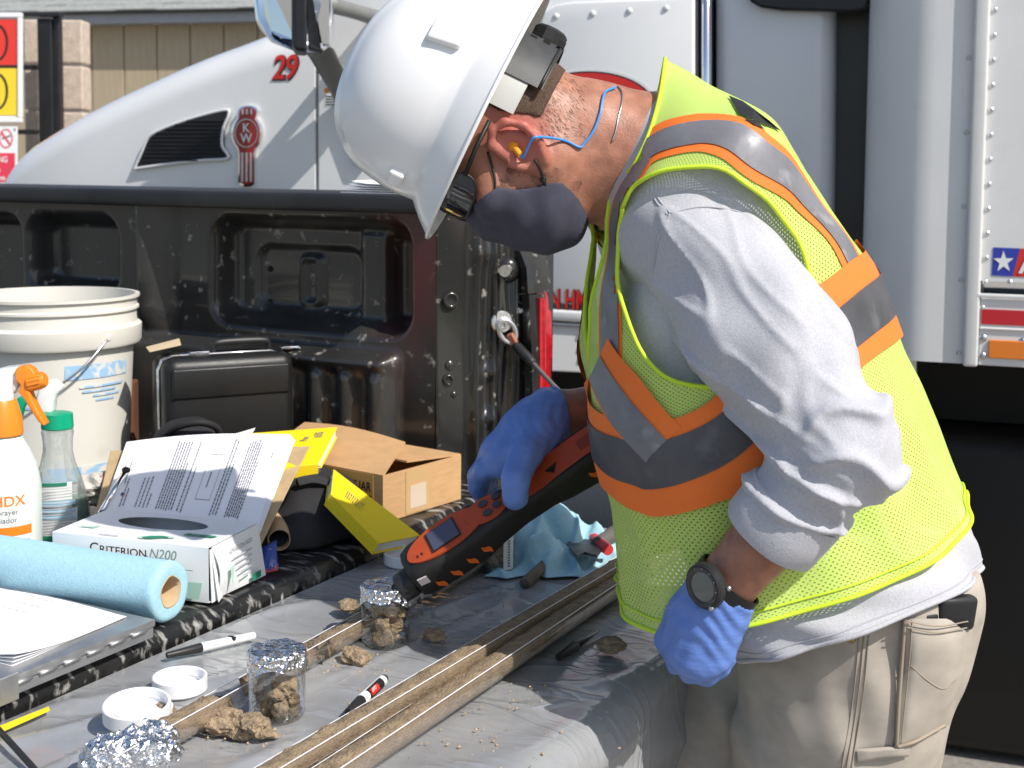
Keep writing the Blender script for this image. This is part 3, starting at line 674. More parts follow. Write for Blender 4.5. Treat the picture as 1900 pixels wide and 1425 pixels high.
def wall_fn(X, Z):
    d = np.zeros_like(X)
    def pocket(a, b, dep, soft, r=0.03):
        nonlocal d
        d = d + dep * ss(soft, -soft, rrect(X, Z, a, b, r))
    pocket((-90, 402), (34, 560), 0.055, 0.018); pocket((58, 404), (212, 540), 0.060, 0.018, 0.035)
    pocket((400, 408), (752, 618), 0.060, 0.016, 0.035); pocket((442, 458), (636, 588), 0.014, 0.006, 0.03)
    pocket((517, 476), (557, 576), -0.016, 0.006, 0.012); pocket((526, 486), (549, 566), 0.014, 0.004, 0.006)
    pocket((692, 440), (746, 606), 0.030, 0.008, 0.018); pocket((640, 430), (690, 618), -0.012, 0.008, 0.01)
    # brace between the two pockets: a fin that fades out downwards
    xr_, z0_ = wxz(300, 620); zt_2 = wxz(300, 395)[1]; w = np.clip((Z - z0_) / (zt_2 - z0_), 0, 1)
    xl_ = wxz(262, 500)[0]; xm = wxz(284, 500)[0]; xk = wxz(338, 500)[0]
    ridge = np.where(X < xm, ss(xl_, xm, X), 1 - ss(xm, xk, X)); d = d - 0.045 * ridge * ss(0.0, 0.5, w + 0.25)
    # lower wall stands inwards like a ledge, with upright flutes
    zl_ = wxz(500, 640)[1]; led = ss(0.012, -0.012, Z - zl_) * ss(wxz(748, 700)[0], wxz(725, 700)[0], X)
    d = d - 0.045 * led
    fx = (X - wxz(553, 750)[0]) / (wxz(606, 750)[0] - wxz(553, 750)[0])
    flt = (0.5 - 0.5 * np.cos(2 * PI * (fx + 0.5))) ** 0.7 * ss(-0.75, -0.55, fx) * ss(3.6, 3.4, fx) * ss(-0.002, -0.03, Z - zl_ + 0.012)
    d = d + 0.030 * led * (1 - flt) * ss(-0.75, -0.55, fx) * ss(3.6, 3.4, fx) * ss(-0.0, -0.03, Z - zl_ + 0.012)
    # wavy sheet metal
    d = d + 0.0012 * np.sin(X * 21 + Z * 9) * np.sin(Z * 17)
    return np.stack([X, YW + d, Z], -1)
zR0, zR1 = wxz(380, 386, 1.945)[1], wxz(380, 354, 1.945)[1]
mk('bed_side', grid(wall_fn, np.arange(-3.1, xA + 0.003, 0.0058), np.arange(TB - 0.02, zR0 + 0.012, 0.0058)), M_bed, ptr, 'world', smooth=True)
for (a, b) in ((501, 499), (582, 499), (501, 560), (582, 562), (580, 527)):
    c = PY(a, b, YW + 0.073); v, f = lathe([(0.0001, 0.0), (0.0042, 0.0), (0.0052, 0.0012), (0.006, 0.0)], 12, False); v = np.asarray(v)
    mk('drain_hole', (np.stack([v[:, 0] + c[0], c[1] - v[:, 2] - 0.0005, v[:, 1] + c[2]], 1), f), M_black, ptr, 'world', smooth=True)
mk('bed_rail', bevel(box(-3.15, PY(800, 370, 1.945)[0], 1.945, 2.24, zR0, zR1), 0.008, 3), M_rail, ptr, 'world', smooth=True, sharp=50)
mk('bed_side_outer', box(-3.15, -1.14, 2.18, 2.215, 0.45, zR0 - 0.003), mat('outer_black_paint', (0.012, 0.011, 0.011), 0.15, coat=0.8), ptr, 'world')
# rear post of the bed side, set obliquely
A_ = np.array([xA, YW, 0]); B_ = np.array([PY(986, 600, 2.14)[0], 2.14, 0]); du = B_ - A_; dn = unit([du[1], -du[0], 0])   # dn faces camera / rear
LU = np.linalg.norm(du)
def post_pt(px, py, lift=0.0):
    """point where the pixel meets the post plane"""
    r = ray(px, py); n = dn; t = ((A_ + dn * lift - CAM) @ n) / (r @ n); return CAM + r * t
def post_fn(U, Z):
    g = lambda c, w: np.exp(-((U - c) / w) ** 2)
    h = -0.010 * ss(0.02, 0.0, U) + 0.014 * g(0.42, 0.06) + 0.010 * g(0.60, 0.035) - 0.008 * g(0.76, 0.04) - 0.02 * ss(0.93, 1.0, U) + 0.004 * np.sin(Z * 14 + U * 4)
    zc = Z - 1.20; h = h + 0.010 * np.exp(-((zc) / 0.05) ** 2) * g(0.75, 0.13)
    for (pa_, pb_, r_, a_) in ((905, 690, 0.014, 0.012), (905, 776, 0.014, 0.012), (898, 470, 0.02, 0.008)):
        q = post_pt(pa_, pb_); u_ = (q - A_) @ du / LU ** 2; h = h + a_ * np.exp(-(((U - u_) * LU) ** 2 + (Z - q[2]) ** 2) / r_ ** 2)
    return A_ + U[..., None] * du + h[..., None] * dn + Z[..., None] * np.array([0, 0, 1.0])
pst = mk('rear_post', grid(post_fn, np.linspace(0, 1, 70), np.arange(T - 0.25, zR0 + 0.01, 0.006)), M_post, ptr, 'world', smooth=True)
pf = frame(unit(du), (0, 0, 1), dn)
def on_post(vf, px, py, lift=0.0): c = post_pt(px, py, lift); v = np.asarray(vf[0]); return c + np.outer(v[:, 0], unit(du)) + np.outer(v[:, 1], [0, 0, 1]) + np.outer(v[:, 2], dn), vf[1]
for (a, b, r_) in ((837, 557, 0.0095), (832, 705, 0.0065)):
    mk('post_hole', on_post(lathe([(0.0001, 0.0005), (r_, 0.001), (r_ * 1.15, 0.003), (r_ * 1.45, 0.0005)], 20, False), a, b, 0.003), M_black, ptr, 'world', smooth=True)
    mk('hole_collar', on_post(lathe([(r_ * 1.02, 0.002), (r_ * 1.2, 0.0035), (r_ * 1.5, 0.0005)], 20, False), a, b, 0.003), M_post, ptr, 'world', smooth=True)
mk('dimple', on_post(lathe([(0.0001, 0.003), (0.005, 0.002), (0.008, 0)], 16, False), 835, 678, 0.001), M_post, ptr, 'world', smooth=True)
mk('dimple', on_post(lathe([(0.0001, 0.003), (0.004, 0.002), (0.006, 0)], 16, False), 842, 732, 0.001), M_post, ptr, 'world', smooth=True)
stk = post_pt(945, 497, 0.0); sdir = unit(dn * 0.8 - unit(du) * 0.55 - np.array([0, 0, 0.1]))
mk('striker_base', on_post(lathe([(0.0001, 0.012), (0.012, 0.011), (0.022, 0.004), (0.024, 0)], 24, False), 945, 500, 0.0), M_post, ptr, 'world', smooth=True)
M_zinc = mat('zinc_plated', (0.55, 0.53, 0.48), 0.4, 0.7, var=0.2, vs=150)
mk('striker_pin', tube([stk + sdir * 0.005, stk + sdir * 0.03, stk + sdir * 0.031, stk + sdir * 0.034], [0.0075, 0.0075, 0.0105, 0.0105], 18), M_zinc, ptr, 'world', smooth=True, sharp=40)
mk('bolt', on_post(lathe([(0.0001, 0.007), (0.003, 0.007), (0.0045, 0.0085), (0.006, 0.007), (0.006, 0.002), (0.0085, 0.001), (0.0085, -0.005)], 12, False), 962, 576, 0.002), M_steel, ptr, 'world', smooth=True, sharp=30)
# outer body edge, tail light
def edge_strip(pts_in, pts_out, Yi, Yo, name, m, t=0.02, bulge=0.0):
    a = np.array([PY(x, y, Yi) for x, y in pts_in]); b = np.array([PY(x, y, Yo) for x, y in pts_out]); n = 8; rings_ = []
    for p, q in zip(a, b): rings_.append([p + (q - p) * s + np.array([0.4, -0.9, 0]) * bulge * math.sin(PI * s) for s in np.linspace(0, 1, n)])
    v, f = loft(rings_, closed=False); return mk(name, thick((v, f), t), m, ptr, 'world', smooth=True, sharp=50)
edge_strip([(948, 430), (953, 470), (966, 500), (968, 545)], [(980, 430), (992, 460), (1004, 510), (1008, 541)], 2.115, 2.17, 'body_corner', M_post, 0.02, 0.006)
edge_strip([(968, 546), (972, 640), (974, 760), (972, 950)], [(991, 546), (993, 640), (993, 760), (990, 950)], 2.115, 2.15, 'body_corner', M_post, 0.02, 0.003)
M_lamp = mat('tail_light_red', (0.40, 0.008, 0.014), 0.12, coat=1.0, var=0.25, vs=60, bump=0.35, bs=90)
ys_ = [543, 552, 575, 580, 620, 660, 664, 700, 780, 900]; xo = [1008, 1011, 1013, 1018, 1019, 1020, 1018, 1017, 1014, 1006]
edge_strip([(991, y) for y in ys_], list(zip(xo, ys_)), 2.145, 2.18, 'tail_light', M_lamp, 0.006, 0.003)
edge_strip([(1000, y) for y in ys_[1:]], [(1003, y) for y in ys_[1:]], 2.138, 2.142, 'tail_light_rib', M_lamp, 0.01, 0.004)
# tailgate cable
ca = post_pt(932, 600, 0.012); cend = np.array([-0.74, 1.95, T + 0.01]); cb = post_pt(962, 655, 0.03)
mk('cable_washer', on_post(lathe([(0.0001, 0.006), (0.018, 0.006), (0.02, 0.004), (0.02, -0.004)], 28, False), 930, 597, 0.008), M_alu, ptr, 'world', smooth=True, sharp=40)
cd = unit(cend - ca); cdp = unit(cd - dn * (cd @ dn)); cs_ = np.cross(dn, cdp)
lp = [ca + cdp * (0.016 + 0.022 * math.cos(a)) + cs_ * 0.0145 * math.sin(a) + dn * 0.004 for a in np.linspace(0, 2 * PI, 33)]
mk('cable_loop', tube(lp, 0.0048, 8, cap=False), M_alu, ptr, 'world', smooth=True)
mk('anchor_bolt', on_post(lathe([(0.0001, 0.009), (0.004, 0.009), (0.0045, 0.012), (0.0095, 0.012), (0.010, 0.002)], 18, False), 929, 602, 0.012), M_steel, ptr, 'world', smooth=True, sharp=30)
mk('cable_clip', tube([ca + cdp * 0.022 + dn * 0.008, ca + cdp * 0.048 + dn * 0.008], 0.0075, 4), mat('rusty_clip', (0.38, 0.14, 0.09), 0.6, var=0.2), ptr, 'world')
c1 = ca + cdp * 0.045 + dn * 0.007; c2 = c1 + (cend - c1) * 0.11
mk('cable_sleeve', tube([c1, c1 + (c2 - c1) * 0.15, c1 + (c2 - c1) * 0.9, c2], [0.008, 0.0095, 0.0085, 0.006], 12), M_blackpl, ptr, 'world', smooth=True)
mk('tailgate_cable', tube([c1, cend], 0.0042, 10), mat('cable_grey', (0.16, 0.155, 0.15), 0.5), ptr, 'world', smooth=True)
# bed floor and tailgate
M_floor = mat('bed_floor_black', (0.014, 0.014, 0.014), 0.32, var=0.3, vs=5, dirt=(0.36, 0.35, 0.33), ds=44, dth=0.55, dw=0.16, stretch=(0.45, 1.9, 1.0), bump=0.5, bs=40)
def floor_fn(X, Y):
    z = TB + 0.004 * np.sin((Y - 0.1) * 2 * PI / 0.16) * ss(-1.22, -1.34, X) + 0.0012 * np.sin(X * 60 + 3 * np.sin(Y * 20)) * np.sin(Y * 43)
    e = ss(-1.158, -1.140, X); return np.stack([X, Y, z - 0.010 * e ** 2], -1)
mk('bed_floor', thick(grid(floor_fn, np.concatenate([np.arange(-3.1, -1.2, 0.02), np.linspace(-1.2, XS_, 18)]), np.arange(0.35, 2.06, 0.012)), 0.035, (0, 0, 1)), M_floor, ptr, 'world', smooth=True, sharp=60)
mk('tailgate', rbox(XS_ + 0.008, XE, 0.40, 1.985, T - 0.075, T - 0.012, 0.018, 4), black_paint('tailgate_black', None, 0.25, 0.7), ptr, 'world', smooth=True, sharp=40)
mk('bumper', rbox(-1.12, -0.86, 0.34, 2.16, 0.48, 0.66, 0.03, 3), M_chrome, ptr, 'world', smooth=True, sharp=40)
mk('bed_underside', box(-3.1, -1.13, 0.36, 2.17, 0.45, TB - 0.04), M_black, ptr, 'world')

# ---------------------------------------------------------------- clear plastic sheet over the tailgate
def sheet_mat():
    m = bpy.data.materials.new('clear_plastic_sheet'); m.use_nodes = True; nt = m.node_tree; L = nt.links.new; b = nt.nodes['Principled BSDF']
    b.inputs['Roughness'].default_value = 0.14; b.inputs['Specular IOR Level'].default_value = 0.7; b.inputs['Coat Weight'].default_value = 0.35; b.inputs['Coat Roughness'].default_value = 0.12; b.inputs['Alpha'].default_value = 0.93
    tc = nt.nodes.new('ShaderNodeTexCoord'); mp = nt.nodes.new('ShaderNodeMapping'); mp.inputs['Scale'].default_value = (1.0, 2.2, 1); mp.inputs['Rotation'].default_value = (0, 0, R(35)); L(tc.outputs['Object'], mp.inputs['Vector'])
    n1 = nt.nodes.new('ShaderNodeTexNoise'); n1.inputs['Scale'].default_value = 3.2; n1.inputs['Detail'].default_value = 6; L(mp.outputs[0], n1.inputs['Vector'])
    r = nt.nodes.new('ShaderNodeValToRGB'); L(n1.outputs['Fac'], r.inputs[0]); r.color_ramp.elements[0].position = 0.3; r.color_ramp.elements[0].color = (0.26, 0.27, 0.285, 1); r.color_ramp.elements[1].position = 0.72; r.color_ramp.elements[1].color = (0.39, 0.395, 0.40, 1)
    nd = nt.nodes.new('ShaderNodeTexNoise'); nd.inputs['Scale'].default_value = 26; nd.inputs['Detail'].default_value = 9; nd.inputs['Roughness'].default_value = 0.75; L(tc.outputs['Object'], nd.inputs['Vector'])
    md = nt.nodes.new('ShaderNodeMapRange'); L(nd.outputs['Fac'], md.inputs['Value']); md.inputs['From Min'].default_value = 0.60; md.inputs['From Max'].default_value = 0.72; md.inputs['To Max'].default_value = 0.55
    mx = nt.nodes.new('ShaderNodeMix'); mx.data_type = 'RGBA'; L(md.outputs[0], mx.inputs['Factor']); L(r.outputs[0], mx.inputs['A']); mx.inputs['B'].default_value = (0.44, 0.39, 0.30, 1); L(mx.outputs['Result'], b.inputs['Base Color'])
    n2 = nt.nodes.new('ShaderNodeTexNoise'); n2.inputs['Scale'].default_value = 7; n2.inputs['Detail'].default_value = 2; n2.inputs['Distortion'].default_value = 1.2; L(mp.outputs[0], n2.inputs['Vector'])
    ab = nt.nodes.new('ShaderNodeMath'); ab.operation = 'SUBTRACT'; L(n2.outputs['Fac'], ab.inputs[0]); ab.inputs[1].default_value = 0.5
    a2 = nt.nodes.new('ShaderNodeMath'); a2.operation = 'ABSOLUTE'; L(ab.outputs[0], a2.inputs[0])
    a3 = nt.nodes.new('ShaderNodeMath'); a3.operation = 'POWER'; L(a2.outputs[0], a3.inputs[0]); a3.inputs[1].default_value = 0.6
    bp = nt.nodes.new('ShaderNodeBump'); bp.invert = True; bp.inputs['Strength'].default_value = 0.45; bp.inputs['Distance'].default_value = 0.008; L(a3.outputs[0], bp.inputs['Height']); L(bp.outputs[0], b.inputs['Normal'])
    return m
def sheet_fn(S, Y):
    """S runs along the tailgate towards its rear edge and on down the drape"""
    p = np.stack([S, Y, 0 * S], -1)
    q_ = np.stack([S * 0.75 + Y * 0.65, Y * 0.35 - S * 0.9, 0 * S], -1) * np.array([0.45, 1.5, 1])
    w = 0.0045 * (1 - np.minimum(1, 2.2 * np.abs(wob(q_, 9.0, 6, 1)))) + 0.0028 * (1 - np.minimum(1, 2.5 * np.abs(wob(q_ + 3, 21.0, 6, 2)))) + 0.0015 * wob(p, 5.0, 4, 3)
    L0 = XE - XS_ - 0.022; rr = 0.028
    s2 = S - L0; ang = np.clip(s2 / rr, 0, PI / 2 * 0.97); down = np.maximum(s2 - rr * PI / 2 * 0.97, 0)
    X = XS_ + 0.012 + np.minimum(S, L0) + rr * np.sin(ang) + down * 0.05
    Z = T + 0.002 - rr * (1 - np.cos(ang)) - down
    fold = 0.016 * np.sin(Y * 26 + 2 * np.sin(Y * 7)) * ss(0.0, 0.25, down)
    X = X + fold * 0.8 - 0.004; Z = Z + w * ss(rr * 1.2, 0, s2) * ss(0.0, 0.02, S) + 0.002
    return np.stack([X + w * ss(0, rr, s2) * 1.5, Y, Z], -1)
mk('plastic_sheet', grid(sheet_fn, np.concatenate([np.arange(0, 0.50, 0.0065), np.arange(0.50, 1.10, 0.009)]), np.arange(0.33, 1.97, 0.0075)), sheet_mat(), None, smooth=True,
   label='wrinkled clear plastic sheet spread over the lowered tailgate', cat='plastic sheet', loc=(-0.85, 1.1, T))

# ================================================================ materials for the small things
def thin_glass(name, tint=(0.96, 0.97, 0.97), gl=0.12, rough=0.03, bump=0.0, bs=40, haze=0.0, hcol=(0.8, 0.8, 0.8), top=0.6):
    m = bpy.data.materials.new(name); m.use_nodes = True; nt = m.node_tree; L = nt.links.new; nt.nodes.clear()
    o = nt.nodes.new('ShaderNodeOutputMaterial'); t = nt.nodes.new('ShaderNodeBsdfTransparent'); t.inputs[0].default_value = (*tint, 1)
    g = nt.nodes.new('ShaderNodeBsdfGlossy'); g.inputs['Roughness'].default_value = rough; g.inputs['Color'].default_value = (1, 1, 1, 1)
    fr = nt.nodes.new('ShaderNodeLayerWeight'); fr.inputs['Blend'].default_value = 0.25
    mr = nt.nodes.new('ShaderNodeMapRange'); L(fr.outputs['Fresnel'], mr.inputs['Value']); mr.inputs['To Min'].default_value = gl * 0.5; mr.inputs['To Max'].default_value = top
    mx = nt.nodes.new('ShaderNodeMixShader'); L(mr.outputs[0], mx.inputs[0]); L(t.outputs[0], mx.inputs[1]); L(g.outputs[0], mx.inputs[2]); last = mx
    if haze:
        df = nt.nodes.new('ShaderNodeBsdfDiffuse'); df.inputs[0].default_value = (*hcol, 1); m2 = nt.nodes.new('ShaderNodeMixShader'); m2.inputs[0].default_value = haze; L(last.outputs[0], m2.inputs[1]); L(df.outputs[0], m2.inputs[2]); last = m2
    if bump:
        tc = nt.nodes.new('ShaderNodeTexCoord'); nz = nt.nodes.new('ShaderNodeTexNoise'); nz.inputs['Scale'].default_value = bs; L(tc.outputs['Object'], nz.inputs['Vector'])
        bp = nt.nodes.new('ShaderNodeBump'); bp.inputs['Strength'].default_value = bump; bp.inputs['Distance'].default_value = 0.002; L(nz.outputs['Fac'], bp.inputs['Height']); L(bp.outputs[0], g.inputs['Normal']); L(bp.outputs[0], fr.inputs['Normal'])
    L(last.outputs[0], o.inputs[0]); return m
def foil_mat():
    m = bpy.data.materials.new('aluminium_foil'); m.use_nodes = True; nt = m.node_tree; L = nt.links.new; b = nt.nodes['Principled BSDF']
    b.inputs['Base Color'].default_value = (0.83, 0.83, 0.84, 1); b.inputs['Metallic'].default_value = 1; b.inputs['Roughness'].default_value = 0.16
    tc = nt.nodes.new('ShaderNodeTexCoord'); vo = nt.nodes.new('ShaderNodeTexVoronoi'); vo.feature = 'F1'; vo.inputs['Scale'].default_value = 130; nz = nt.nodes.new('ShaderNodeTexNoise'); nz.inputs['Scale'].default_value = 60; nz.inputs['Detail'].default_value = 5
    L(tc.outputs['Object'], nz.inputs['Vector']); ad = nt.nodes.new('ShaderNodeVectorMath'); ad.operation = 'MULTIPLY_ADD'; L(nz.outputs['Color'], ad.inputs[0]); ad.inputs[1].default_value = (0.02, 0.02, 0.02); L(tc.outputs['Object'], ad.inputs[2]); L(ad.outputs[0], vo.inputs['Vector'])
    bp = nt.nodes.new('ShaderNodeBump'); bp.inputs['Strength'].default_value = 0.9; bp.inputs['Distance'].default_value = 0.004; L(vo.outputs['Distance'], bp.inputs['Height']); L(bp.outputs[0], b.inputs['Normal']); return m
M_glass = thin_glass('jar_glass', (0.985, 0.99, 0.985), bump=0.25, bs=60, gl=0.14); M_liner = thin_glass('clear_liner', (0.95, 0.94, 0.93), 0.05, 0.14, haze=0.04, hcol=(0.6, 0.55, 0.5), top=0.32); M_foil = foil_mat()
M_soil = mat('brown_soil', (0.34, 0.25, 0.16), 0.95, var=0.35, vs=120, bump=1.0, bs=260, bdist=0.006)
M_soil2 = mat('core_soil', (0.31, 0.225, 0.14), 0.9, var=0.25, vs=70, bump=1.0, bs=320, bdist=0.004)
M_crumb = mat('crumb_soil', (0.42, 0.31, 0.19), 0.95, var=0.3, vs=300)
M_lid = mat('white_lid', (0.84, 0.84, 0.84), 0.38, var=0.01)
M_paper = mat('white_paper', (0.86, 0.86, 0.88), 0.8, bump=0.05, bs=30); M_ink = mat('print_ink', (0.16, 0.16, 0.18), 0.8); M_inkl = mat('pale_print_ink', (0.45, 0.45, 0.48), 0.8)
M_card = mat('corrugated_card', (0.52, 0.31, 0.145), 0.85, var=0.08, vs=25, bump=0.15, bs=90, stretch=(1, 1, 6)); M_kraft = mat('kraft_board', (0.46, 0.33, 0.18), 0.8, var=0.12, vs=40)
M_yel = mat('yellow_cover', (0.86, 0.64, 0.012), 0.5, bump=0.08, bs=300); M_page = mat('page_edges', (0.82, 0.80, 0.74), 0.9, stretch=(1, 1, 40), var=0.08, vs=60)
M_towel = mat('blue_towel', (0.36, 0.59, 0.68), 0.95, var=0.05, vs=150, bump=0.35, bs=350); M_core = mat('tube_kraft', (0.50, 0.35, 0.20), 0.85, var=0.1, vs=60)
M_pail = mat('white_pail', (0.70, 0.68, 0.61), 0.42, var=0.05, vs=5, sss=0.0, dirt=(0.52, 0.48, 0.40), ds=6, dth=0.62, dw=0.15)
M_nylon = mat('black_nylon', (0.018, 0.017, 0.018), 0.75, bump=0.3, bs=400, var=0.2); M_case = mat('black_case', (0.014, 0.014, 0.014), 0.38, bump=0.25, bs=500, var=0.1)
M_orange = mat('orange_plastic', (0.80, 0.24, 0.02), 0.35); M_wplastic = mat('white_plastic', (0.82, 0.82, 0.80), 0.35); M_green = mat('green_plastic', (0.0, 0.33, 0.17), 0.35)
RC = YAW                                    # turns a thing's -Y side to the camera
def facing(q): return math.atan2(q[1], q[0]) - PI / 2
def wrap(vf, r, h=0.0):
    v = np.asarray(vf[0]); a = v[:, 0] / r; return np.stack([(r + h) * np.sin(a), -(r + h) * np.cos(a), v[:, 1]], 1), vf[1]
def patch(x0, x1, z0, z1, r, h=0.0, n=12):
    return grid(lambda U, W: np.stack([(r + h) * np.sin(U / r), -(r + h) * np.cos(U / r), W], -1), np.linspace(x0, x1, n), np.linspace(z0, z1, 4))
def lump(c, r, seed=0, sc=40.0, amp=0.35, sub=3):
    bm = bmesh.new(); bmesh.ops.create_icosphere(bm, subdivisions=sub, radius=1.0); v, f = bm_out(bm); r = np.asarray(r, float) * np.ones(3)
    rr = r.mean(); n = wob(v * rr + seed * 3.1, sc, 8, seed) * 0.6 + wob(v * rr + seed, sc * 2.6, 8, seed + 2) * 0.4
    v = v * (1 + amp * n[:, None]) * r; return v + np.asarray(c), f

# ================================================================ pail
bc = P(95, 545, 2.46); pail = thing('pail', 'large white plastic pail with wire handle and faded blue print', 'bucket', (bc[0], bc[1], TB + 0.002), facing(bc))
H = bc[2] - TB - 0.002; r1, r0 = 0.150, 0.133
mk('body', lathe([(0.0, 0.004), (r0 - 0.01, 0.0), (r0, 0.012), (r1 - 0.006, H - 0.09), (r1 + 0.006, H - 0.088), (r1 + 0.0085, H - 0.083), (r1 + 0.009, H - 0.055), (r1 + 0.0055, H - 0.052), (r1 + 0.001, H - 0.05), (r1 - 0.0005, H - 0.028), (r1 + 0.0045, H - 0.026), (r1 + 0.0045, H - 0.022), (r1 + 0.0005, H - 0.02),
     (r1 + 0.001, H - 0.006), (r1 + 0.006, H - 0.005), (r1 + 0.006, H), (r1 - 0.002, H), (r1 - 0.003, H - 0.02), (r0 - 0.004, 0.01), (0.0, 0.008)], 72, False), M_pail, pail, smooth=True, sharp=35)
M_pblue = mat('faded_blue_print', (0.30, 0.50, 0.72), 0.6, dirt=(0.66, 0.65, 0.60), ds=60, dth=0.5, dw=0.1)
def pz(py): return bc[2] - TB - 0.002 - (py - 545) * 2.33 / F_PX
rm = r1 - 0.008
mk('printed_band', patch(0.02, 0.155, pz(695), pz(668), rm, 0.0010), M_pblue, pail, smooth=True); mk('printed_band', patch(-0.02, 0.13, pz(890), pz(862), r0 + 0.0035, 0.0008), M_pblue, pail, smooth=True)
for k, (xa, xb) in enumerate(((0.045, 0.14), (0.05, 0.12), (0.07, 0.13), (0.075, 0.115), (-0.06, -0.01))): mk('print_line', patch(xa, xb, pz(712 + 9 * k), pz(708 + 9 * k), rm - 0.0007 * k, 0.0012), M_pblue, pail, smooth=True)
hx_ = [(0.092, -0.118, H - 0.068), (0.088, -0.135, H - 0.075), (0.05, -0.158, H - 0.115), (0.0, -0.162, H - 0.15), (-0.06, -0.155, H - 0.175), (-0.12, -0.125, H - 0.16), (-0.15, -0.06, H - 0.10), (-0.157, -0.02, H - 0.07)]
mk('handle', tube(hx_, 0.0022, 8, smooth_n=40), M_steel, pail, smooth=True); mk('handle_ear', xf(lathe([(0.0, 0.006), (0.005, 0.006), (0.006, 0)], 12, False), Matrix.Rotation(R(90), 3, 'X'), (0.094, -0.124, H - 0.068)), M_pail, pail)

# ================================================================ spray bottles
q = PZ(8, 1032, TB + 0.002); sb1 = thing('spray_bottle', 'translucent spray bottle with orange trigger and collar at the left edge', 'spray bottle', q, facing(q))
r_ = 0.0525; M_milky = mat('milky_plastic', (0.70, 0.77, 0.72), 0.3, coat=0.2)
k_ = 1.0 / 1275.0
def bz_(py): return (1032 - py) * k_ * 1.03
mk('bottle_body', lathe([(0, 0), (r_ - 0.004, 0.0), (r_, 0.004), (r_, bz_(905)), (r_ - 0.002, bz_(890)), (r_ - 0.006, bz_(865)), (r_ - 0.016, bz_(838)), (0.026, bz_(815)), (0.024, bz_(812))], 56, True), M_milky, sb1, smooth=True, sharp=40)
mk('collar', lathe([(0.0285, bz_(813)), (0.0295, bz_(811)), (0.0285, bz_(785)), (0.022, bz_(755)), (0.020, bz_(750)), (0, bz_(750))], 48, False), M_orange, sb1, smooth=True, sharp=30)
mk('neck', lathe([(0.017, bz_(750)), (0.016, bz_(718)), (0.010, bz_(714)), (0.008, bz_(700)), (0, bz_(700))], 32, False), mat('pinkish_white_plastic', (0.80, 0.74, 0.74), 0.4), sb1, smooth=True, sharp=30)
hd = [(x, 0, bz_(y)) for x, y in ((0, 0),)]
def px_part(poly, d, t, m, parent, name, w=0.003, seg=3):
    """outline in photograph pixels at depth d, thickness t away from the camera"""
    v = np.array([P(a, b, d) for a, b in poly]); n = len(poly); nn = unit([FWD[0], FWD[1], 0])
    f = [list(range(n)), [i + n for i in range(n)][::-1]] + [[(i + 1) % n, i, n + i, n + (i + 1) % n] for i in range(n)]
    r = (np.vstack([v, v + nn * t]), f); return mk(name, bevel(r, w, seg) if w else r, m, parent, 'world', smooth=True, sharp=50)
d1 = pix(q)[2]
M_clearhead = mat('clear_head_plastic', (0.62, 0.64, 0.63), 0.25, coat=0.3)
px_part([(-40, 700), (-15, 688), (5, 683), (30, 682), (36, 690), (32, 720), (20, 735), (-20, 735)], d1 - 0.004, 0.03, M_clearhead, sb1, 'sprayer_head', 0.006)
px_part([(27, 688), (34, 680), (48, 679), (58, 684), (66, 697), (64, 712), (52, 722), (58, 740), (70, 765), (84, 788), (80, 791), (70, 782), (50, 750), (40, 735), (33, 728), (38, 715), (28, 705)], d1 - 0.010, 0.020, M_orange, sb1, 'trigger', 0.005)
nz0, nz1 = P(52, 711, d1 - 0.002), P(85, 704, d1 - 0.004); nd_ = nz1 - nz0
mk('nozzle', tube([nz0, nz0 + nd_ * 0.1, nz0 + nd_ * 0.85, nz1, nz1], [0.0095, 0.0125, 0.0115, 0.009, 0.0001], 20), M_orange, sb1, 'world', smooth=True, sharp=35)
for k in range(14):
    a = 2 * PI * k / 14; up = np.array([0, 0, 1.0]); sd = unit(np.cross(nd_, up)); ofs = (math.cos(a) * up + math.sin(a) * sd) * 0.0124
    mk('nozzle_rib', tube([nz0 + nd_ * 0.14 + ofs, nz0 + nd_ * 0.8 + ofs * 0.94], 0.0011, 5), M_orange, sb1, 'world')
lw = 0.048
mk('label', patch(-lw, lw, bz_(1015), bz_(898), r_, 0.0006, 24), mat('bottle_label', (0.80, 0.82, 0.76), 0.5), sb1, smooth=True)
for t_, x_, y_, h_, m_, bo in (('HDX', 0.0300, 927, 18, M_orange, 0.02), ('sprayer', 0.0200, 942, 9.5, M_ink, 0), ('rociador', 0.0185, 956, 9.5, M_ink, 0)):
    mk('lettering', wrap((lambda v: (np.asarray(v[0]) + [x_, bz_(y_), 0], v[1]))(text(t_, h_ * k_ / 0.69, bold=bo * h_ * k_, space=1.0, align='RIGHT')), r_, 0.0012), m_, sb1)
mk('label_flash', patch(-0.03, 0.040, bz_(980), bz_(964), r_, 0.0011, 16), M_orange, sb1, smooth=True)
for k, w_ in enumerate((0.036, 0.03)): mk('label_print', patch(-0.03, w_, bz_(991 + 8 * k), bz_(988.5 + 8 * k), r_, 0.0011, 10), M_inkl, sb1)
q = PZ(110, 998, TB + 0.002); sb2 = thing('spray_bottle', 'clear spray bottle of green liquid with white head and green collar', 'spray bottle', q, facing(q))
d2 = pix(q)[2]; k_ = d2 / F_PX
def bz2(py): return (998 - py) * k_ * 1.03
pr = [(0, 0), (0.040, 0), (0.0445, 0.004), (0.0455, bz2(960)), (0.0435, bz2(935)), (0.0395, bz2(910)), (0.033, bz2(885)), (0.0255, bz2(862)), (0.0215, bz2(840)), (0.0215, bz2(820)), (0.0235, bz2(805)), (0.0225, bz2(797)), (0.019, bz2(795)), (0.018, bz2(793))]
M_clear = thin_glass('clear_bottle', (0.88, 0.9, 0.9), 0.25, 0.08, haze=0.16, hcol=(0.72, 0.74, 0.74))
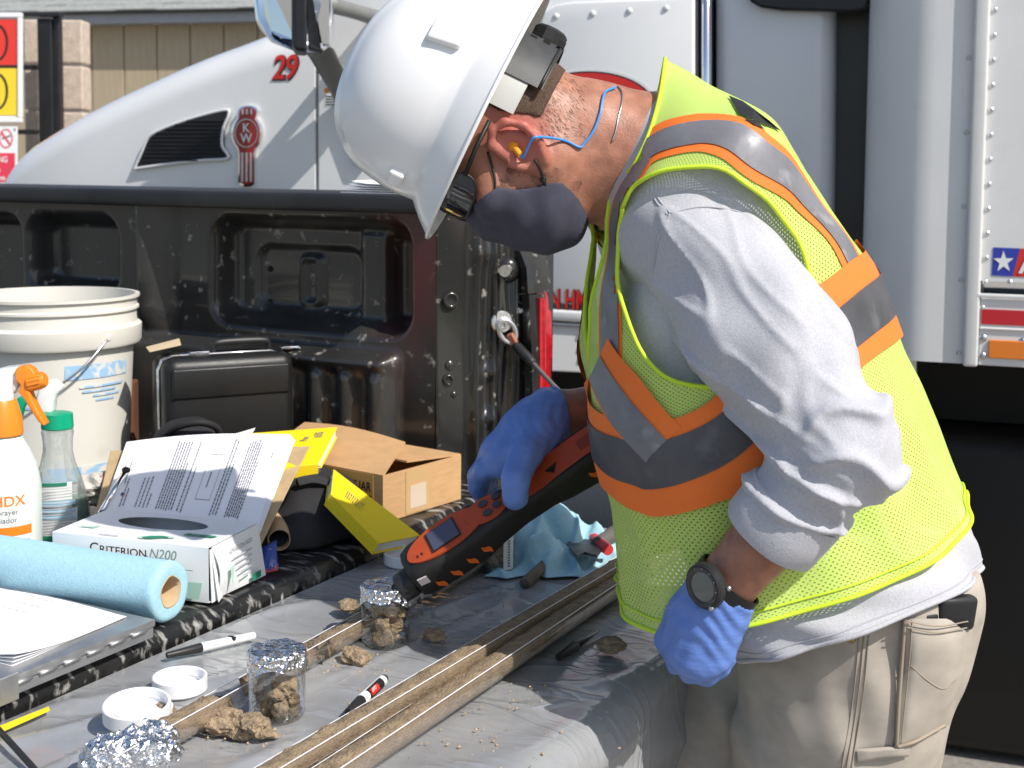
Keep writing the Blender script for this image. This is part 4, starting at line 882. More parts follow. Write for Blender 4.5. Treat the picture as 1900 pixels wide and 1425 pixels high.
mk('bottle_body', lathe(pr, 56, False, 1.0, 0.8), M_clear, sb2, smooth=True)
zl2 = bz2(922); pl_ = [(0, 0.002), (0.038, 0.002), (0.0428, 0.006), (0.0438, bz2(960)), (0.0418, bz2(935)), (0.0405, zl2), (0, zl2)]
mk('green_liquid', lathe(pl_, 48, False, 1.0, 0.8), mat('green_liquid', (0.0, 0.16, 0.065), 0.1, coat=0.5), sb2, smooth=True, sharp=40)
mk('collar', lathe([(0.0225, bz2(798)), (0.0235, bz2(796)), (0.0225, bz2(771)), (0.017, bz2(769)), (0, bz2(769))], 40, False), M_green, sb2, smooth=True, sharp=30)
px_part([(62, 770), (64, 742), (70, 720), (80, 708), (95, 706), (108, 716), (113, 722), (104, 732), (97, 745), (95, 770)], d2 - 0.014, 0.028, M_wplastic, sb2, 'sprayer_head', 0.007)
px_part([(30, 738), (48, 736), (50, 744), (42, 758), (37, 780), (30, 772)], d2 - 0.008, 0.016, M_green, sb2, 'trigger', 0.004)
mk('label', grid(lambda U, W: np.stack([0.0448 * np.sin(U), -0.0448 * 0.8 * np.cos(U) - 0.001, W], -1) * np.array([1, 1, 1]), np.linspace(-0.9, 0.62, 20), np.linspace(bz2(990), bz2(935), 3)), mat('label_pale', (0.74, 0.76, 0.72), 0.5), sb2, smooth=True)
mk('label', grid(lambda U, W: np.stack([0.040 * np.sin(U), -0.040 * 0.8 * np.cos(U) - 0.0025, W], -1), np.linspace(-0.9, 0.5, 20), np.linspace(bz2(934.5), bz2(888), 3)), MATS['label_pale'], sb2, smooth=True)
M_lgreen = mat('label_green', (0.02, 0.20, 0.12), 0.5); M_lblue = mat('label_blue', (0.38, 0.62, 0.76), 0.5)
def lstrip(y0, y1, m_, a0=-0.9, a1=0.6, r=0.0455, name='label_band', off=0.0015): mk(name, grid(lambda U, W: np.stack([r * np.sin(U), -r * 0.8 * np.cos(U) - off, W], -1), np.linspace(a0, a1, 14), np.linspace(bz2(y1), bz2(y0), 2)), m_, sb2, smooth=True)
lstrip(982, 990, M_lgreen); lstrip(888, 894, M_lgreen, -0.9, 0.3, 0.041, off=0.003)
for y_ in (920, 934, 945): lstrip(y_, y_ + 8, M_lblue, -0.9, 0.55, 0.0458)
for k in range(16): lstrip(897 + k * 5.2, 898.8 + k * 5.2, M_inkl, -0.9, 0.42 + 0.1 * (k % 3), 0.0462, 'label_print', 0.002)

# ================================================================ black case against the bed side
CFL, CFR = P(306, 668, 2.34), P(548, 645, 2.45); CFR[2] = CFL[2]; ex_ = unit(CFR - CFL); ey_ = np.array([-ex_[1], ex_[0], 0]); Lc = np.linalg.norm(CFR - CFL); Hc = CFL[2] - TB - 0.002
cs = thing('hard_case', 'black hard shell case with chrome trim standing against the bed side', 'case', (CFL[0], CFL[1], TB + 0.002), frame(ex_, ey_, (0, 0, 1)))
mk('front_shell', bevel(box(0, Lc, 0, 0.052, 0, Hc), 0.022, 5), M_case, cs, smooth=True); mk('rear_shell', bevel(box(0, Lc, 0.060, 0.115, 0, Hc), 0.022, 5), M_case, cs, smooth=True)
mk('shell_ridge', bevel(box(0.012, Lc - 0.012, -0.004, 0.01, Hc - 0.072, Hc - 0.018), 0.004, 3), M_case, cs, smooth=True)
for yy in (0.052, 0.0595):
    pth = [(Lc - 0.01, yy, 0.004), (0.02, yy, 0.004), (0.004, yy, 0.02), (0.001, yy, Hc - 0.026), (0.008, yy, Hc - 0.008), (0.026, yy, Hc - 0.001), (Lc - 0.03, yy, Hc - 0.001), (Lc - 0.008, yy, Hc - 0.008)]
    mk('chrome_trim', tube(pth, 0.0022, 8), M_chrome, cs, smooth=True)
mk('handle', tube([(0.10, 0.056, Hc), (0.102, 0.056, Hc + 0.012), (0.115, 0.056, Hc + 0.018), (0.19, 0.056, Hc + 0.018), (0.203, 0.056, Hc + 0.012), (0.205, 0.056, Hc)], [0.004, 0.005, 0.0075, 0.0075, 0.005, 0.004], 10, smooth_n=30), M_blackpl, cs, smooth=True)
for x_ in (0.055, 0.225): mk('latch', bevel(box(x_, x_ + 0.035, 0.040, 0.062, Hc + 0.0005, Hc + 0.006), 0.002, 2), M_chrome, cs, smooth=True, sharp=40)
mk('hinge', bevel(box(-0.004, 0.004, 0.046, 0.064, 0.06, 0.075), 0.002, 2), M_chrome, cs)
tg = bevel(thick(quad((0.0, 0.02, Hc + 0.012), (0.058, 0.03, Hc + 0.02), (0.066, 0.075, Hc + 0.026), (0.005, 0.07, Hc + 0.014)), 0.0012), 0.0003, 1)
mk('paper_tag', (np.asarray(tg[0]) @ np.array(frame(ex_, ey_, (0, 0, 1))).T + np.array([CFL[0], CFL[1], TB + 0.002]) + RGT * -0.022, tg[1]), mat('buff_card', (0.55, 0.44, 0.28), 0.8), None, label='small folded buff card lying on top of the black case', cat='card')
q = PZ(228, 850, TB); mk('brown_block', bevel(xf(box(-0.02, 0.02, 0, 0.04, 0, 0.15), Matrix.Rotation(RC, 3, 'Z'), P(229, 845, 2.58) * [1, 1, 0] + [0, 0, TB + 0.001]), 0.004, 2), mat('reddish_brown', (0.14, 0.055, 0.03), 0.7, var=0.2, vs=20), None, label='reddish brown block between the white pail and the black case', cat='block')  # narrow reddish brown block set in the gap behind the pail

# ================================================================ cardboard box
a = -0.124; exb = np.array([math.cos(a), math.sin(a), 0]); eyb = np.array([-math.sin(a), math.cos(a), 0]); W_, Dp, Hb = 0.27, 0.199, 0.076
cbx = thing('cardboard_box', 'brown cardboard carton with a loose top flap beside the yellow field book', 'box', (-1.192, 1.736, TB + 0.002), frame(exb, eyb, (0, 0, 1))); t_ = 0.003
for nm, b_ in (('side_panel', box(-t_, 0, 0, Dp, 0, Hb)), ('side_panel', box(-W_, -W_ + t_, 0, Dp, 0, Hb)), ('end_panel', box(-W_ + t_, -t_, 0, t_, 0, Hb)), ('end_panel', box(-W_ + t_, -t_, Dp - t_, Dp, 0, Hb)), ('base_panel', box(-W_ + t_, -t_, t_, Dp - t_, 0, t_))): mk(nm, b_, M_card, cbx)
mk('flap', thick(quad((-W_, 0.0, Hb + 0.001), (0.0, 0.0, Hb + 0.001), (-0.05, 0.112, Hb + 0.030), (-W_ - 0.02, 0.118, Hb + 0.034), 0, 8, 6, lambda U, V: np.array([0, 0, 0.007]) * np.sin(PI * U) * V), 0.003), M_card, cbx, smooth=True, sharp=30)
mk('flap', thick(quad((-0.14, 0.070, Hb + 0.012), (-0.012, 0.072, Hb + 0.010), (-0.001, Dp, Hb + 0.002), (-W_, Dp, Hb + 0.002)), 0.003), M_card, cbx)
M_tapec = mat('packing_tape', (0.56, 0.36, 0.17), 0.25, coat=0.4); mk('packing_tape', box(0.0004, 0.0009, 0.055, 0.115, 0.002, Hb - 0.002), M_tapec, cbx); mk('tape_remnant', box(0.0010, 0.0014, 0.065, 0.105, 0.01, 0.048), mat('clear_tape', (0.62, 0.50, 0.38), 0.2, coat=0.6), cbx)
mk('flap_tape', box(-0.13, -0.02, -0.0009, -0.0003, Hb * 0.35, Hb - 0.001), mat('kraft_tape', (0.62, 0.36, 0.10), 0.5), cbx)
for s_, z_ in (("S JAR", 0.047), ('7', 0.026)): mk('lettering', place(text(s_, 0.021, bold=0.0004), (-0.062 if z_ > 0.03 else -0.03, -0.001, z_), (1, 0, 0), (0, 0, 1), sx=0.8), M_blk, cbx)

# ================================================================ documents, field books and bag in the bed
TLp, TRp, BRp, BLp = P(236, 826, 2.125), P(541, 815, 2.14), P(474, 990, 1.905), P(188, 960, 1.965)
cb = thing('clipboard', 'brown clipboard with printed white sheets leaning behind the glove box', 'clipboard', (TLp + BRp) / 2)
un, wn_ = unit(TRp - TLp), unit(BLp - TLp); nrm = unit(np.cross(un, -wn_)); nrm = nrm if nrm[2] > 0 else -nrm
bq = [P(205, 835, 2.125) - nrm * 0.004, P(574, 827, 2.14) - nrm * 0.004, P(482, 1013, 1.88) - nrm * 0.004, P(172, 968, 1.965) - nrm * 0.004]
mk('board', bevel(thick(quad(*bq, 0, 1, 1), 0.003), 0.0008, 1), M_kraft, cb, 'world')
for k in range(3):
    o_ = nrm * (0.0012 * k + 0.001) + un * 0.003 * (2 - k); mk('sheet', quad(TLp + o_, TRp + o_ + nrm * 0.004 * k, BRp + o_, BLp + o_, 0.0003, 10, 8, lambda U, V: nrm * (0.006 * np.sin(PI * U) * (1 - V) + 0.003 * np.sin(3 * U + 1))), M_paper, cb, 'world', smooth=True, sharp=40)
def on_sheet(u, v, l=0.0045): return TLp * (1 - u) * (1 - v) + TRp * u * (1 - v) + BRp * u * v + BLp * (1 - u) * v + nrm * (l + 0.004 * 2 * u * (1 - v) + 0.006 * math.sin(PI * u) * (1 - v) + 0.003 * math.sin(3 * u + 1))
V_, F_ = [], []
def dash(u0, u1, v0, v1):
    n = len(V_); V_.extend([on_sheet(u0, v0), on_sheet(u1, v0), on_sheet(u1, v1), on_sheet(u0, v1)]); F_.append([n, n + 3, n + 2, n + 1])
rs = random.Random(3)
for blk, (u0, u1, dens) in enumerate(((0.10, 0.14, 2), (0.20, 0.30, 4), (0.335, 0.45, 7), (0.47, 0.52, 2), (0.68, 0.735, 3), (0.775, 0.87, 7))):
    for r__ in range(dens):
        u = u0 + (u1 - u0) * r__ / dens; v = 0.90 - rs.random() * 0.02; end = (0.55 if blk < 2 else 0.10) + (rs.random() * 0.3 if r__ == dens - 1 else 0)
        while v > end:
            l_ = 0.012 + rs.random() * 0.03; dash(u, u + 0.0075, v - l_, v); v -= l_ + 0.008
mk('print', (np.array(V_), F_), M_ink, cb, 'world', kind='stuff')
V_, F_ = [], []
for (a0, a1, b0, b1) in ((0.56, 0.562, 0.25, 0.75), (0.65, 0.652, 0.25, 0.75), (0.56, 0.652, 0.25, 0.255), (0.56, 0.652, 0.745, 0.75), (0.60, 0.606, 0.45, 0.62), (0.93, 0.935, 0.2, 0.27), (0.05, 0.056, 0.35, 0.6), (0.08, 0.086, 0.3, 0.6)): dash(a0, a1, b0, b1)
mk('print_frame', (np.array(V_), F_), M_ink, cb, 'world', kind='stuff')
V_, F_ = [], []; dash(0.085, 0.10, 0.72, 0.76); mk('logo_mark', (np.array(V_), F_), M_blue, cb, 'world'); V_, F_ = [], []; dash(0.102, 0.112, 0.73, 0.77); mk('logo_mark', (np.array(V_), F_), M_orange, cb, 'world')
e0, e1 = P(186, 953, 1.945) , P(234, 872, 2.025)
mk('clip_bar', tube([e0, e1], 0.0045, 10), M_chrome, cb, 'world', smooth=True); mk('clip_wire', tube([P(236, 874, 2.02), P(222, 895, 2.0), P(212, 918, 1.98), P(200, 935, 1.96), P(194, 950, 1.945)], 0.0012, 6, smooth_n=24), M_steel, cb, 'world', smooth=True)
for c_ in (P(234, 872, 2.015), P(192, 952, 1.935)): mk('clip_grip', lump(c_, (0.008, 0.006, 0.005), 2, 10, 0.1, 2), M_blackpl, cb, 'world', smooth=True)

def slab(q4, t, mats, name, label, cat, pages=(1, 2), group=None):
    """a book: q4 its upper cover corners (far left, far right, near right, near left)"""
    q4 = [np.asarray(x, float) for x in q4]; n = unit(np.cross(q4[1] - q4[0], q4[3] - q4[0])); n = n if n[2] > 0 else -n
    c = sum(q4) / 4; b = thing(name, label, cat, c - n * t)
    mk('cover', bevel(thick(quad(*q4), 0.0022, n if np.cross(q4[1] - q4[0], q4[3] - q4[0]) @ n > 0 else n), 0.0007, 1), mats[0], b, 'world')
    lo_ = [x - n * t for x in q4]; mk('cover', bevel(thick(quad(*lo_), 0.0022, n), 0.0007, 1), mats[0], b, 'world')
    ins = [x + (c - x) * 0.035 - n * 0.0024 for x in q4]; v, f = thick(quad(*ins), t - 0.003, n); mk('pages', (v, f), mats[1], b, 'world')
    return b, n, q4
b1, n1, q1 = slab([P(430, 806, 2.20), P(626, 792, 2.26), P(590, 861, 2.10), P(455, 872, 2.05)], 0.017, (M_yel, M_page), 'field_book', 'yellow field book lying flat above the black bag', 'book')
mk('spine', thick(quad(q1[3] + n1 * 0.0, q1[2] + n1 * 0.0, q1[2] - n1 * 0.019, q1[3] - n1 * 0.019), 0.002), M_yel, b1, 'world')
def on_q(q4, u, v): return q4[0] * (1 - u) * (1 - v) + q4[1] * u * (1 - v) + q4[2] * u * v + q4[3] * (1 - u) * v
exq, eyq = unit(q1[1] - q1[0]), unit(q1[0] - q1[3]); 
def write(s, q4, n, u, v, size, dx, dy, m, parent, sx=0.8, shear=0.1):
    o = on_q(q4, u, v); mk('handwriting', place(text(s, size, shear=shear, bold=0.0002), o + n * 0.0006, dx, dy, sx=sx, lift=0.0003), m, parent, 'world')
rt, upq = unit(q1[2] - q1[1]), unit(q1[1] - q1[0])
write('#35', q1, n1, 0.88, 0.28, 0.020, -rt, -upq * 1, M_ink, b1); write('Pex', q1, n1, 0.74, 0.36, 0.017, -rt, -upq, M_ink, b1); write('Site', q1, n1, 0.55, 0.30, 0.015, -rt, -upq, M_ink, b1)
o_ = on_q(q1, 0.90, 1.0) - n1 * 0.014; mk('handwriting', place(text('35', 0.016, shear=0.1), o_ + np.array([0, 0, 0]) - unit(q1[0] - q1[3]) * 0.0006, unit(q1[2] - q1[3]), n1, lift=0.0004), M_ink, b1, 'world')
b2, n2, q2 = slab([P(619, 870, 2.09), P(780, 993, 2.03), P(704, 1008, 1.945), P(614, 916, 2.0)], 0.018, (M_yel, M_page), 'field_book', 'yellow field book slanting down from the bag onto the tailgate', 'book')
mk('spine', thick(quad(q2[3], q2[2], q2[2] - n2 * 0.020, q2[3] - n2 * 0.020), 0.002), M_yel, b2, 'world')
rs = random.Random(5); V_, F_ = [], []
dq, eq = unit(q2[1] - q2[0]), unit(q2[0] - q2[3])
for r__ in range(3):
    for k in range(9):
        o = on_q(q2, 0.22 + 0.028 * k, 0.45 + 0.10 * r__) + n2 * 0.001; w_, h_ = 0.0016, 0.003 + 0.005 * rs.random(); n = len(V_); V_.extend([o, o + dq * w_, o + dq * w_ + eq * h_, o + eq * h_]); F_.append([n, n + 1, n + 2, n + 3])
mk('handwriting', (np.array(V_), F_), M_ink, b2, 'world', kind='stuff')
mk('paper_card', bevel(thick(quad(P(416, 812, 2.19), P(474, 795, 2.23), P(458, 820, 2.17), P(420, 828, 2.15)), 0.0015), 0.0004, 1), M_sticker, None, label='white card with small red picture at the end of the flat yellow book', cat='card')
mk('card_picture', quad(P(430, 812, 2.175), P(446, 805, 2.185), P(440, 815, 2.165), P(432, 818, 2.16), 0.0006), M_red, bpy.data.objects['paper_card'], 'world')
# black bag and cap
c1_, c2_ = P(556, 945, 2.03), P(620, 930, 2.13)
def bag_f(p):
    a_ = cone(p, P(548, 1015, 2.02), P(570, 924, 2.10), 0.040, 0.038); b_ = cone(p, P(648, 985, 2.10), P(618, 925, 2.15), 0.048, 0.040); c_ = cone(p, P(548, 1015, 2.02), P(648, 985, 2.10), 0.042, 0.048)
    d_ = smin(smin(a_, b_, 0.05), c_, 0.04) + 0.004 * np.sin(p[:, 0] * 70 + p[:, 2] * 90) * np.sin(p[:, 1] * 60 - p[:, 2] * 40) + 0.003 * wob(p, 45, 6, 2)
    return np.maximum(d_, TB + 0.002 - p[:, 2])
lo_ = np.minimum(P(500, 1030, 2.0), P(660, 860, 2.2)) - 0.1; hi_ = np.maximum(P(500, 1030, 2.0), P(660, 860, 2.2)) + 0.1
bg_ = mk('bag', surfnet(bag_f, [lo_[0], lo_[1], TB - 0.03], [hi_[0], hi_[1], 1.10], 0.005), M_nylon, None, smooth=True, label='crumpled black fabric bag between the clipboard and the yellow books', cat='bag')
mk('webbing', tube([P(552, 898, 2.06), P(580, 893, 2.07), P(612, 900, 2.08)], 0.010, 4, smooth_n=12), M_nylon, bg_, 'world')
def cap_f(p):
    c = P(352, 826, 2.28); return np.maximum(ell(p, c, np.stack([RGT, unit([FWD[0], FWD[1], 0]), [0, 0, 1]]), (0.062, 0.06, 0.045)) + 0.003 * wob(p, 60, 6, 3), c[2] - 0.04 - p[:, 2])
cc = P(352, 826, 2.28)
cap_ = mk('cap', surfnet(cap_f, cc - 0.1, cc + 0.1, 0.004), M_nylon, None, smooth=True, label='black cloth cap lying behind the printed sheets', cat='cap')
mk('cap_brim', tube([P(300, 815, 2.24), P(330, 792, 2.22), P(372, 784, 2.22), P(402, 794, 2.24), P(408, 815, 2.26)], 0.006, 8, smooth_n=24), M_nylon, cap_, 'world', smooth=True)
# kraft tube, snack wrapper, crumpled bag
ta, tb = P(518, 1002, 1.955), P(512, 970, 2.03); tv_, tf_ = tube([ta, tb], 0.0165, 24, cap=False)
kt = mk('cardboard_tube', thick((tv_, tf_), 0.0015), M_core, None, smooth=True, sharp=40, label='short kraft paper tube standing between glove box and black bag', cat='tube')
wq = [P(486, 1018, 1.90), P(512, 1003, 1.92), P(516, 1058, 1.875), P(487, 1064, 1.86)]
wr = mk('snack_wrapper', thick(quad(*wq, 0, 10, 12, lambda U, V: FWD * (-0.012 * np.sin(PI * U) * np.sin(PI * V) + 0.002 * np.sin(20 * U + 9 * V))), 0.002), mat('blue_wrapper', (0.03, 0.06, 0.30), 0.25, coat=0.6), None, smooth=True, label='blue foil snack wrapper beside the end of the glove box', cat='wrapper')
mk('wrapper_band', quad(wq[0] * 0.1 + wq[3] * 0.9 - FWD * 0.006, wq[1] * 0.2 + wq[2] * 0.8 - FWD * 0.006, wq[2] - FWD * 0.003, wq[3] - FWD * 0.003, 0.001), M_red, wr, 'world')
V_, F_ = [], []
for k in range(7):
    o = wq[1] * 0.75 + wq[0] * 0.25 + (wq[2] - wq[1]) * (0.15 + 0.09 * k) - FWD * 0.0125; n = len(V_); V_.extend([o, o - unit(RGT) * 0.007, o - unit(RGT) * 0.007 - UPV * 0.0028, o - UPV * 0.0028]); F_.append([n, n + 3, n + 2, n + 1])
mk('wrapper_print', (np.array(V_), F_), M_sticker, wr, 'world', kind='stuff')
c_ = P(185, 905, 2.10); cr_ = mk('crumpled_bag', lump(c_, (0.035, 0.03, 0.022), 4, 60, 0.5, 4), mat('crumpled_wrapper', (0.60, 0.56, 0.50), 0.4, dirt=(0.5, 0.06, 0.06), ds=40, dth=0.60, dw=0.03), None, label='crumpled white and red wrapper between the green bottle and the clipboard', cat='wrapper')

# ================================================================ glove box
a = 0.20; exg = np.array([math.cos(a), math.sin(a), 0]); eyg = np.array([-math.sin(a), math.cos(a), 0]); Lg, Wg, Hg = 0.235, 0.131, 0.072
gb = thing('glove_box', 'white and green dispenser carton of gloves with oval opening', 'box', (-1.158, 1.294, TB + 0.004), frame(exg, eyg, (0, 0, 1)))
M_gbox = mat('glove_carton', (0.80, 0.82, 0.82), 0.45, var=0.03, vs=12, bump=0.1, bs=25); M_gg = mat('carton_green', (0.02, 0.24, 0.14), 0.5); M_gpale = mat('carton_pale_green', (0.45, 0.66, 0.56), 0.5)
n = 40; V_, F_ = [], []; cx_, cy_, rx_, ry_ = -0.120, 0.085, 0.068, 0.027
rim_o = []; 
for k in range(n):
    t = 2 * PI * k / n; c_, s_ = math.cos(t), math.sin(t); mx_ = max(abs(c_) / 0.5, abs(s_) / 0.5)
    # outer ring follows the rectangle
    dx, dy = c_ * 1.0, s_ * 0.55
    kx = 1e9
    for lim, dd in (((0 - cx_), dx), ((-Lg - cx_), dx)): kx = min(kx, lim / dd) if dd * lim > 0 else kx
    for lim, dd in (((Wg - cy_), dy), ((0 - cy_), dy)): kx = min(kx, lim / dd) if dd * lim > 0 else kx
    rim_o.append((cx_ + dx * kx, cy_ + dy * kx))
for k in range(n): V_.append((rim_o[k][0], rim_o[k][1], Hg))
for k in range(n): t = 2 * PI * k / n; V_.append((cx_ + rx_ * math.cos(t), cy_ + ry_ * math.sin(t), Hg - 0.0002))
F_ = [[k, (k + 1) % n, n + (k + 1) % n, n + k] for k in range(n)]
b4 = len(V_); V_ += [(0, 0, Hg), (-Lg, 0, Hg), (-Lg, Wg, Hg), (0, Wg, Hg)]
def nearest(c): return min(range(n), key=lambda k: (rim_o[k][0] - c[0]) ** 2 + (rim_o[k][1] - c[1]) ** 2)
for ci, c in enumerate(((0, 0), (-Lg, 0), (-Lg, Wg), (0, Wg))):
    # fill corners
    i = nearest(c)
    for j in (i - 1, i): F_.append([j % n, b4 + ci, (j + 1) % n])
mk('top_panel', (np.array(V_), F_), M_gbox, gb)
mk('front_panel', quad((-Lg, 0, 0), (0, 0, 0), (0, 0, Hg), (-Lg, 0, Hg), 0.0, 14, 8, lambda U, V: np.array([0, -0.007, 0]) * np.sin(PI * U) * np.sin(PI * V)), M_gbox, gb, smooth=True)
mk('rear_panel', box(-Lg, 0, Wg - 0.0008, Wg, 0, Hg - 0.0015), M_gbox, gb); mk('base_panel', box(-Lg, 0, 0.001, Wg - 0.001, 0, 0.0008), M_gbox, gb); mk('end_panel', box(-Lg, -Lg + 0.0008, 0.001, Wg - 0.001, 0.001, Hg - 0.0015), M_gbox, gb)
mk('end_panel', quad((0, 0.02, 0), (0.012, Wg, 0.0), (0.0, Wg, Hg - 0.001), (0.0, 0.008, Hg - 0.001), 0.0012, 6, 6, lambda U, V: np.array([0.009, 0, 0]) * np.sin(PI * V) * (1 - U)), M_gbox, gb, smooth=True, sharp=40)
for k in range(2): mk('end_flap', quad((0.002 + 0.006 * k, 0.004 + 0.007 * k, -0.001), (0.003, 0.03, 0.0), (0.0, 0.02, Hg - 0.004), (0.0005, 0.002 + 0.004 * k, Hg - 0.003), 0.001), M_gbox, gb)
mk('glove_stack', bevel(box(-Lg + 0.01, -0.01, 0.01, Wg - 0.01, 0.002, Hg - 0.045), 0.008, 2), mat('shaded_gloves', (0.006, 0.007, 0.014), 0.8), gb)  # glove colour darkened to stand for the shade inside the opening
def gtext(s, x, z, size, m, sx=1.0, bold=0.0, shear=0.0): mk('lettering', place(text(s, size, bold=bold * size, shear=shear), (x, -0.0076, z), (1, 0, 0), (0, 0, 1), sx=sx), m, gb)
gtext('C', -0.172, 0.0535, 0.0185, M_blk, 1.1, 0.01); gtext('RITERION', -0.157, 0.0535, 0.0145, M_blk, 1.12, 0.012); gtext('N200', -0.083, 0.0535, 0.0185, mat('carton_grey_ink', (0.25, 0.33, 0.31), 0.5), 0.95, 0.01, 0.25)
gtext('ES', -0.052, 0.030, 0.0125, mat('carton_dark_ink', (0.05, 0.09, 0.08), 0.5)); mk('print_line', place((np.array([(0, 0, 0), (0.05, 0, 0), (0.05, 0.0008, 0), (0, 0.0008, 0)]), [[0, 1, 2, 3]]), (-0.068, -0.0075, 0.0425), (1, 0, 0), (0, 0, 1)), M_gg, gb)
mk('green_wash', place((np.array([(0, 0, 0), (0.075, 0, 0), (0.08, 0.022, 0), (0.0, 0.020, 0)]), [[0, 1, 2, 3]]), (-0.085, -0.0070, 0.006), (1, 0, 0), (0, 0, 1)), M_gpale, gb); mk('green_band', place((np.array([(0, 0, 0), (0.06, 0, 0), (0.06, 0.009, 0), (0, 0.009, 0)]), [[0, 1, 2, 3]]), (-0.105, -0.0066, 0.001), (1, 0, 0), (0, 0, 1)), M_gg, gb)
# top print: maker's line, hand picture, size tab
mk('size_tab', place((np.array([(0, 0, 0), (0.044, 0, 0), (0.048, 0.009, 0), (0.004, 0.009, 0)]), [[0, 1, 2, 3]]), (-0.062, 0.040, Hg + 0.0006), (1, 0, 0), (0, 1, 0)), M_gg, gb); mk('lettering', place(text('Large', 0.0065), (-0.050, 0.0415, Hg + 0.0012), (1, 0, 0), (0, 1, 0)), M_sticker, gb)
gq = [(0, 0), (0.012, 0.010), (0.03, 0.016), (0.046, 0.014), (0.05, 0.009), (0.036, 0.006), (0.02, -0.004), (0.006, -0.006)]
mk('glove_picture', place((np.array([(x, y, 0) for x, y in gq]), [list(range(len(gq)))]), (-0.112, 0.012, Hg + 0.0006), (1, 0, 0), (0, 1, 0)), M_gpale, gb); mk('glove_picture', place((np.array([(x * 0.7, y * 0.8, 0) for x, y in gq]), [list(range(len(gq)))]), (-0.105, 0.0115, Hg + 0.0012), (1, 0, 0), (0, 1, 0)), M_gg, gb)
mk('corner_mark', place((np.array([(0, 0, 0), (0.03, 0, 0), (0.034, 0.014, 0)]), [[0, 1, 2]]), (-0.222, 0.030, Hg + 0.0006), (1, 0, 0), (0, 1, 0)), M_gpale, gb); mk('print_line', place((np.array([(0, 0, 0), (0.03, 0, 0), (0.03, 0.003, 0), (0, 0.003, 0)]), [[0, 1, 2, 3]]), (-0.168, 0.006, Hg + 0.0006), (1, 0, 0), (0, 1, 0)), M_inkl, gb)
oe = np.array([0.0105, 0.0, 0.0]); 
def etext(s, y, z, size, m): mk('lettering', place(text(s, size), (0.0115 if z < 0.03 else 0.0085, y, z), unit([-0.03, 1, 0]), unit([-0.08, 0, 1]), lift=0.0012), m, gb)
etext('CRITERION N200', 0.036, 0.055, 0.0085, M_ink)
for k in range(5): mk('print_line', place((np.array([(0, 0, 0), (0.055 - 0.008 * k, 0, 0), (0.055 - 0.008 * k, 0.0022, 0), (0, 0.0022, 0)]), [[0, 1, 2, 3]]), (0.0098 + 0.0009 * k, 0.042 + 0.005 * k, 0.046 - 0.007 * k), unit([-0.03, 1, 0]), unit([-0.08, 0, 1]), lift=0.0016), M_inkl, gb)
mk('size_tab', place((np.array([(0, 0, 0), (0.026, 0, 0), (0.026, 0.009, 0), (0, 0.009, 0)]), [[0, 1, 2, 3]]), (0.0132, 0.088, 0.004), unit([-0.03, 1, 0]), (0, 0, 1), lift=0.0012), M_gg, gb)
mk('end_mark', place((np.array([(0, 0, 0), (0.012, 0, 0), (0.006, -0.03, 0)]), [[0, 2, 1]]), (0.0128, 0.030, 0.040), unit([-0.03, 1, 0]), (0, 0, 1), lift=0.0016), M_gpale, gb)

# ================================================================ towel roll and aluminium form holder
z_ = TB + 0.040; ra = PZ(317, 1098, z_); rb = PZ(0, 1048, z_); ax_ = unit(rb - ra); rr_ = 0.0375
rl = thing('towel_roll', 'light blue paper towel roll lying in front of the glove box', 'towel roll', ra * [1, 1, 0] + [0, 0, TB + 0.002])
Lr = 0.36; upz = np.array([0, 0, 1.0]); sdx = np.cross(upz, ax_)
def ringr(s, r, seed=0): return [ra + ax_ * s + (math.cos(t) * sdx + math.sin(t) * upz) * (r + 0.0006 * math.sin(5 * t + s * 20)) for t in np.linspace(0, 2 * PI, 57)[:-1]]
mk('towel', loft([ringr(0.004, 0.0185), ringr(0.0, 0.020), ringr(-0.001, 0.030), ringr(0.0, rr_ - 0.003), ringr(0.003, rr_)] + [ringr(s, rr_) for s in np.linspace(0.01, Lr, 20)] + [ringr(Lr + 0.001, 0.0185)], cap=False), M_towel, rl, 'world', smooth=True, sharp=50)
v, f = loft([ringr(s, 0.0186) for s in np.linspace(-0.0005, Lr, 6)], cap=False); mk('roll_core', thick((v, f), -0.0012), M_core, rl, 'world', smooth=True)
tl = [[ra + ax_ * s + sdx * x + upz * y for s in np.linspace(-0.002, 0.30, 14)] for x, y in ((-rr_ * 0.80, -rr_ * 0.55), (-rr_ * 0.95, -rr_ * 0.80), (-rr_ * 0.75, -rr_ * 1.02), (-rr_ * 0.2, -rr_ * 1.03))]
tl = [[ra + ax_ * s + sdx * x + upz * y for s in np.linspace(-0.004, 0.06, 8)] for x, y in ((rr_ * 0.99, -0.002), (rr_ * 1.10, -rr_ * 0.5), (rr_ * 1.05, -rr_ * 0.9), (rr_ * 0.85, -rr_ * 1.02))] if sdx @ -FWD < 0 else tl
M_form = mat('form_holder_aluminium', (0.50, 0.50, 0.50), 0.42, 0.85, var=0.08, vs=30, rvar=0.08)
xm_ = PZ(280, 1147, TB + 0.026)[0] + 0.004; ym = PZ(278, 1146, TB + 0.026)[1]
fh = thing('form_holder', 'aluminium form holder with a pad of white forms at the lower left', 'form holder', (xm_ - 0.12, ym - 0.15, TB + 0.003))
mk('tray', bevel(box(xm_ - 0.26, xm_, ym - 0.34, ym, TB + 0.003, TB + 0.016), 0.002, 2), M_form, fh, 'world', smooth=True, sharp=30); mk('lid', bevel(box(xm_ - 0.258, xm_ + 0.002, ym - 0.338, ym + 0.001, TB + 0.0165, TB + 0.0255), 0.002, 2), M_form, fh, 'world', smooth=True, sharp=30)
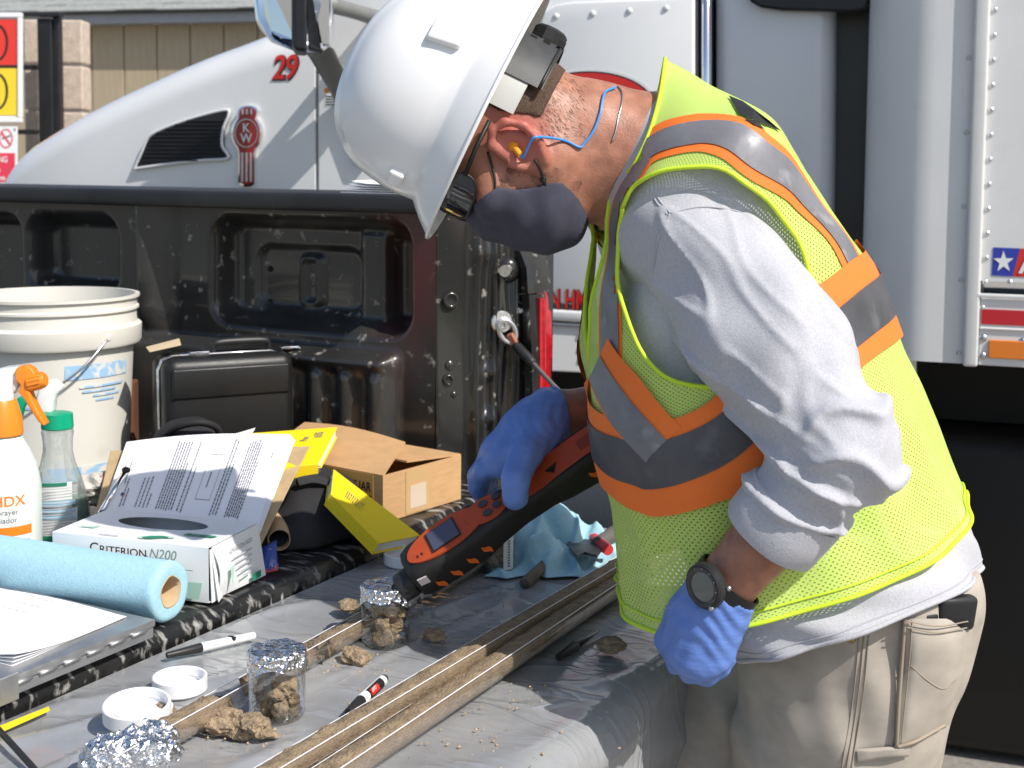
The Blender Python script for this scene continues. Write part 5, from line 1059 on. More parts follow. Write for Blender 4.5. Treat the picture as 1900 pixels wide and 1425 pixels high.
for k in range(9): mk('hinge_knuckle', tube([(xm_ + 0.0025, ym - 0.015 - 0.034 * k, TB + 0.0165), (xm_ + 0.0025, ym - 0.038 - 0.034 * k, TB + 0.0165)], 0.0022, 8), M_form, fh, 'world', smooth=True)
mk('clamp_plate', bevel(box(xm_ - 0.24, xm_ + 0.006, ym - 0.36, ym - 0.215, TB + 0.0003, TB + 0.0024), 0.0008, 1), M_form, fh, 'world'); mk('clamp_lip', bevel(box(xm_ + 0.0035, xm_ + 0.0065, ym - 0.36, ym - 0.205, TB + 0.0003, TB + 0.030), 0.001, 1), M_form, fh, 'world')
zf = TB + 0.0258
for k in range(4):
    o_ = np.array([0.0015 * k, -0.002 * k, 0.0007 * k]); cor = [np.array([xm_ - 0.25, ym - 0.19, zf]) + o_, np.array([xm_ - 0.022, ym - 0.19 + 0.002 * k, zf]) + o_, np.array([xm_ - 0.034, ym - 0.010, zf]) + o_, np.array([xm_ - 0.25, ym - 0.012, zf]) + o_]
    mk('form_sheet', quad(*cor, 0.0004, 8, 8, lambda U, V, k=k: np.array([0, 0, 1.0]) * (0.0012 * np.sin(PI * U) * k + 0.004 * (U ** 6) * (1 - V) ** 3 * k)), M_paper, fh, 'world', smooth=True, sharp=40)
V_, F_ = [], []
for k in range(7):
    y_ = ym - 0.03 - 0.022 * k; n = len(V_); V_ += [(xm_ - 0.24, y_, zf + 0.0062), (xm_ - 0.045, y_, zf + 0.0062), (xm_ - 0.045, y_ + 0.0006, zf + 0.0062), (xm_ - 0.24, y_ + 0.0006, zf + 0.0062)]; F_.append([n, n + 1, n + 2, n + 3])
for k in range(18):
    x_, y_ = xm_ - 0.20 + 0.012 * (k % 6), ym - 0.026 - 0.022 * (k // 6); n = len(V_); V_ += [(x_, y_ - 0.004, zf + 0.0063), (x_ + 0.006, y_ - 0.004, zf + 0.0063), (x_ + 0.006, y_ - 0.003, zf + 0.0063), (x_, y_ - 0.003, zf + 0.0063)]; F_.append([n, n + 1, n + 2, n + 3])
mk('form_print', (np.array(V_), F_), M_inkl, fh, 'world', kind='stuff')

# ================================================================ things on the plastic sheet
ZS = T + 0.0075
ZV_ = np.array([0, 0, 1.0])
def liner(name, label, x0, x1, y0, y1, segs, seed, r=0.0235, tilt=R(20)):
    """half tube of clear plastic holding a soil core; x0,x1 its middle at y0,y1"""
    o = thing(name, label, 'core liner', (x0, y0, ZS)); d = unit([x1 - x0, y1 - y0, 0]); s = np.array([d[1], -d[0], 0]); Ln = math.hypot(x1 - x0, y1 - y0); base = np.array([x0, y0, ZS + r]); s0_ = s; s = s0_ * math.cos(tilt) + ZV_ * math.sin(tilt); up_ = ZV_ * math.cos(tilt) - s0_ * math.sin(tilt)
    def rg(t, rad, n=20): return [base + d * t + s * rad * math.cos(a_) + up_ * rad * math.sin(a_) for a_ in np.linspace(-PI - 0.05, 0.05, n)]
    ts = np.linspace(0, Ln, 40); v, f = loft([rg(t, r) for t in ts], closed=False, cap=False); mk('tube_wall', (v, f), M_liner, o, 'world', smooth=True)
    for sg in (1, -1): mk('cut_edge', tube([base + s * sg * (r - 0.0002) + up_ * 0.0010, base + d * Ln + s * sg * (r - 0.0002) + up_ * 0.0010], 0.00055 if sg > 0 else 0.0004, 6), M_edge, o, 'world')
    for k, (a0, a1, fill) in enumerate(segs):
        tt = np.arange(a0, a1, 0.003); ends = np.minimum(1.0, np.minimum((tt - a0) / 0.02 + 0.15, (a1 - tt) / 0.02 + 0.15)); h = (fill * ends)[:, None]; ri = r - 0.0013
        aa = np.linspace(-PI, 0, 16); lowr = base + tt[:, None, None] * d + ri * np.cos(aa)[None, :, None] * s + ri * np.sin(aa)[None, :, None] * up_
        uu = np.linspace(0.94, -0.94, 20)[None, :]; p = base + tt[:, None, None] * d + (ri * uu)[..., None] * s
        nz = 0.0013 * wob(p + seed, 110, 6, seed) + 0.0010 * np.abs(wob(p, 300, 6, seed + 1)) + 0.0005 * wob(p, 700, 6, seed + 2)
        topr = p + ((h - 1) * ri * 0.9 - 0.0022 + 0.006 * h * (1 - uu ** 2) + nz * (1 - uu ** 4))[..., None] * up_
        mk('soil_core', loft(list(np.concatenate([lowr, topr], 1))), M_soil2, o, 'world', smooth=True)
    return o
M_edge = mat('cut_plastic_edge', (0.88, 0.88, 0.90), 0.3, coat=0.5)
liner('core_liner', 'split clear liner full of brown soil, middle one on the sheet', -0.783, -0.776, 0.86, 1.90, [(0.0, 1.03, 1.0)], 1)
liner('core_liner', 'split clear liner full of brown soil, nearest to the worker', -0.733, -0.750, 0.86, 1.88, [(0.0, 1.01, 1.0)], 2)
liner('core_liner', 'split clear liner with broken soil cores beside the glass jars', -0.930, -0.975, 0.89, 1.72, [(0.035, 0.17, 1.05), (0.235, 0.33, 1.1), (0.345, 0.50, 0.9), (0.53, 0.56, 1.0), (0.60, 0.82, 0.8)], 3)
def jar(px, py, label, lumps, seed, hh=0.071, r=0.0300, label_strip=False):
    q = PZ(px, py, ZS); q = q + unit([FWD[0], FWD[1], 0]) * r * 0.9; q[2] = ZS; o = thing('sample_jar', label, 'jar', q, facing(q))
    pr = [(0, 0.002), (r - 0.006, 0.0), (r - 0.001, 0.003), (r, 0.007), (r, hh - 0.018), (r - 0.0015, hh - 0.014), (r - 0.004, hh - 0.011), (r - 0.004, hh)]
    mk('glass', lathe(pr, 56, False), M_glass, o, smooth=True); mk('glass_base', lathe([(0, 0.0055), (r - 0.006, 0.005), (r - 0.003, 0.007)], 40, False), M_glass, o, smooth=True)
    n = 64; V_, F_ = [], []; ro = r + 0.0008
    rows = [(0.0, 0.0005), (0.5, 0.001), (0.85, 0.0012), (0.96, 0.0006), (1.0, -0.002), (1.005, -0.007), (1.01, -0.012), (1.02, -0.017)]
    for i, (k_, dz) in enumerate(rows):
        for j in range(n):
            t = 2 * PI * j / n; ext = 1 + (0.55 * math.sin(2 * t + seed) + 0.35 * math.sin(5 * t + 2 * seed)) * (0.5 if i > 5 else 0); ext = max(ext, 0.35)
            rad = ro * k_ + (0.0011 * math.sin(9 * t + seed + i) + 0.0009 * math.sin(17 * t + 2 * i)) * (1 if i > 2 else 0); V_.append((rad * math.cos(t), rad * math.sin(t), hh + 0.001 + dz * ext + 0.0007 * math.sin(5 * t + 7 * k_ * 3) * (k_ > 0.3)))
    for i in range(len(rows) - 1):
        for j in range(n): F_.append([i * n + j, i * n + (j + 1) % n, (i + 1) * n + (j + 1) % n, (i + 1) * n + j])
    mk('foil_cover', (np.array(V_), F_), M_foil, o)
    for k, (x, y, z, s_) in enumerate(lumps): mk('soil_clump', lump((x * 0.85, y * 0.85, z), (s_ * 0.85, s_ * 0.7, s_ * 0.75), seed * 4 + k, 130, 0.5, 3), M_soil, o)
    if label_strip:
        mk('paper_label', patch(0.012, 0.030, 0.008, 0.058, r, 0.0007), M_sticker, o, smooth=True)
        for k in range(10): mk('label_print', patch(0.019, 0.0225, 0.012 + 0.004 * k, 0.0145 + 0.004 * k, r, 0.0012, 3), M_ink, o)
    return o
jar(506, 1347, 'foil covered glass jar beside the two upturned white lids', [(0.006, -0.004, 0.030, 0.020), (-0.013, 0.002, 0.013, 0.012), (0.014, 0.006, 0.013, 0.014), (0.004, -0.014, 0.011, 0.011), (-0.004, 0.012, 0.016, 0.014)], 1)
jar(712, 1207, 'foil covered glass jar of brown soil under the meter nozzle', [(0.012, -0.004, 0.040, 0.013), (-0.008, 0.0, 0.044, 0.013), (-0.005, -0.010, 0.026, 0.013), (0.013, 0.0, 0.020, 0.013), (-0.004, -0.012, 0.012, 0.013), (0.004, 0.012, 0.03, 0.015), (0.017, -0.01, 0.010, 0.006), (-0.018, -0.006, 0.008, 0.005)], 2)
jar(918, 1068, 'foil covered jar with a paper label behind the orange meter', [(0.0, 0.0, 0.02, 0.02), (0.004, -0.004, 0.036, 0.016)], 5, label_strip=True)
def lid(px, py, label, tiltx=0.0, r=0.0335, dz=0.0, flip=True):
    q = PZ(px, py, ZS); q = q + unit([FWD[0], FWD[1], 0]) * r * 0.85; q[2] = ZS + dz
    m = Matrix.Rotation(RC, 3, 'Z') @ Matrix.Rotation(tiltx, 3, 'X'); o = thing('jar_lid', label, 'lid', q, m, group=None)
    mk('shell', lathe([(0, 0.001), (r - 0.002, 0.0), (r, 0.002), (r, 0.0165), (r - 0.0012, 0.0175), (r - 0.003, 0.0170), (r - 0.0036, 0.015), (r - 0.0034, 0.004), (0, 0.0035)], 64, False), M_lid, o, smooth=True, sharp=35)
    mk('liner_disc', lathe([(0, 0.0042), (r - 0.006, 0.0042), (r - 0.0055, 0.0036)], 48, False), M_lid, o, smooth=True); mk('thread', tube([((r - 0.0035) * math.cos(t), (r - 0.0035) * math.sin(t), 0.008 + 0.003 * t / (2 * PI)) for t in np.linspace(0, 2 * PI, 40)], 0.0009, 6), M_lid, o, smooth=True)
    return o
lid(240, 1372, 'upturned white jar lid tipped on another lid, nearest the foil lump', R(6), 0.0345, 0.010); l2 = lid(254, 1360, 'white jar lid lying underneath the tipped lid', 0, 0.030, 0.0); lid(323, 1298, 'upturned white jar lid beside the clod of soil, next to the black seam', 0, 0.030); lid(752, 1056, 'white jar lid half hidden behind the meter below the yellow book', 0, 0.034)
# foil lump over the liner's near end
def foil_f(p):
    a_ = cone(p, P(198, 1412, 1.29), P(290, 1388, 1.305), 0.024, 0.023); return a_ + 0.0035 * wob(p, 150, 8, 1) + 0.003 * wob(p, 320, 8, 3)
c_ = P(240, 1400, 1.31); fv, ff = surfnet(foil_f, c_ - 0.07, c_ + 0.07, 0.0026); mk('foil_wrap', (fv, ff), M_foil, None, label='crumpled aluminium foil wrapped over the near end of the liner', cat='foil')
# markers
def marker(a, b, r, parts, name, label):
    a, b = np.asarray(a, float), np.asarray(b, float); o = thing(name, label, 'marker', a); L_ = b - a
    for nm, t0, t1, r0_, r1_, m_ in parts: mk(nm, tube([a + L_ * t0, a + L_ * (t0 + 0.01), a + L_ * (t1 - 0.01), a + L_ * t1], [r0_ * r * 0.92, r0_ * r, r1_ * r, r1_ * r * 0.92], 18), m_, o, 'world', smooth=True, sharp=40)
    return o
M_mw = mat('marker_white', (0.74, 0.74, 0.71), 0.4, dirt=(0.35, 0.3, 0.22), ds=60, dth=0.66, dw=0.08); zz = ZS + 0.006
mk_a, mk_b = PZ(309, 1216, zz), PZ(473, 1179, zz); mm = marker(mk_a, mk_b, 0.0056, [('cap', 0.0, 0.38, 0.62, 1.05, M_blackpl), ('barrel', 0.385, 0.99, 1.05, 0.85, M_mw), ('barrel_end', 0.985, 1.0, 0.8, 0.4, M_mw)], 'marker_pen', 'white barrelled marker with black cap lying by the bed seam')
mk('ink_mark', xf(lump((0, 0, 0), (0.008, 0.0035, 0.003), 3, 300, 0.4, 2), None, mk_a + (mk_b - mk_a) * 0.74 + np.array([0.0, -0.0015, 0.0037])), M_blk, mm, 'world')
ex_a, ex_b = PZ(646, 1322, zz + 0.001), PZ(714, 1259, zz + 0.001); me_ = marker(ex_a, ex_b, 0.0062, [('cap', 0.0, 0.34, 0.75, 1.0, M_blackpl), ('barrel', 0.345, 0.94, 1.02, 1.02, M_lid), ('end_plug', 0.935, 1.0, 0.9, 0.8, M_blackpl)], 'dry_erase_marker', 'short dry erase marker with red and black label between the liners')
ed = unit(ex_b - ex_a); ez_ = unit(np.array([0, 0, 1.0]) - ed * ed[2]); es = np.cross(ed, ez_); es = es if es @ FWD < 0 else -es
def mpatch(t0, t1, a0, a1, m_, nm, h=0.0004):
    c_ = lambda T_, A_: (ex_a + (ex_b - ex_a) * T_[..., None] + (es * np.cos(A_)[..., None] + ez_ * np.sin(A_)[..., None]) * (0.0063 + h)); mk(nm, grid(c_, np.linspace(t0, t1, 6), np.linspace(a0, a1, 8)), m_, me_, 'world', smooth=True)
mpatch(0.46, 0.84, -0.4, 1.6, M_blk, 'label'); mpatch(0.49, 0.70, 0.0, 1.1, M_red, 'label_patch', 0.0008)
tv_ = text('EXPO', 0.0062, bold=0.0001); o_ = ex_a + (ex_b - ex_a) * 0.50 + (es * math.cos(0.55) + ez_ * math.sin(0.55)) * 0.0076; mk('lettering', place(tv_, o_, ed, unit(-es * math.sin(0.3) + ez_ * math.cos(0.3)), sx=0.72, lift=0.0002), M_sticker, me_, 'world')
pa_, pb_ = PZ(1036, 1220, ZS + 0.005), PZ(1112, 1170, ZS + 0.005); pn_ = marker(pa_, pb_, 0.005, [('cap', 0.0, 0.42, 0.9, 1.1, M_blackpl), ('barrel', 0.425, 1.0, 0.95, 0.35, mat('pen_black', (0.012, 0.012, 0.013), 0.12, coat=0.8))], 'ballpoint_pen', 'black capped pen lying in the shade near the worker')
mk('pocket_clip', tube([pa_ + [0, 0, 0.005], pa_ + (pb_ - pa_) * 0.35 + [0, 0, 0.008]], 0.0012, 6), M_blackpl, pn_, 'world')
# clods
for nm_, px, py, rx, seed, lb in (('a', 402, 1350, 0.013, 1, 'small clod of brown soil, the left one of a pair near the jar and liner'), ('b', 428, 1340, 0.016, 2, 'clod of brown soil resting against the near liner wall'), ('c', 466, 1356, 0.017, 3, 'long clod of brown soil touching the foot of the jar'), ('d', 660, 1222, 0.012, 4, 'clod of soil standing alone in the sun in front of the soil jar'),
      ('e', 1127, 1198, 0.013, 5, 'dark clod of soil beside the black pen'), ('f', 806, 1180, 0.011, 6, 'clod of soil in the shade right of the soil jar'), ('g', 304, 1322, 0.012, 7, 'flat clod of soil wedged between two white lids'), ('h', 655, 1140, 0.012, 8, 'clod of soil lying in the gap of the far liner'), ('i', 1062, 1020, 0.016, 9, 'straw coloured clod lying on the blue rag')):
    q = PZ(px, py, ZS + rx * 0.5); mk('soil_clod', lump(q + np.array([0, 0, rx * (0.15 if nm_ not in 'hi' else 0.9)]), (rx * 1.3, rx, rx * 0.62), seed + 3, 120, 0.62, 3), M_soil, None, smooth=False, label=lb, cat='soil clod')
rs = np.random.default_rng(5); CV, CF = [], []
def crumbs(n, f, smin_, smax_):
    for _ in range(n):
        x, y = f(); s = smin_ + (smax_ - smin_) * rs.random() ** 3; q = np.array([x, y, ZS - 0.001 + s * 0.3]); m0 = len(CV)
        for dx, dy, dz in ((1, 0, 0), (-1, 0, 0), (0, 1, 0), (0, -1, 0), (0, 0, .8), (0, 0, -.8)): CV.append(q + s * np.array([dx, dy, dz]) * (0.6 + 0.7 * rs.random()))
        CF.extend([[m0, m0 + 2, m0 + 4], [m0 + 2, m0 + 1, m0 + 4], [m0 + 1, m0 + 3, m0 + 4], [m0 + 3, m0, m0 + 4], [m0 + 2, m0, m0 + 5], [m0 + 1, m0 + 2, m0 + 5], [m0 + 3, m0 + 1, m0 + 5], [m0, m0 + 3, m0 + 5]])
def near_px(px, py, sx, sy): return lambda: tuple(PZ(px + rs.normal() * sx, py + rs.normal() * sy, ZS)[:2])
for a_ in ((640, 1235, 40, 14, 120), (560, 1380, 60, 18, 90), (620, 1160, 40, 25, 60), (860, 1360, 90, 30, 70), (940, 1290, 45, 20, 60), (520, 1375, 30, 12, 60), (330, 1330, 50, 25, 60), (830, 1140, 70, 35, 90), (900, 1395, 70, 18, 40), (440, 1380, 60, 20, 50), (690, 1330, 40, 40, 60), (880, 1080, 60, 20, 60)): crumbs(a_[4], near_px(*a_[:4]), 0.0006, 0.0026)
mk('soil_crumbs', (np.array(CV), CF), M_crumb, None, kind='stuff', label='loose crumbs of dry soil scattered over the plastic sheet', cat='soil', loc=(-0.85, 1.2, ZS))
# blue rag
rcen = PZ(1045, 1050, ZS)
def rag_fn(U, W):
    x = (U - 0.5) * 0.23; y = (W - 0.5) * 0.17; p = np.stack([x, y, 0 * x], -1); e = np.clip(np.minimum(np.minimum(U, 1 - U), np.minimum(W, 1 - W)) / 0.12, 0, 1)
    pk = lambda cx, cy, h, w: h * np.exp(-(((x - cx) / w) ** 2 + ((y - cy) / (w * 0.7)) ** 2))
    h = pk(-0.015, 0.03, 0.070, 0.030) + pk(-0.065, 0.01, 0.055, 0.035) + pk(0.04, 0.03, 0.035, 0.04) + pk(-0.03, -0.035, 0.03, 0.03)
    h = h + e * (0.017 * (1 - np.minimum(1, 2 * np.abs(wob(p, 38, 6, 2)))) + 0.009 * (1 - np.minimum(1, 2 * np.abs(wob(p, 85, 6, 4))))) + 0.002
    r2 = unit([RGT[0], RGT[1], 0]); f2 = unit([FWD[0], FWD[1], 0])
    sh = 0.012 * wob(p, 40, 6, 5)
    return rcen + (x + sh)[..., None] * r2 + (y + 0.02 + 0.010 * wob(p, 50, 6, 1))[..., None] * f2 + h[..., None] * np.array([0, 0, 1.0])
rg_ = mk('rag', grid(rag_fn, np.linspace(0, 1, 70), np.linspace(0, 1, 60)), M_towel, None, smooth=True, label='crumpled blue paper towel on the sheet beyond the liners', cat='paper towel')
# saw tool with red grip and a wooden scraper
zk = ZS + 0.030; bl = [(1052, 1010), (1056, 998), (1064, 1004), (1072, 1000), (1080, 1006), (1086, 998), (1094, 1001), (1115, 1020), (1108, 1030), (1085, 1024), (1072, 1030), (1062, 1022)]
tlx = thing('utility_knife', 'toothed grey blade with red and black handle lying on the blue towel', 'knife', PZ(1090, 1020, ZS))
v = np.array([PZ(a_, b_, zk) for a_, b_ in bl]); n = len(bl); mk('blade', (np.vstack([v, v - [0, 0, 0.004]]), [list(range(n)), [i + n for i in range(n)][::-1]] + [[i, i + n, n + (i + 1) % n, (i + 1) % n] for i in range(n)]), mat('dull_blade', (0.16, 0.16, 0.155), 0.5, 0.6, var=0.3, vs=60), tlx, 'world')
mk('grip', tube([PZ(1100, 997, zk), PZ(1128, 1020, zk)], [0.0085, 0.0085], 12), mat('red_grip', (0.62, 0.05, 0.06), 0.5), tlx, 'world', smooth=True, sharp=50); mk('handle', tube([PZ(1108, 1010, zk), PZ(1150, 985, zk), PZ(1200, 960, zk)], [0.010, 0.013, 0.012], 14, smooth_n=14), mat('grey_handle', (0.10, 0.095, 0.085), 0.6, var=0.2), tlx, 'world', smooth=True)
ws = thing('wooden_scraper', 'muddy wooden stick in front of the blue towel', 'stick', PZ(975, 1082, ZS)); mk('shaft', tube([PZ(972, 1083, ZS + 0.006), PZ(984, 1073, ZS + 0.007), PZ(1012, 1046, ZS + 0.012)], [0.007, 0.0085, 0.0075], 12, smooth_n=12), mat('muddy_wood', (0.14, 0.115, 0.085), 0.9, var=0.3, vs=50, bump=0.5, bs=100), ws, 'world', smooth=True)
# yellow strip and black cable at the lower left
mk('yellow_strap', thick(quad(PZ(-40, 1366, T + 0.012), PZ(90, 1314, T + 0.012), PZ(92, 1319, T + 0.012), PZ(-40, 1378, T + 0.012)), 0.002), M_yel, None, label='narrow yellow strap lying along the bed seam at the left edge', cat='strap')
mk('cable', tube([PZ(-30, 1325, ZS + 0.02), PZ(0, 1357, ZS + 0.014), PZ(35, 1395, ZS + 0.008), PZ(75, 1440, ZS + 0.004), PZ(110, 1480, ZS + 0.004)], 0.0032, 10, smooth_n=24), M_blackpl, None, smooth=True, label='black cable crossing the lower left corner of the sheet', cat='cable')

# papers lying on the bed rail beside the helmet
pr0 = PY(655, 352, 2.06); pst_ = thing('paper_stack', 'thin stack of white papers lying on the black bed rail', 'papers', (pr0[0] + 0.1, 2.08, zR1))
for k in range(5): mk('paper_sheet', quad((pr0[0] + 0.004 * k, 2.02 + 0.003 * k, zR1 + 0.001 + 0.0022 * k), (pr0[0] + 0.21 + 0.006 * (k % 3), 2.02, zR1 + 0.001 + 0.0022 * k), (pr0[0] + 0.20, 2.17, zR1 + 0.002 + 0.0026 * k), (pr0[0] - 0.01 + 0.003 * k, 2.16, zR1 + 0.002 + 0.0026 * k), 0.0009, 6, 4, lambda U, V, k=k: np.array([0, 0, 1.0]) * (0.0016 * k * U * (1 - U) * 4 + 0.003 * k * (1 - U) ** 6)), M_paper, pst_, 'world', smooth=True, sharp=40)

# ================================================================ the worker
FH = unit([FWD[0], FWD[1], 0]); RH = np.array([math.cos(YAW), math.sin(YAW), 0.0]); ZV = np.array([0, 0, 1.0])
C = P
wbase = C(1590, 1180, 1.52); per = thing('person', 'person in white hard hat and lime safety vest bending over the tailgate', 'person', (wbase[0], wbase[1], 0))
M_skin = mat('skin', (0.37, 0.165, 0.105), 0.45, var=0.20, vs=60, bump=0.30, bs=420, sss=0.12, bdist=0.0015)
M_shirt = mat('grey_heather_jersey', (0.46, 0.46, 0.495), 0.9, var=0.10, vs=420, bump=0.28, bs=700, sheen=0.25)
M_vesttrim = mat('lime_binding', (0.58, 0.80, 0.035), 0.65, bump=0.2, bs=500); M_vor = mat('vest_orange', (0.92, 0.19, 0.025), 0.7, bump=0.15, bs=900)
M_silver = mat('reflective_grey', (0.19, 0.19, 0.205), 0.42, 0.15, var=0.18, vs=22, bump=0.25, bs=60, dirt=(0.30, 0.30, 0.31), ds=24, dth=0.58, dw=0.12)
M_trouser = mat('khaki_canvas', (0.41, 0.365, 0.31), 0.9, var=0.10, vs=30, bump=0.22, bs=1500, stretch=(1, 1, 1.6)); M_stitch = mat('khaki_stitch', (0.33, 0.275, 0.21), 0.9)
M_glove = mat('blue_nitrile', (0.125, 0.225, 0.57), 0.40, var=0.08, vs=25, bump=0.45, bs=70, bdist=0.003, stretch=(0.6, 1.0, 1.8))
M_mask = mat('navy_cotton', (0.058, 0.058, 0.085), 0.9, var=0.12, vs=60, bump=0.25, bs=900)
M_helmet = mat('white_helmet', (0.82, 0.82, 0.815), 0.28, coat=0.25, var=0.012, vs=8, dirt=(0.62, 0.60, 0.57), ds=38, dth=0.70, dw=0.06)
M_strap = mat('grey_suspension', (0.055, 0.056, 0.058), 0.45, var=0.15, vs=60); M_clearpl = mat('frosted_plastic', (0.50, 0.51, 0.48), 0.3, coat=0.3)
M_lens = mat('dark_lens', (0.004, 0.004, 0.005), 0.06, coat=1.0)

# ---- head frame
EC = C(957, 276, 1.535); hu = unit(-0.898 * RGT + 0.44 * UPV); hl = unit(-FWD * 0.985 + RGT * 0.10); hl = unit(hl - hu * (hl @ hu)); hf = unit(np.cross(hl, hu)); 
if hf @ UPV > 0: hf = -hf
HB = np.stack([hf, hu, hl])
def Hd(f, u, l): return EC + hf * f + hu * u + hl * l
# the line of the body: near (camera side) arm and far arm
SH_N, EL_N, WR_N = C(1305, 455, 1.475), C(1560, 836, 1.325), C(1332, 1102, 1.360)
SH_F, EL_F, WR_F = C(1230, 430, 1.72), C(1290, 735, 1.80), C(1035, 770, 1.715)
def head_sdf(p):
    cr = ell(p, Hd(-0.018, 0.052, 0), HB, (0.094, 0.088, 0.073)); fa = ell(p, Hd(0.034, -0.02, 0), HB, (0.050, 0.080, 0.057)); d = smin(cr, fa, 0.03)
    for s in (1, -1): d = smin(d, cone(p, Hd(0.0, -0.038, 0.048 * s), Hd(0.056, -0.080, 0.014 * s), 0.020, 0.018), 0.03); d = smin(d, ell(p, Hd(0.060, 0.0, 0.042 * s), HB, (0.025, 0.02, 0.02)), 0.02)
    d = smin(d, cone(p, Hd(0.080, 0.028, 0), Hd(0.090, -0.012, 0), 0.009, 0.012), 0.02); d = smin(d, ell(p, Hd(0.076, 0.045, 0), HB, (0.015, 0.012, 0.04)), 0.02)
    for s in (1, -1): d = -smin(-d, ell(p, Hd(0.085, 0.020, 0.031 * s), HB, (0.012, 0.012, 0.017)), 0.010)
    return d
def ear_sdf(p, s=1):
    p = p - hf * 0.013 + hu * 0.008
    ex_ = np.stack([unit(hf * 0.93 - hl * 0.36 * s), hu, unit(hl * s * 0.93 + hf * 0.36)])
    a = ell(p, Hd(-0.008, 0.002, 0.0665 * s), ex_, (0.0215, 0.0345, 0.0135)); a = smin(a, ell(p, Hd(0.001, -0.027, 0.066 * s), HB, (0.0095, 0.013, 0.008)), 0.008)
    a = -smin(-a, ell(p, Hd(-0.004, 0.004, 0.083 * s), ex_, (0.0125, 0.021, 0.0085)), 0.004)
    rim = np.full(len(p), 1e9)
    pts = [Hd(0.008, 0.016, 0.070 * s), Hd(0.005, 0.031, 0.0775 * s), Hd(-0.009, 0.0365, 0.083 * s), Hd(-0.023, 0.028, 0.088 * s), Hd(-0.028, 0.008, 0.089 * s), Hd(-0.021, -0.014, 0.084 * s), Hd(-0.006, -0.030, 0.075 * s)]
    for a0, b0 in zip(pts, pts[1:]): rim = smin(rim, cone(p, a0, b0, 0.0048, 0.0050), 0.004)
    a = smin(a, rim, 0.007); a = smin(a, cone(p, Hd(0.012, 0.003, 0.070 * s), Hd(0.011, -0.011, 0.070 * s), 0.0055, 0.005), 0.006)
    a = -smin(-a, ell(p, Hd(0.004, -0.006, 0.080 * s), HB, (0.006, 0.007, 0.010)), 0.004); a = smin(a, cone(p, Hd(-0.015, 0.018, 0.0745 * s), Hd(-0.016, -0.006, 0.0745 * s), 0.0035, 0.0035), 0.006)
    return a
def neck_sdf(p):
    d = cone(p, C(1005, 228, 1.535), C(1100, 260, 1.55), 0.058, 0.0615); d = smin(d, cone(p, C(1100, 260, 1.55), C(1215, 308, 1.56), 0.0615, 0.078), 0.03)
    return smin(d, cone(p, C(1035, 300, 1.52), C(1150, 330, 1.545), 0.030, 0.04), 0.035)
TOR = [(C(1265, 330, 1.565), 0.085), (C(1340, 480, 1.565), 0.105), (C(1420, 680, 1.565), 0.115), (C(1500, 880, 1.56), 0.12), (C(1580, 1080, 1.55), 0.12)]
def body_sdf(p):
    d = smin(head_sdf(p), neck_sdf(p), 0.035)
    for s in (1, -1): d = smin(d, ear_sdf(p, s), 0.004)
    t = np.full(len(p), 1e9)
    for (a, ra), (b, rb) in zip(TOR, TOR[1:]): t = smin(t, cone(p, a, b, ra, rb), 0.05)
    d = smin(d, t, 0.05)
    for a, b, c in ((SH_N, EL_N, WR_N), (SH_F, EL_F, WR_F)):
        arm = smin(cone(p, a, b, 0.058, 0.040), cone(p, b, b + (c - b) * 0.35, 0.038, 0.0405), 0.02); arm = smin(arm, cone(p, b + (c - b) * 0.35, c, 0.0405, 0.0275), 0.02); arm = smin(arm, cone(p, c, c + unit(c - b) * 0.012, 0.0265, 0.026), 0.02)
        d = smin(d, arm, 0.03)
    for a, b, c in LEGS: d = smin(d, smin(cone(p, a, b, 0.085, 0.055), cone(p, b, c, 0.055, 0.04), 0.02), 0.04)
    return d
hipN, hipF = C(1597, 1150, 1.533), C(1500, 1160, 1.70)
kneeN = hipN + np.array([-0.02, -0.0, -0.42]) - RH * 0.035; footN = np.array([kneeN[0] + 0.03, kneeN[1], 0.09])
kneeF = C(1330, 1430, 1.70); kneeF = hipF + (kneeF - hipF) * 1.5; footF = np.array([kneeF[0] - 0.02, kneeF[1] + 0.0, 0.09])
LEGS = [(hipN, kneeN, footN), (hipF, kneeF, footF)]
bb = np.array([q for q in (EC, SH_N, EL_N, WR_N, SH_F, EL_F, WR_F, footN, footF, hipN, kneeF, kneeN)]); lo_, hi_ = bb.min(0) - 0.26, bb.max(0) + 0.26
bv, bf = surfnet(body_sdf, [lo_[0], lo_[1], 0.02], hi_, 0.0034); bv = relax(bv, bf, 1, 0.4)
# fine neck creases
nr = vnormals(bv, bf); bv = bv + nr * (0.00025 * wob(bv, 120, 8, 1))[:, None]
bo_ = mk('body', (bv, bf), M_skin, per, 'world', smooth=True)
nt = M_skin.node_tree; L = nt.links.new; b_ = nt.nodes['Principled BSDF']; src = b_.inputs['Base Color'].links[0].from_socket; tc = nt.nodes.new('ShaderNodeTexCoord'); dn_ = nt.nodes.new('ShaderNodeVectorMath'); dn_.operation = 'DISTANCE'; L(tc.outputs['Object'], dn_.inputs[0]); ecl = Hd(-0.005, 0.0, 0.086) - np.array([wbase[0], wbase[1], 0]); dn_.inputs[1].default_value = tuple(ecl)
mr = nt.nodes.new('ShaderNodeMapRange'); L(dn_.outputs['Value'], mr.inputs['Value']); mr.inputs['From Min'].default_value = 0.02; mr.inputs['From Max'].default_value = 0.055; mr.inputs['To Min'].default_value = 0.8; mr.inputs['To Max'].default_value = 0; mx = nt.nodes.new('ShaderNodeMix'); mx.data_type = 'RGBA'; L(mr.outputs[0], mx.inputs['Factor']); L(src, mx.inputs['A']); mx.inputs['B'].default_value = (0.48, 0.13, 0.105, 1); L(mx.outputs['Result'], b_.inputs['Base Color'])
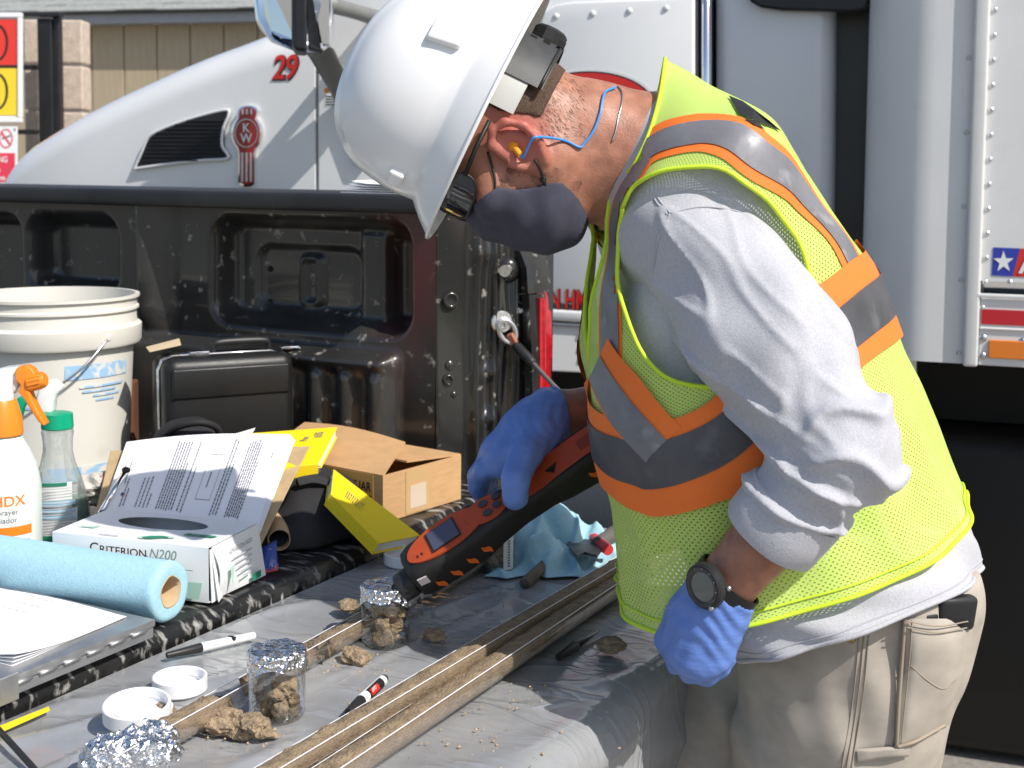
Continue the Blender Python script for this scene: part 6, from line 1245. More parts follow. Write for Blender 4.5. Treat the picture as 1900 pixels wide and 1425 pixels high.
def hit(px, py, f=body_sdf, lift=0.0, d0=1.2):
    r = ray(px, py); n = np.linalg.norm(r); t = d0
    for _ in range(80):
        q = CAM + r * t; s = float(f(q[None])[0]) - lift
        if s < 2e-4: break
        t += s * 0.8 / n
    return CAM + r * t
# short hair at the nape and stubble: darker cap of hair under the helmet's back
def hair_sdf(p):
    q = (p - EC) @ HB.T; d = smin(head_sdf(p), neck_sdf(p), 0.035) - 0.0022 - 0.0006 * wob(p, 500, 8, 1)
    return np.maximum(np.maximum(d, q[:, 0] + 0.020 + 0.35 * np.maximum(0, 0.03 - q[:, 1])), -(q[:, 1] + 0.012))
hv, hf_ = surfnet(hair_sdf, EC - 0.19, EC + 0.19, 0.003)
mk('hair', (hv, hf_), mat('short_brown_hair', (0.085, 0.05, 0.032), 0.8, var=0.4, vs=400, bump=0.8, bs=900), per, 'world', smooth=True)

def stub_sdf(p):
    q = (p - EC) @ HB.T; d = smin(head_sdf(p), neck_sdf(p), 0.035) - 0.0009
    return np.maximum(np.maximum(d, np.maximum(0.006 - q[:, 0], q[:, 0] - 0.075)), np.maximum(q[:, 1] + 0.002, -0.085 - q[:, 1]))
def stub_mat():
    m = bpy.data.materials.new('stubble'); m.use_nodes = True; nt = m.node_tree; L = nt.links.new; b = nt.nodes['Principled BSDF']; b.inputs['Base Color'].default_value = (0.10, 0.055, 0.035, 1); b.inputs['Roughness'].default_value = 0.8
    tc = nt.nodes.new('ShaderNodeTexCoord'); nz = nt.nodes.new('ShaderNodeTexNoise'); nz.inputs['Scale'].default_value = 900; nz.inputs['Detail'].default_value = 3; L(tc.outputs['Object'], nz.inputs['Vector']); n2 = nt.nodes.new('ShaderNodeTexNoise'); n2.inputs['Scale'].default_value = 45; L(tc.outputs['Object'], n2.inputs['Vector'])
    ad = nt.nodes.new('ShaderNodeMath'); ad.operation = 'ADD'; L(nz.outputs['Fac'], ad.inputs[0]); L(n2.outputs['Fac'], ad.inputs[1]); mr = nt.nodes.new('ShaderNodeMapRange'); L(ad.outputs[0], mr.inputs['Value']); mr.inputs['From Min'].default_value = 0.92; mr.inputs['From Max'].default_value = 1.2; mr.inputs['To Max'].default_value = 0.7; L(mr.outputs[0], b.inputs['Alpha']); return m
sv0, sf0 = surfnet(stub_sdf, EC - 0.16, EC + 0.16, 0.0032); mk('stubble', (sv0, sf0), stub_mat(), per, 'world', smooth=True)
rs_ = np.random.default_rng(11); HV, HF = [], []; hn_ = lambda p: smin(head_sdf(p), neck_sdf(p), 0.035)
for _ in range(420):
    px, py = 1000 + rs_.random() * 85, 130 + rs_.random() * 130
    if py < 118 + (px - 1000) * 0.32 + 8 or rs_.random() > 1.15 - (px - 1000) / 110: continue
    q = hit(px, py, hn_); 
    if pix(q)[2] > 1.60: continue
    q2 = hit(px + 5 + 7 * rs_.random(), py + 4 + 9 * rs_.random(), hn_); q2 = q2 + (CAM - q2) / np.linalg.norm(CAM - q2) * 0.0018; n = len(HV); w_ = unit(np.cross(q2 - q, FWD)) * 0.00022
    HV.extend([q - w_, q + w_, q2]); HF.append([n, n + 1, n + 2])
mk('nape_hair', (np.array(HV), HF), mat('nape_hair', (0.10, 0.06, 0.04), 0.6), per, 'world', kind='stuff')
# ---- hard hat
hel = thing('hard_hat', None, None, Hd(-0.02, 0.045, 0)); 
for k_ in list(hel.keys()): del hel[k_]
bpy.data.objects.remove(hel)
def hat_pt(t, v):
    """t round the rim (0 = front), v from 0 foot of the dome to 1 crown"""
    c, s = np.cos(t), np.sin(t); cx = -0.030; a = np.where(c > 0, 0.134, 0.130); b = 0.101; h = 0.131; e = 2 / 2.45
    ang = v * PI / 2; rr = np.cos(ang) ** e; zz = np.sin(ang) ** e
    f_ = cx + a * rr * c + 0.012 * zz; l_ = b * rr * s
    ridge = 0.0055 * np.exp(-(l_ / 0.013) ** 2) * ss(0.15, 0.45, v) + 0.0032 * (np.exp(-((np.abs(l_) - 0.036) / 0.008) ** 2)) * ss(0.25, 0.6, v)
    return f_, 0.080 + h * zz + ridge, l_
def hat_surface(T_, V_):
    f_, u_, l_ = hat_pt(T_, np.clip(V_, 0, 1)); o = np.clip(-V_, 0, 1); c, s = np.cos(T_), np.sin(T_); vis = np.clip(c, 0, 1) ** 3
    w = (0.021 + 0.010 * vis) * o ** 1.25; return EC + (f_ + c * w)[..., None] * hf + (u_ - (0.036 - 0.002 * vis) * o + 0.004 * np.sin(PI * o))[..., None] * hu + (l_ + s * w)[..., None] * hl
ts = np.linspace(0, 2 * PI, 145); vs_ = np.concatenate([np.linspace(-1, 0, 11)[:-1], np.linspace(0, 1, 46) ** 0.8])
hg = grid(hat_surface, ts, vs_); ht = thick(hg, 0.0028)
hat = mk('hard_hat', ht, M_helmet, per, 'world', smooth=True, sharp=50)
rimp = hat_surface(ts, np.full_like(ts, -1.0)); mk('rim_bead', tube(rimp, 0.0024, 8, cap=False), M_helmet, hat, 'world', smooth=True)
def slot(t, v0, v1, wt, name, tall):
    c = hat_surface(np.array([t]), np.array([(v0 + v1) / 2]))[0]; tx = unit(hat_surface(np.array([t + 0.05]), np.array([v0]))[0] - hat_surface(np.array([t - 0.05]), np.array([v0]))[0]); up = unit(hat_surface(np.array([t]), np.array([v1]))[0] - hat_surface(np.array([t]), np.array([v0]))[0]); n = np.cross(tx, up); n = n if n @ (c - EC) > 0 else -n
    m = np.stack([tx, up, n], 1); b_ = bevel(box(-wt, wt, -tall, tall, -0.004, 0.0085), 0.004, 3); mk(name, (np.asarray(b_[0]) @ m.T + c, b_[1]), M_helmet, hat, 'world', smooth=True)
slot(PI * 0.60, 0.10, 0.16, 0.014, 'accessory_slot', 0.019); slot(PI * 0.15, 0.05, 0.10, 0.012, 'accessory_slot', 0.009); slot(-PI * 0.60, 0.10, 0.16, 0.014, 'accessory_slot', 0.019)
def hbox(f0, f1, u0, u1, l0, l1, w=0.002): v, f = bevel(box(f0, f1, u0, u1, l0, l1), w, 2); return EC + np.asarray(v) @ HB, f
# suspension band round the nape with its ratchet knob
def band(t0, t1, u0, u1, ra, rb, name, m, off=0.0):
    g = grid(lambda T_, U_: EC + ((-0.022 + ra * np.cos(T_))[..., None] * hf + U_[..., None] * hu + (rb * np.sin(T_))[..., None] * hl), np.linspace(t0, t1, 24), np.linspace(u0, u1, 3)); return mk(name, thick(g, 0.0022), m, hat, 'world', smooth=True, sharp=40)
band(PI * 0.62, PI * 1.38, 0.0, 0.056, 0.104, 0.083, 'nape_band', M_strap); band(PI * 0.50, PI * 0.645, 0.016, 0.05, 0.100, 0.081, 'side_band', M_clearpl)
mk('band_edge', tube([EC + hf * (-0.022 + 0.105 * math.cos(t)) + hu * 0.003 + hl * 0.084 * math.sin(t) for t in np.linspace(PI * 0.62, PI * 1.38, 20)], 0.0020, 8), M_blackpl, hat, 'world', smooth=True)
kc = EC + hf * -0.131 + hu * 0.022; v, f = lathe([(0, 0.010), (0.017, 0.010), (0.020, 0.007), (0.020, -0.010), (0.012, -0.014)], 10, True); v = np.asarray(v); mk('ratchet_knob', (kc + np.outer(v[:, 0], hu) + np.outer(v[:, 1], hl) - np.outer(v[:, 2], hf), f), M_blackpl, hat, 'world', smooth=True, sharp=25)
for k in range(3): mk('band_slot', hbox(-0.1275 + 0.004 * k, -0.12 + 0.004 * k, 0.0 + 0.016 * k, 0.008 + 0.016 * k, 0.028, 0.034, 0.0004), M_black, hat, 'world')
# ---- face mask
def mask_sdf(p):
    q = (p - EC) @ HB.T; f_, u_, l_ = q[:, 0], q[:, 1], np.abs(q[:, 2])
    face = smin(head_sdf(p), neck_sdf(p) + 0.012, 0.02); bulge = ell(p, Hd(0.052, -0.038, 0), HB, (0.052, 0.064, 0.054)); d = smin(face - 0.004, bulge, 0.02)
    d = d + 0.0012 * np.sin(u_ * 160 + f_ * 60) * ss(0.03, 0.06, f_)
    bk = np.interp(u_, [-0.12, -0.10, -0.085, -0.065, -0.05, -0.035, -0.02, 0.0, 0.03], [0.034, 0.028, 0.022, 0.018, 0.026, 0.040, 0.049, 0.055, 0.058]); back = (bk - f_) * 0.8
    top = (u_ - (-0.004 + 0.55 * np.maximum(0, f_ - 0.052))) * 0.85
    return -smin(-smin(d, d, 1e-4), -np.maximum(back, top), 0.006) if False else np.maximum(d, np.maximum(back, top))
mv, mf = surfnet(mask_sdf, EC - 0.17, EC + 0.17, 0.0022); msk = mk('face_mask', (relax(mv, mf, 3, 0.4), mf), M_mask, per, 'world', smooth=True, sharp=50)
def skin_path(pts, lift, rad, name, m, parent, n=40, f=body_sdf, d0=1.2):
    return mk(name, tube([hit(a, b, f, lift, d0) for a, b in pts], rad, 8, smooth_n=n), m, parent, 'world', smooth=True)
skin_path([(1012, 345), (1006, 325), (999, 308), (992, 296)], 0.0015, 0.0016, 'ear_loop', M_blk, msk, 14); mk('ear_loop_knot', lump(hit(1008, 334, lift=0.002), 0.004, 2, 200, 0.4, 2), M_blk, msk, 'world')
skin_path([(905, 282), (912, 305), (918, 330), (919, 356)], 0.0012, 0.0013, 'ear_loop', M_blk, msk, 14)
# ---- safety glasses
def lens_fn(T_, U_): return EC + ((0.024 + 0.076 * np.cos(T_))[..., None] * hf + U_[..., None] * hu + (0.078 * np.sin(T_))[..., None] * hl)
def lens_patch(sg):
    rr_ = np.linspace(0.02, 1, 10); aa = np.linspace(0, 2 * PI, 49); return grid(lambda A_, B_: lens_fn(sg * (0.60 + 0.50 * A_ * np.sign(np.cos(B_)) * np.abs(np.cos(B_)) ** 0.75), 0.033 + 0.0185 * A_ * np.sign(np.sin(B_)) * np.abs(np.sin(B_)) ** 0.75), rr_, aa)
gls = mk('safety_glasses', lens_patch(1), M_lens, per, 'world', smooth=True); mk('lens', lens_patch(-1), M_lens, gls, 'world', smooth=True)
for s in (1, -1): mk('temple', tube([Hd(0.060, 0.034, 0.074 * s), Hd(0.03, 0.036, 0.080 * s), Hd(-0.005, 0.036, 0.081 * s)], 0.0026, 8), M_blk, gls, 'world', smooth=True)
for sg in (1, -1): mk('lens_frame', tube([lens_fn(np.array([sg * (0.60 + 0.51 * np.sign(math.cos(b_)) * abs(math.cos(b_)) ** 0.75)]), np.array([0.033 + 0.019 * np.sign(math.sin(b_)) * abs(math.sin(b_)) ** 0.75]))[0] for b_ in np.linspace(0, 2 * PI, 50)], 0.0015, 6, cap=False), M_blk, gls, 'world', smooth=True)
# ---- ear plug with cord, neck chain
pa_ = hit(951, 268, lift=-0.004); pb_ = pa_ + (P(966, 291, 1.45) - P(951, 268, 1.45)) * 1.0 - FWD * 0.012
plg = mk('ear_plug', tube([pa_, pa_ + (pb_ - pa_) * 0.3, pa_ + (pb_ - pa_) * 0.32, pb_], [0.0060, 0.0060, 0.0040, 0.0030], 14), mat('plug_orange', (0.85, 0.36, 0.03), 0.5), per, 'world', smooth=True, sharp=40)
cpts = [pb_, C(972, 290, pix(pb_)[2]), hit(985, 262, lift=0.006), hit(1000, 254, lift=0.004), hit(1045, 260, lift=0.002), hit(1075, 273, lift=0.002), hit(1084, 266, lift=0.002), hit(1100, 245, lift=0.0025), hit(1113, 212, lift=0.0025), hit(1118, 185, lift=0.0025), hit(1124, 170, lift=0.0025), hit(1142, 162, lift=0.0025)]
mk('cord', tube(cpts, 0.0014, 8, smooth_n=80), mat('cord_blue', (0.05, 0.28, 0.78), 0.35), plg, 'world', smooth=True)
skin_path([(1146, 160), (1154, 172), (1153, 195), (1147, 220), (1142, 245), (1136, 262)], 0.001, 0.0011, 'neck_chain', M_steel, per, 40)

# ---- torso surfaces from stations: back, front, near side
def stations(rows, dB=1.56):
    B = np.array([C(*r[0], dB) for r in rows]); Fr = np.array([C(*r[1], dB) for r in rows]); N = np.array([C(*r[2]) for r in rows]); return B, Fr, N
def surf(rows, dB=1.56, ex=2.5, wr=0.0):
    B, Fr, N = stations(rows, dB); m = len(rows)
    def ev(S, PH):
        S = np.asarray(S, float); PH = np.asarray(PH, float); i = np.clip(np.floor(S).astype(int), 0, m - 2); t = S - i
        def cr(A):
            a = A[np.maximum(i - 1, 0)]; b = A[i]; c = A[i + 1]; d = A[np.minimum(i + 2, m - 1)]; T_ = t[..., None]
            return 0.5 * (2 * b + (c - a) * T_ + (2 * a - 5 * b + 4 * c - d) * T_ ** 2 + (3 * b - a - 3 * c + d) * T_ ** 3)
        b, f, n = cr(B), cr(Fr), cr(N); c = (b + f) / 2; co, si = np.cos(PH), np.sin(PH); k = (np.abs(co) ** ex + np.abs(si) ** ex) ** (-1 / ex)
        nv = n - c; far = -nv + 2 * np.einsum('...i,i->...', nv, ZV)[..., None] * ZV      # mirrored side keeps the same slope
        along = np.einsum('...i,...i->...', nv, (b - f)) / (np.einsum('...i,...i->...', b - f, b - f) + 1e-9); far = far + 2 * along[..., None] * (b - f) * 0.8
        lat = np.where((si >= 0)[..., None], nv, -far)
        return c + (k * co)[..., None] * (b - f) / 2 + (k * si)[..., None] * lat
    return ev
VEST = [((1236, 104), (1168, 262), (1186, 283, 1.462)), ((1300, 140), (1125, 350), (1235, 296, 1.415)), ((1400, 215), (1112, 470), (1330, 330, 1.395)), ((1512, 345), (1100, 570), (1345, 520, 1.385)), ((1608, 495), (1096, 665), (1385, 690, 1.380)), ((1672, 640), (1110, 770), (1405, 805, 1.375)), ((1732, 785), (1138, 895), (1450, 968, 1.380)), ((1790, 914), (1150, 1095), (1500, 1132, 1.378))]
_vs = surf(VEST)
def vest(S, PH, off=0.0):
    p = _vs(S, PH); e = 1e-3
    dS = _vs(np.asarray(S) + e * np.where(np.asarray(S) > 6, -1, 1), PH) - p; dS = dS * np.where(np.asarray(S) > 6, -1, 1)[..., None]; dP = _vs(S, np.asarray(PH) + e) - p; n = np.cross(dP, dS); n /= np.linalg.norm(n, axis=-1)[..., None] + 1e-12
    n = np.where((np.einsum('...i,...i->...', n, p - _vs(np.asarray(S), np.asarray(PH) + PI)) < 0)[..., None], -n, n)
    w = 0.0055 * wob(p, 16, 6, 2) + 0.0022 * np.sin(np.asarray(PH) * 14 + np.asarray(S) * 2.0) * ss(4.0, 6.8, np.asarray(S)) + 0.0012 * wob(p, 50, 6, 4)
    return p + n * (off + w)[..., None]
# look-up from photograph pixels to the vest surface on its camera side
_S, _P = np.meshgrid(np.linspace(0, 7, 211), np.linspace(-0.55, PI + 0.75, 240), indexing='ij'); _Q = vest(_S, _P); _v = _Q - CAM; _d = _v @ FWD; _px = X0 + F_PX * (_v @ RGT) / _d; _py = Y0 - F_PX * (_v @ UPV) / _d
def vlook(px, py):
    c = (_px - px) ** 2 + (_py - py) ** 2 + ((_d - 1.40) * 30) ** 2; i = np.unravel_index(np.argmin(c), c.shape); return _S[i], _P[i]
AH = [(1157, 385), (1178, 345), (1225, 318), (1300, 309), (1370, 330), (1430, 380), (1475, 440), (1505, 515), (1520, 590), (1500, 650), (1440, 692), (1370, 714), (1310, 716), (1240, 700), (1192, 655), (1163, 585), (1148, 505), (1150, 430)]
ah = np.array([vlook(*q) for q in AH])
def inside(poly, x, y):
    r = np.zeros(x.shape, bool); n = len(poly)
    for i in range(n):
        x1, y1 = poly[i]; x2, y2 = poly[(i + 1) % n]; c = ((y1 > y) != (y2 > y)); 
        with np.errstate(divide='ignore', invalid='ignore'): r ^= c & (x < (x2 - x1) * (y - y1) / (y2 - y1 + 1e-12) + x1)
    return r
ahl = crom(np.vstack([ah, ah[:1]]), 90)[:-1]
def neck_s(ph):   # front opening: the vest starts lower at the front
    q = np.abs(((ph - PI + PI) % (2 * PI)) - PI); return np.clip((0.50 - q) / 0.50, 0, 1) ** 0.8 * 4.1
nS, nP = 190, 300; SS = np.linspace(0, 7, nS); PP = np.linspace(-PI * 0.5, PI * 1.5, nP + 1)
Sg, Pg = np.meshgrid(SS, PP, indexing='ij')
# slide each column so its first row lies on the neck opening
top = neck_s(Pg); Sg2 = top + (7 - top) * (Sg / 7)
vv = vest(Sg2, Pg).reshape(-1, 3); cs_, cp_ = (Sg2[:-1, :-1] + Sg2[1:, 1:]) / 2, (Pg[:-1, :-1] + Pg[1:, 1:]) / 2
cut = inside(ahl, cs_, cp_) | inside(np.stack([ahl[:, 0], -ahl[:, 1]], 1), cs_, cp_) | inside(np.stack([ahl[:, 0], 2 * PI - ahl[:, 1]], 1), cs_, cp_)
w_ = nP + 1; ii, jj = np.where(~cut); vfaces = np.stack([ii * w_ + jj, ii * w_ + jj + 1, (ii + 1) * w_ + jj + 1, (ii + 1) * w_ + jj], 1)
# uv in metres for the mesh holes
seg = np.linalg.norm(np.diff(vv.reshape(nS, w_, 3), axis=0), axis=2); vy = np.vstack([np.zeros((1, w_)), np.cumsum(seg, 0)]); sg2 = np.linalg.norm(np.diff(vv.reshape(nS, w_, 3)[120:121], axis=1), axis=2)[0]; ux = np.concatenate([[0], np.cumsum(sg2)])
uv = np.stack([np.tile(ux, (nS, 1)), vy.max() - vy[::-1].max() + vy * 0 + (SS[:, None] / 7 * 0.86)], -1).reshape(-1, 2)
def vest_mat():
    m = bpy.data.materials.new('lime_mesh_fabric'); m.use_nodes = True; nt = m.node_tree; L = nt.links.new; b = nt.nodes['Principled BSDF']
    b.inputs['Base Color'].default_value = (0.70, 0.90, 0.20, 1); b.inputs['Roughness'].default_value = 0.7; b.inputs['Sheen Weight'].default_value = 0.2
    uvn = nt.nodes.new('ShaderNodeUVMap'); sp = nt.nodes.new('ShaderNodeSeparateXYZ'); L(uvn.outputs[0], sp.inputs[0])
    def M(op, a, b_=None):
        n = nt.nodes.new('ShaderNodeMath'); n.operation = op
        for i, x in enumerate((a, b_)):
            if x is None: continue
            if isinstance(x, (int, float)): n.inputs[i].default_value = x
            else: L(x, n.inputs[i])
        return n.outputs[0]
    per_ = 0.0062; u = M('MULTIPLY', sp.outputs[0], 1 / per_); v = M('MULTIPLY', sp.outputs[1], 1 / (per_ * 0.62)); row = M('FLOOR', v); half = M('MULTIPLY', M('MODULO', row, 2.0), 0.5); fu = M('SUBTRACT', M('FRACT', M('ADD', u, half)), 0.5); fv = M('SUBTRACT', M('FRACT', v), 0.5)
    d2 = M('ADD', M('POWER', M('ABSOLUTE', fu), 2.0), M('POWER', M('MULTIPLY', M('ABSOLUTE', fv), 0.62), 2.0)); hole = M('LESS_THAN', d2, 0.030)
    tr = nt.nodes.new('ShaderNodeBsdfTransparent'); mx = nt.nodes.new('ShaderNodeMixShader'); L(M('MULTIPLY', hole, 0.82), mx.inputs[0]); tl = nt.nodes.new('ShaderNodeBsdfTranslucent'); tl.inputs[0].default_value = (0.55, 0.80, 0.04, 1); m2 = nt.nodes.new('ShaderNodeMixShader'); m2.inputs[0].default_value = 0.28; L(b.outputs[0], m2.inputs[1]); L(tl.outputs[0], m2.inputs[2])
    out = nt.nodes['Material Output']; L(m2.outputs[0], mx.inputs[1]); L(tr.outputs[0], mx.inputs[2]); L(mx.outputs[0], out.inputs[0]); return m
vst = mk('safety_vest', (vv, vfaces), vest_mat(), per, 'world', smooth=True, uv=uv)
def edge(sp, off, rad, name, m, parent=vst, n=None): 
    sp = np.asarray(sp); return mk(name, tube(vest(sp[:, 0], sp[:, 1], off), rad, 8), m, parent, 'world', smooth=True)
ahc = np.vstack([ahl, ahl[:1]]); edge(ahc, 0.001, 0.0024, 'armhole_binding', M_vesttrim); ahm = ahc.copy(); ahm[:, 1] = -ahm[:, 1]; edge(ahm, 0.001, 0.0024, 'armhole_binding', M_vesttrim)
phs = np.linspace(-PI * 0.5, PI * 1.5, 160); edge(np.stack([neck_s(phs), phs], 1), 0.001, 0.0024, 'neck_binding', M_vesttrim); edge(np.stack([np.full_like(phs, 6.98), phs], 1), 0.001, 0.0024, 'hem_binding', M_vesttrim); edge(np.stack([np.full_like(phs, 6.80), phs], 1), 0.0015, 0.0012, 'hem_stitch', M_vesttrim)
def strip(ctr, w0, w1, off, name, m, px=True, mirror=False, n=90, along_s=False):
    """band between offsets w0..w1 (metres) across a centre line on the vest"""
    sp = np.array([vlook(*q) for q in ctr]) if px else np.asarray(ctr, float)
    if mirror: sp[:, 1] = -sp[:, 1]
    sp[:, 1] = np.clip(sp[:, 1], -PI + 0.02, PI - 0.02); sp = crom(sp, n); e = 2e-3
    P0 = vest(sp[:, 0], sp[:, 1]); dS = (vest(sp[:, 0] + e, sp[:, 1]) - vest(sp[:, 0] - e, sp[:, 1])) / (2 * e); dP = (vest(sp[:, 0], sp[:, 1] + e) - vest(sp[:, 0], sp[:, 1] - e)) / (2 * e)
    T_ = np.gradient(P0, axis=0); T_ /= np.linalg.norm(T_, axis=1)[:, None]; N_ = np.cross(dP, dS); N_ /= np.linalg.norm(N_, axis=1)[:, None]; X_ = np.cross(N_, T_); rows = []; ks = []
    for w in np.linspace(w0, w1, 7):
        # solve for (s,phi) step giving the sideways move w
        a11 = (dS * dS).sum(1); a12 = (dS * dP).sum(1); a22 = (dP * dP).sum(1); b1_ = (dS * X_).sum(1) * w; b2_ = (dP * X_).sum(1) * w; det = a11 * a22 - a12 ** 2 + 1e-12; ds = (a22 * b1_ - a12 * b2_) / det; dp = (a11 * b2_ - a12 * b1_) / det
        if along_s: ds, dp = w / np.sqrt(a11), 0 * dp
        ks.append(np.stack([np.clip(sp[:, 0] + ds, 0.02, 6.98), sp[:, 1] + dp], 1)); rows.append(vest(ks[-1][:, 0], ks[-1][:, 1], off))
    v, f = loft(rows, cap=False, closed=False); K = np.concatenate(ks); hole = inside(ahl, K[:, 0], K[:, 1]) | inside(np.stack([ahl[:, 0], -ahl[:, 1]], 1), K[:, 0], K[:, 1]); f = [q for q in f if not hole[q].any()]
    return mk(name, (v, f), m, vst, 'world', smooth=True)
back_line = [(1640, 610), (1605, 535), (1548, 428), (1480, 345), (1395, 278), (1300, 248), (1235, 262), (1195, 285)]
front_line = [(1190, 300), (1166, 345), (1146, 430), (1136, 520), (1132, 600), (1134, 668)]
chest_line = [(1112, 682), (1138, 730), (1176, 785), (1218, 835)]
for ln, a_, b_, o_ in ((back_line, -0.029, 0.029, 0.0), (front_line, -0.024, 0.022, 0.0), (chest_line, -0.021, 0.038, 0.004)):
    for mir in (False, True):
        w2 = (b_, a_) if mir else (a_, b_); strip(ln, min(w2) if not mir else -max(a_, b_), max(w2) if not mir else -min(a_, b_), 0.0016 + o_, 'orange_stripe', M_vor, mirror=mir); strip(ln, -0.0175, 0.0175, 0.0028 + o_, 'silver_stripe', M_silver, mirror=mir)
wpx = [(1655, 540), (1600, 585), (1500, 668), (1440, 722), (1390, 765), (1330, 812), (1262, 848), (1195, 862), (1152, 848)]
wl = np.array([vlook(*q) for q in wpx]); wl = np.vstack([[wl[0, 0] - 0.05, 0.0], wl[(wl[:, 1] > 0.15) & (wl[:, 1] < PI - 0.12)], [wl[-1, 0] - 0.1, PI]])
for mir in (False, True):
    strip(wl, -0.050, 0.050, 0.0046, 'orange_stripe', M_vor, px=False, mirror=mir, n=160, along_s=True); strip(wl, -0.024, 0.024, 0.0060, 'silver_stripe', M_silver, px=False, mirror=mir, n=160, along_s=True)
def vpoly(pts, off, name, m):
    sp = np.array([vlook(*q) for q in pts]); c = sp.mean(0); n = len(sp); V_ = [vest(np.array([c[0]]), np.array([c[1]]), off)[0]] + list(vest(sp[:, 0], sp[:, 1], off)); return mk(name, (np.array(V_), [[0, 1 + i, 1 + (i + 1) % n] for i in range(n)]), m, vst, 'world')
vpoly([(1352, 181), (1375, 192), (1400, 208), (1425, 228), (1447, 246), (1420, 236), (1395, 226), (1368, 214), (1362, 200)], 0.003, 'back_print', M_blk); vpoly([(1378, 222), (1402, 230), (1420, 244), (1412, 240), (1398, 236)], 0.003, 'back_print', M_blk); vpoly([(1480, 292), (1495, 298), (1506, 312), (1508, 322), (1498, 308)], 0.003, 'back_print', M_blk)
# ---- shirt body
SHIRT = [((1205, 165), (1108, 375), (1165, 280, 1.485)), ((1300, 165), (1128, 400), (1235, 315, 1.425)), ((1385, 225), (1135, 480), (1330, 345, 1.41)), ((1495, 355), (1140, 580), (1335, 520, 1.40)), ((1590, 505), (1150, 690), (1390, 690, 1.395)), ((1655, 645), (1185, 810), (1410, 800, 1.395)), ((1715, 790), (1240, 930), (1460, 955, 1.395)), ((1782, 920), (1310, 1070), (1515, 1090, 1.392)), ((1814, 990), (1345, 1140), (1550, 1140, 1.384)), ((1820, 1052), (1374, 1206), (1590, 1178, 1.378))]
_sh = surf(SHIRT)
def shirt(S, PH):
    p = _sh(S, PH); c = _sh(S, PH + PI); n = p - (p + c) / 2; n /= np.linalg.norm(n, axis=-1)[..., None]; S = np.asarray(S)
    w = 0.004 * np.sin(PH * 9 + S * 2.2 + np.sin(PH * 3)) * ss(5, 8, S) + 0.003 * wob(p, 26, 6, 3)
    return p + n * (w - 0.003)[..., None]
sv_ = grid(shirt, np.linspace(0, 9, 130), np.linspace(0, 2 * PI, 161)); shr = mk('shirt', sv_, M_shirt, per, 'world', smooth=True)
pp_ = np.linspace(0, 2 * PI, 120); mk('shirt_hem', tube(shirt(np.full_like(pp_, 8.98), pp_), 0.0028, 6), M_shirt, shr, 'world', smooth=True); mk('hem_stitch', tube(shirt(np.full_like(pp_, 8.62), pp_) , 0.0010, 6), mat('grey_stitch', (0.42, 0.42, 0.46), 0.9), shr, 'world', smooth=True)
# ---- sleeves
CF_N = C(1478, 985, 1.345); AXU = unit(EL_N - SH_N); AXF = unit(WR_N - EL_N); CF_N = EL_N + AXF * ((CF_N - EL_N) @ AXF)
MID_N = C(1425, 640, 1.385); ICR = C(1440, 835, 1.36)
def sleeve_sdf(p):
    d = cone(p, SH_N, MID_N, 0.080, 0.0735); d = smin(d, cone(p, MID_N, EL_N, 0.0735, 0.0585), 0.03); d = smin(d, cone(p, EL_N, CF_N + AXF * 0.02, 0.0565, 0.0490), 0.022)
    d = smin(d, ell(p, C(1262, 425, 1.50), np.eye(3), (0.075, 0.075, 0.08)), 0.04)
    g = np.exp(-(np.linalg.norm(p - EL_N - RH * 0.012, axis=1) / 0.085) ** 4); q = p - ICR; x_, z_ = q @ RGT, q @ UPV; lat = q @ FWD
    th = np.arctan2(z_, x_ + 0.035); rr_ = np.hypot(x_ + 0.035, z_)
    f1 = np.exp(-(np.sin(th * 5.6 + 0.9 + 7 * lat + 0.7 * np.sin(rr_ * 60)) / 0.42) ** 2); d = d - (f1 - 0.35) * 0.0135 * g * ss(0.02, 0.08, rr_)
    v = (p - EL_N) @ AXF; g2 = np.exp(-((v - 0.055) / 0.045) ** 4); side = q @ unit(RH - AXF * (RH @ AXF)); f2 = np.exp(-(np.sin(v * 78 + side * 22 + 9 * lat + 0.6) / 0.42) ** 2); d = d - (f2 - 0.3) * 0.0085 * g2
    u = (p - SH_N) @ AXU; up_ = np.exp(-((u - 0.15) / 0.10) ** 2); d = d - 0.0030 * np.sin((p @ unit(AXU * 0.25 + FH * 0.2 + RH * 0.9)) * 80 + np.sin(u * 30)) * up_ - 0.0040 * np.sin((p @ unit(ZV * 0.9 + RH * 0.45)) * 66 + 1) * np.exp(-(np.linalg.norm(p - C(1310, 480, 1.38), axis=1) / 0.09) ** 2) - 0.0012 * wob(p, 70, 6, 3) - 0.0026 * (np.exp(-(wob(p * 1.0 + np.outer(u, AXU) * -0.55, 42, 6, 1) / 0.22) ** 2) - 0.3)
    return np.maximum(d, (p - CF_N) @ AXF)
def bounds(pts, m): a = np.array(pts); return a.min(0) - m, a.max(0) + m
lo_, hi_ = bounds([SH_N, EL_N, CF_N, C(1262, 425, 1.50)], 0.12); slv, slf = surfnet(sleeve_sdf, lo_, hi_, 0.0030); mk('sleeve', (relax(slv, slf, 2, 0.4), slf), M_shirt, shr, 'world', smooth=True)
c1_, c2_ = unit(np.cross(AXF, ZV)), None; c2_ = np.cross(AXF, c1_); cr_ = []
for s_, r__ in ((-0.022, 0.047), (-0.021, 0.0525), (0.0, 0.052), (0.024, 0.0505), (0.026, 0.0490), (0.024, 0.0470), (-0.01, 0.0470)): cr_.append([CF_N + AXF * (s_ + 0.003 * math.sin(2 * t + 1)) + (c1_ * math.cos(t) + c2_ * math.sin(t)) * (r__ + 0.0012 * math.sin(5 * t)) for t in np.linspace(0, 2 * PI, 57)[:-1]])
mk('cuff', loft(cr_, cap=False), M_shirt, shr, 'world', smooth=True, sharp=70)
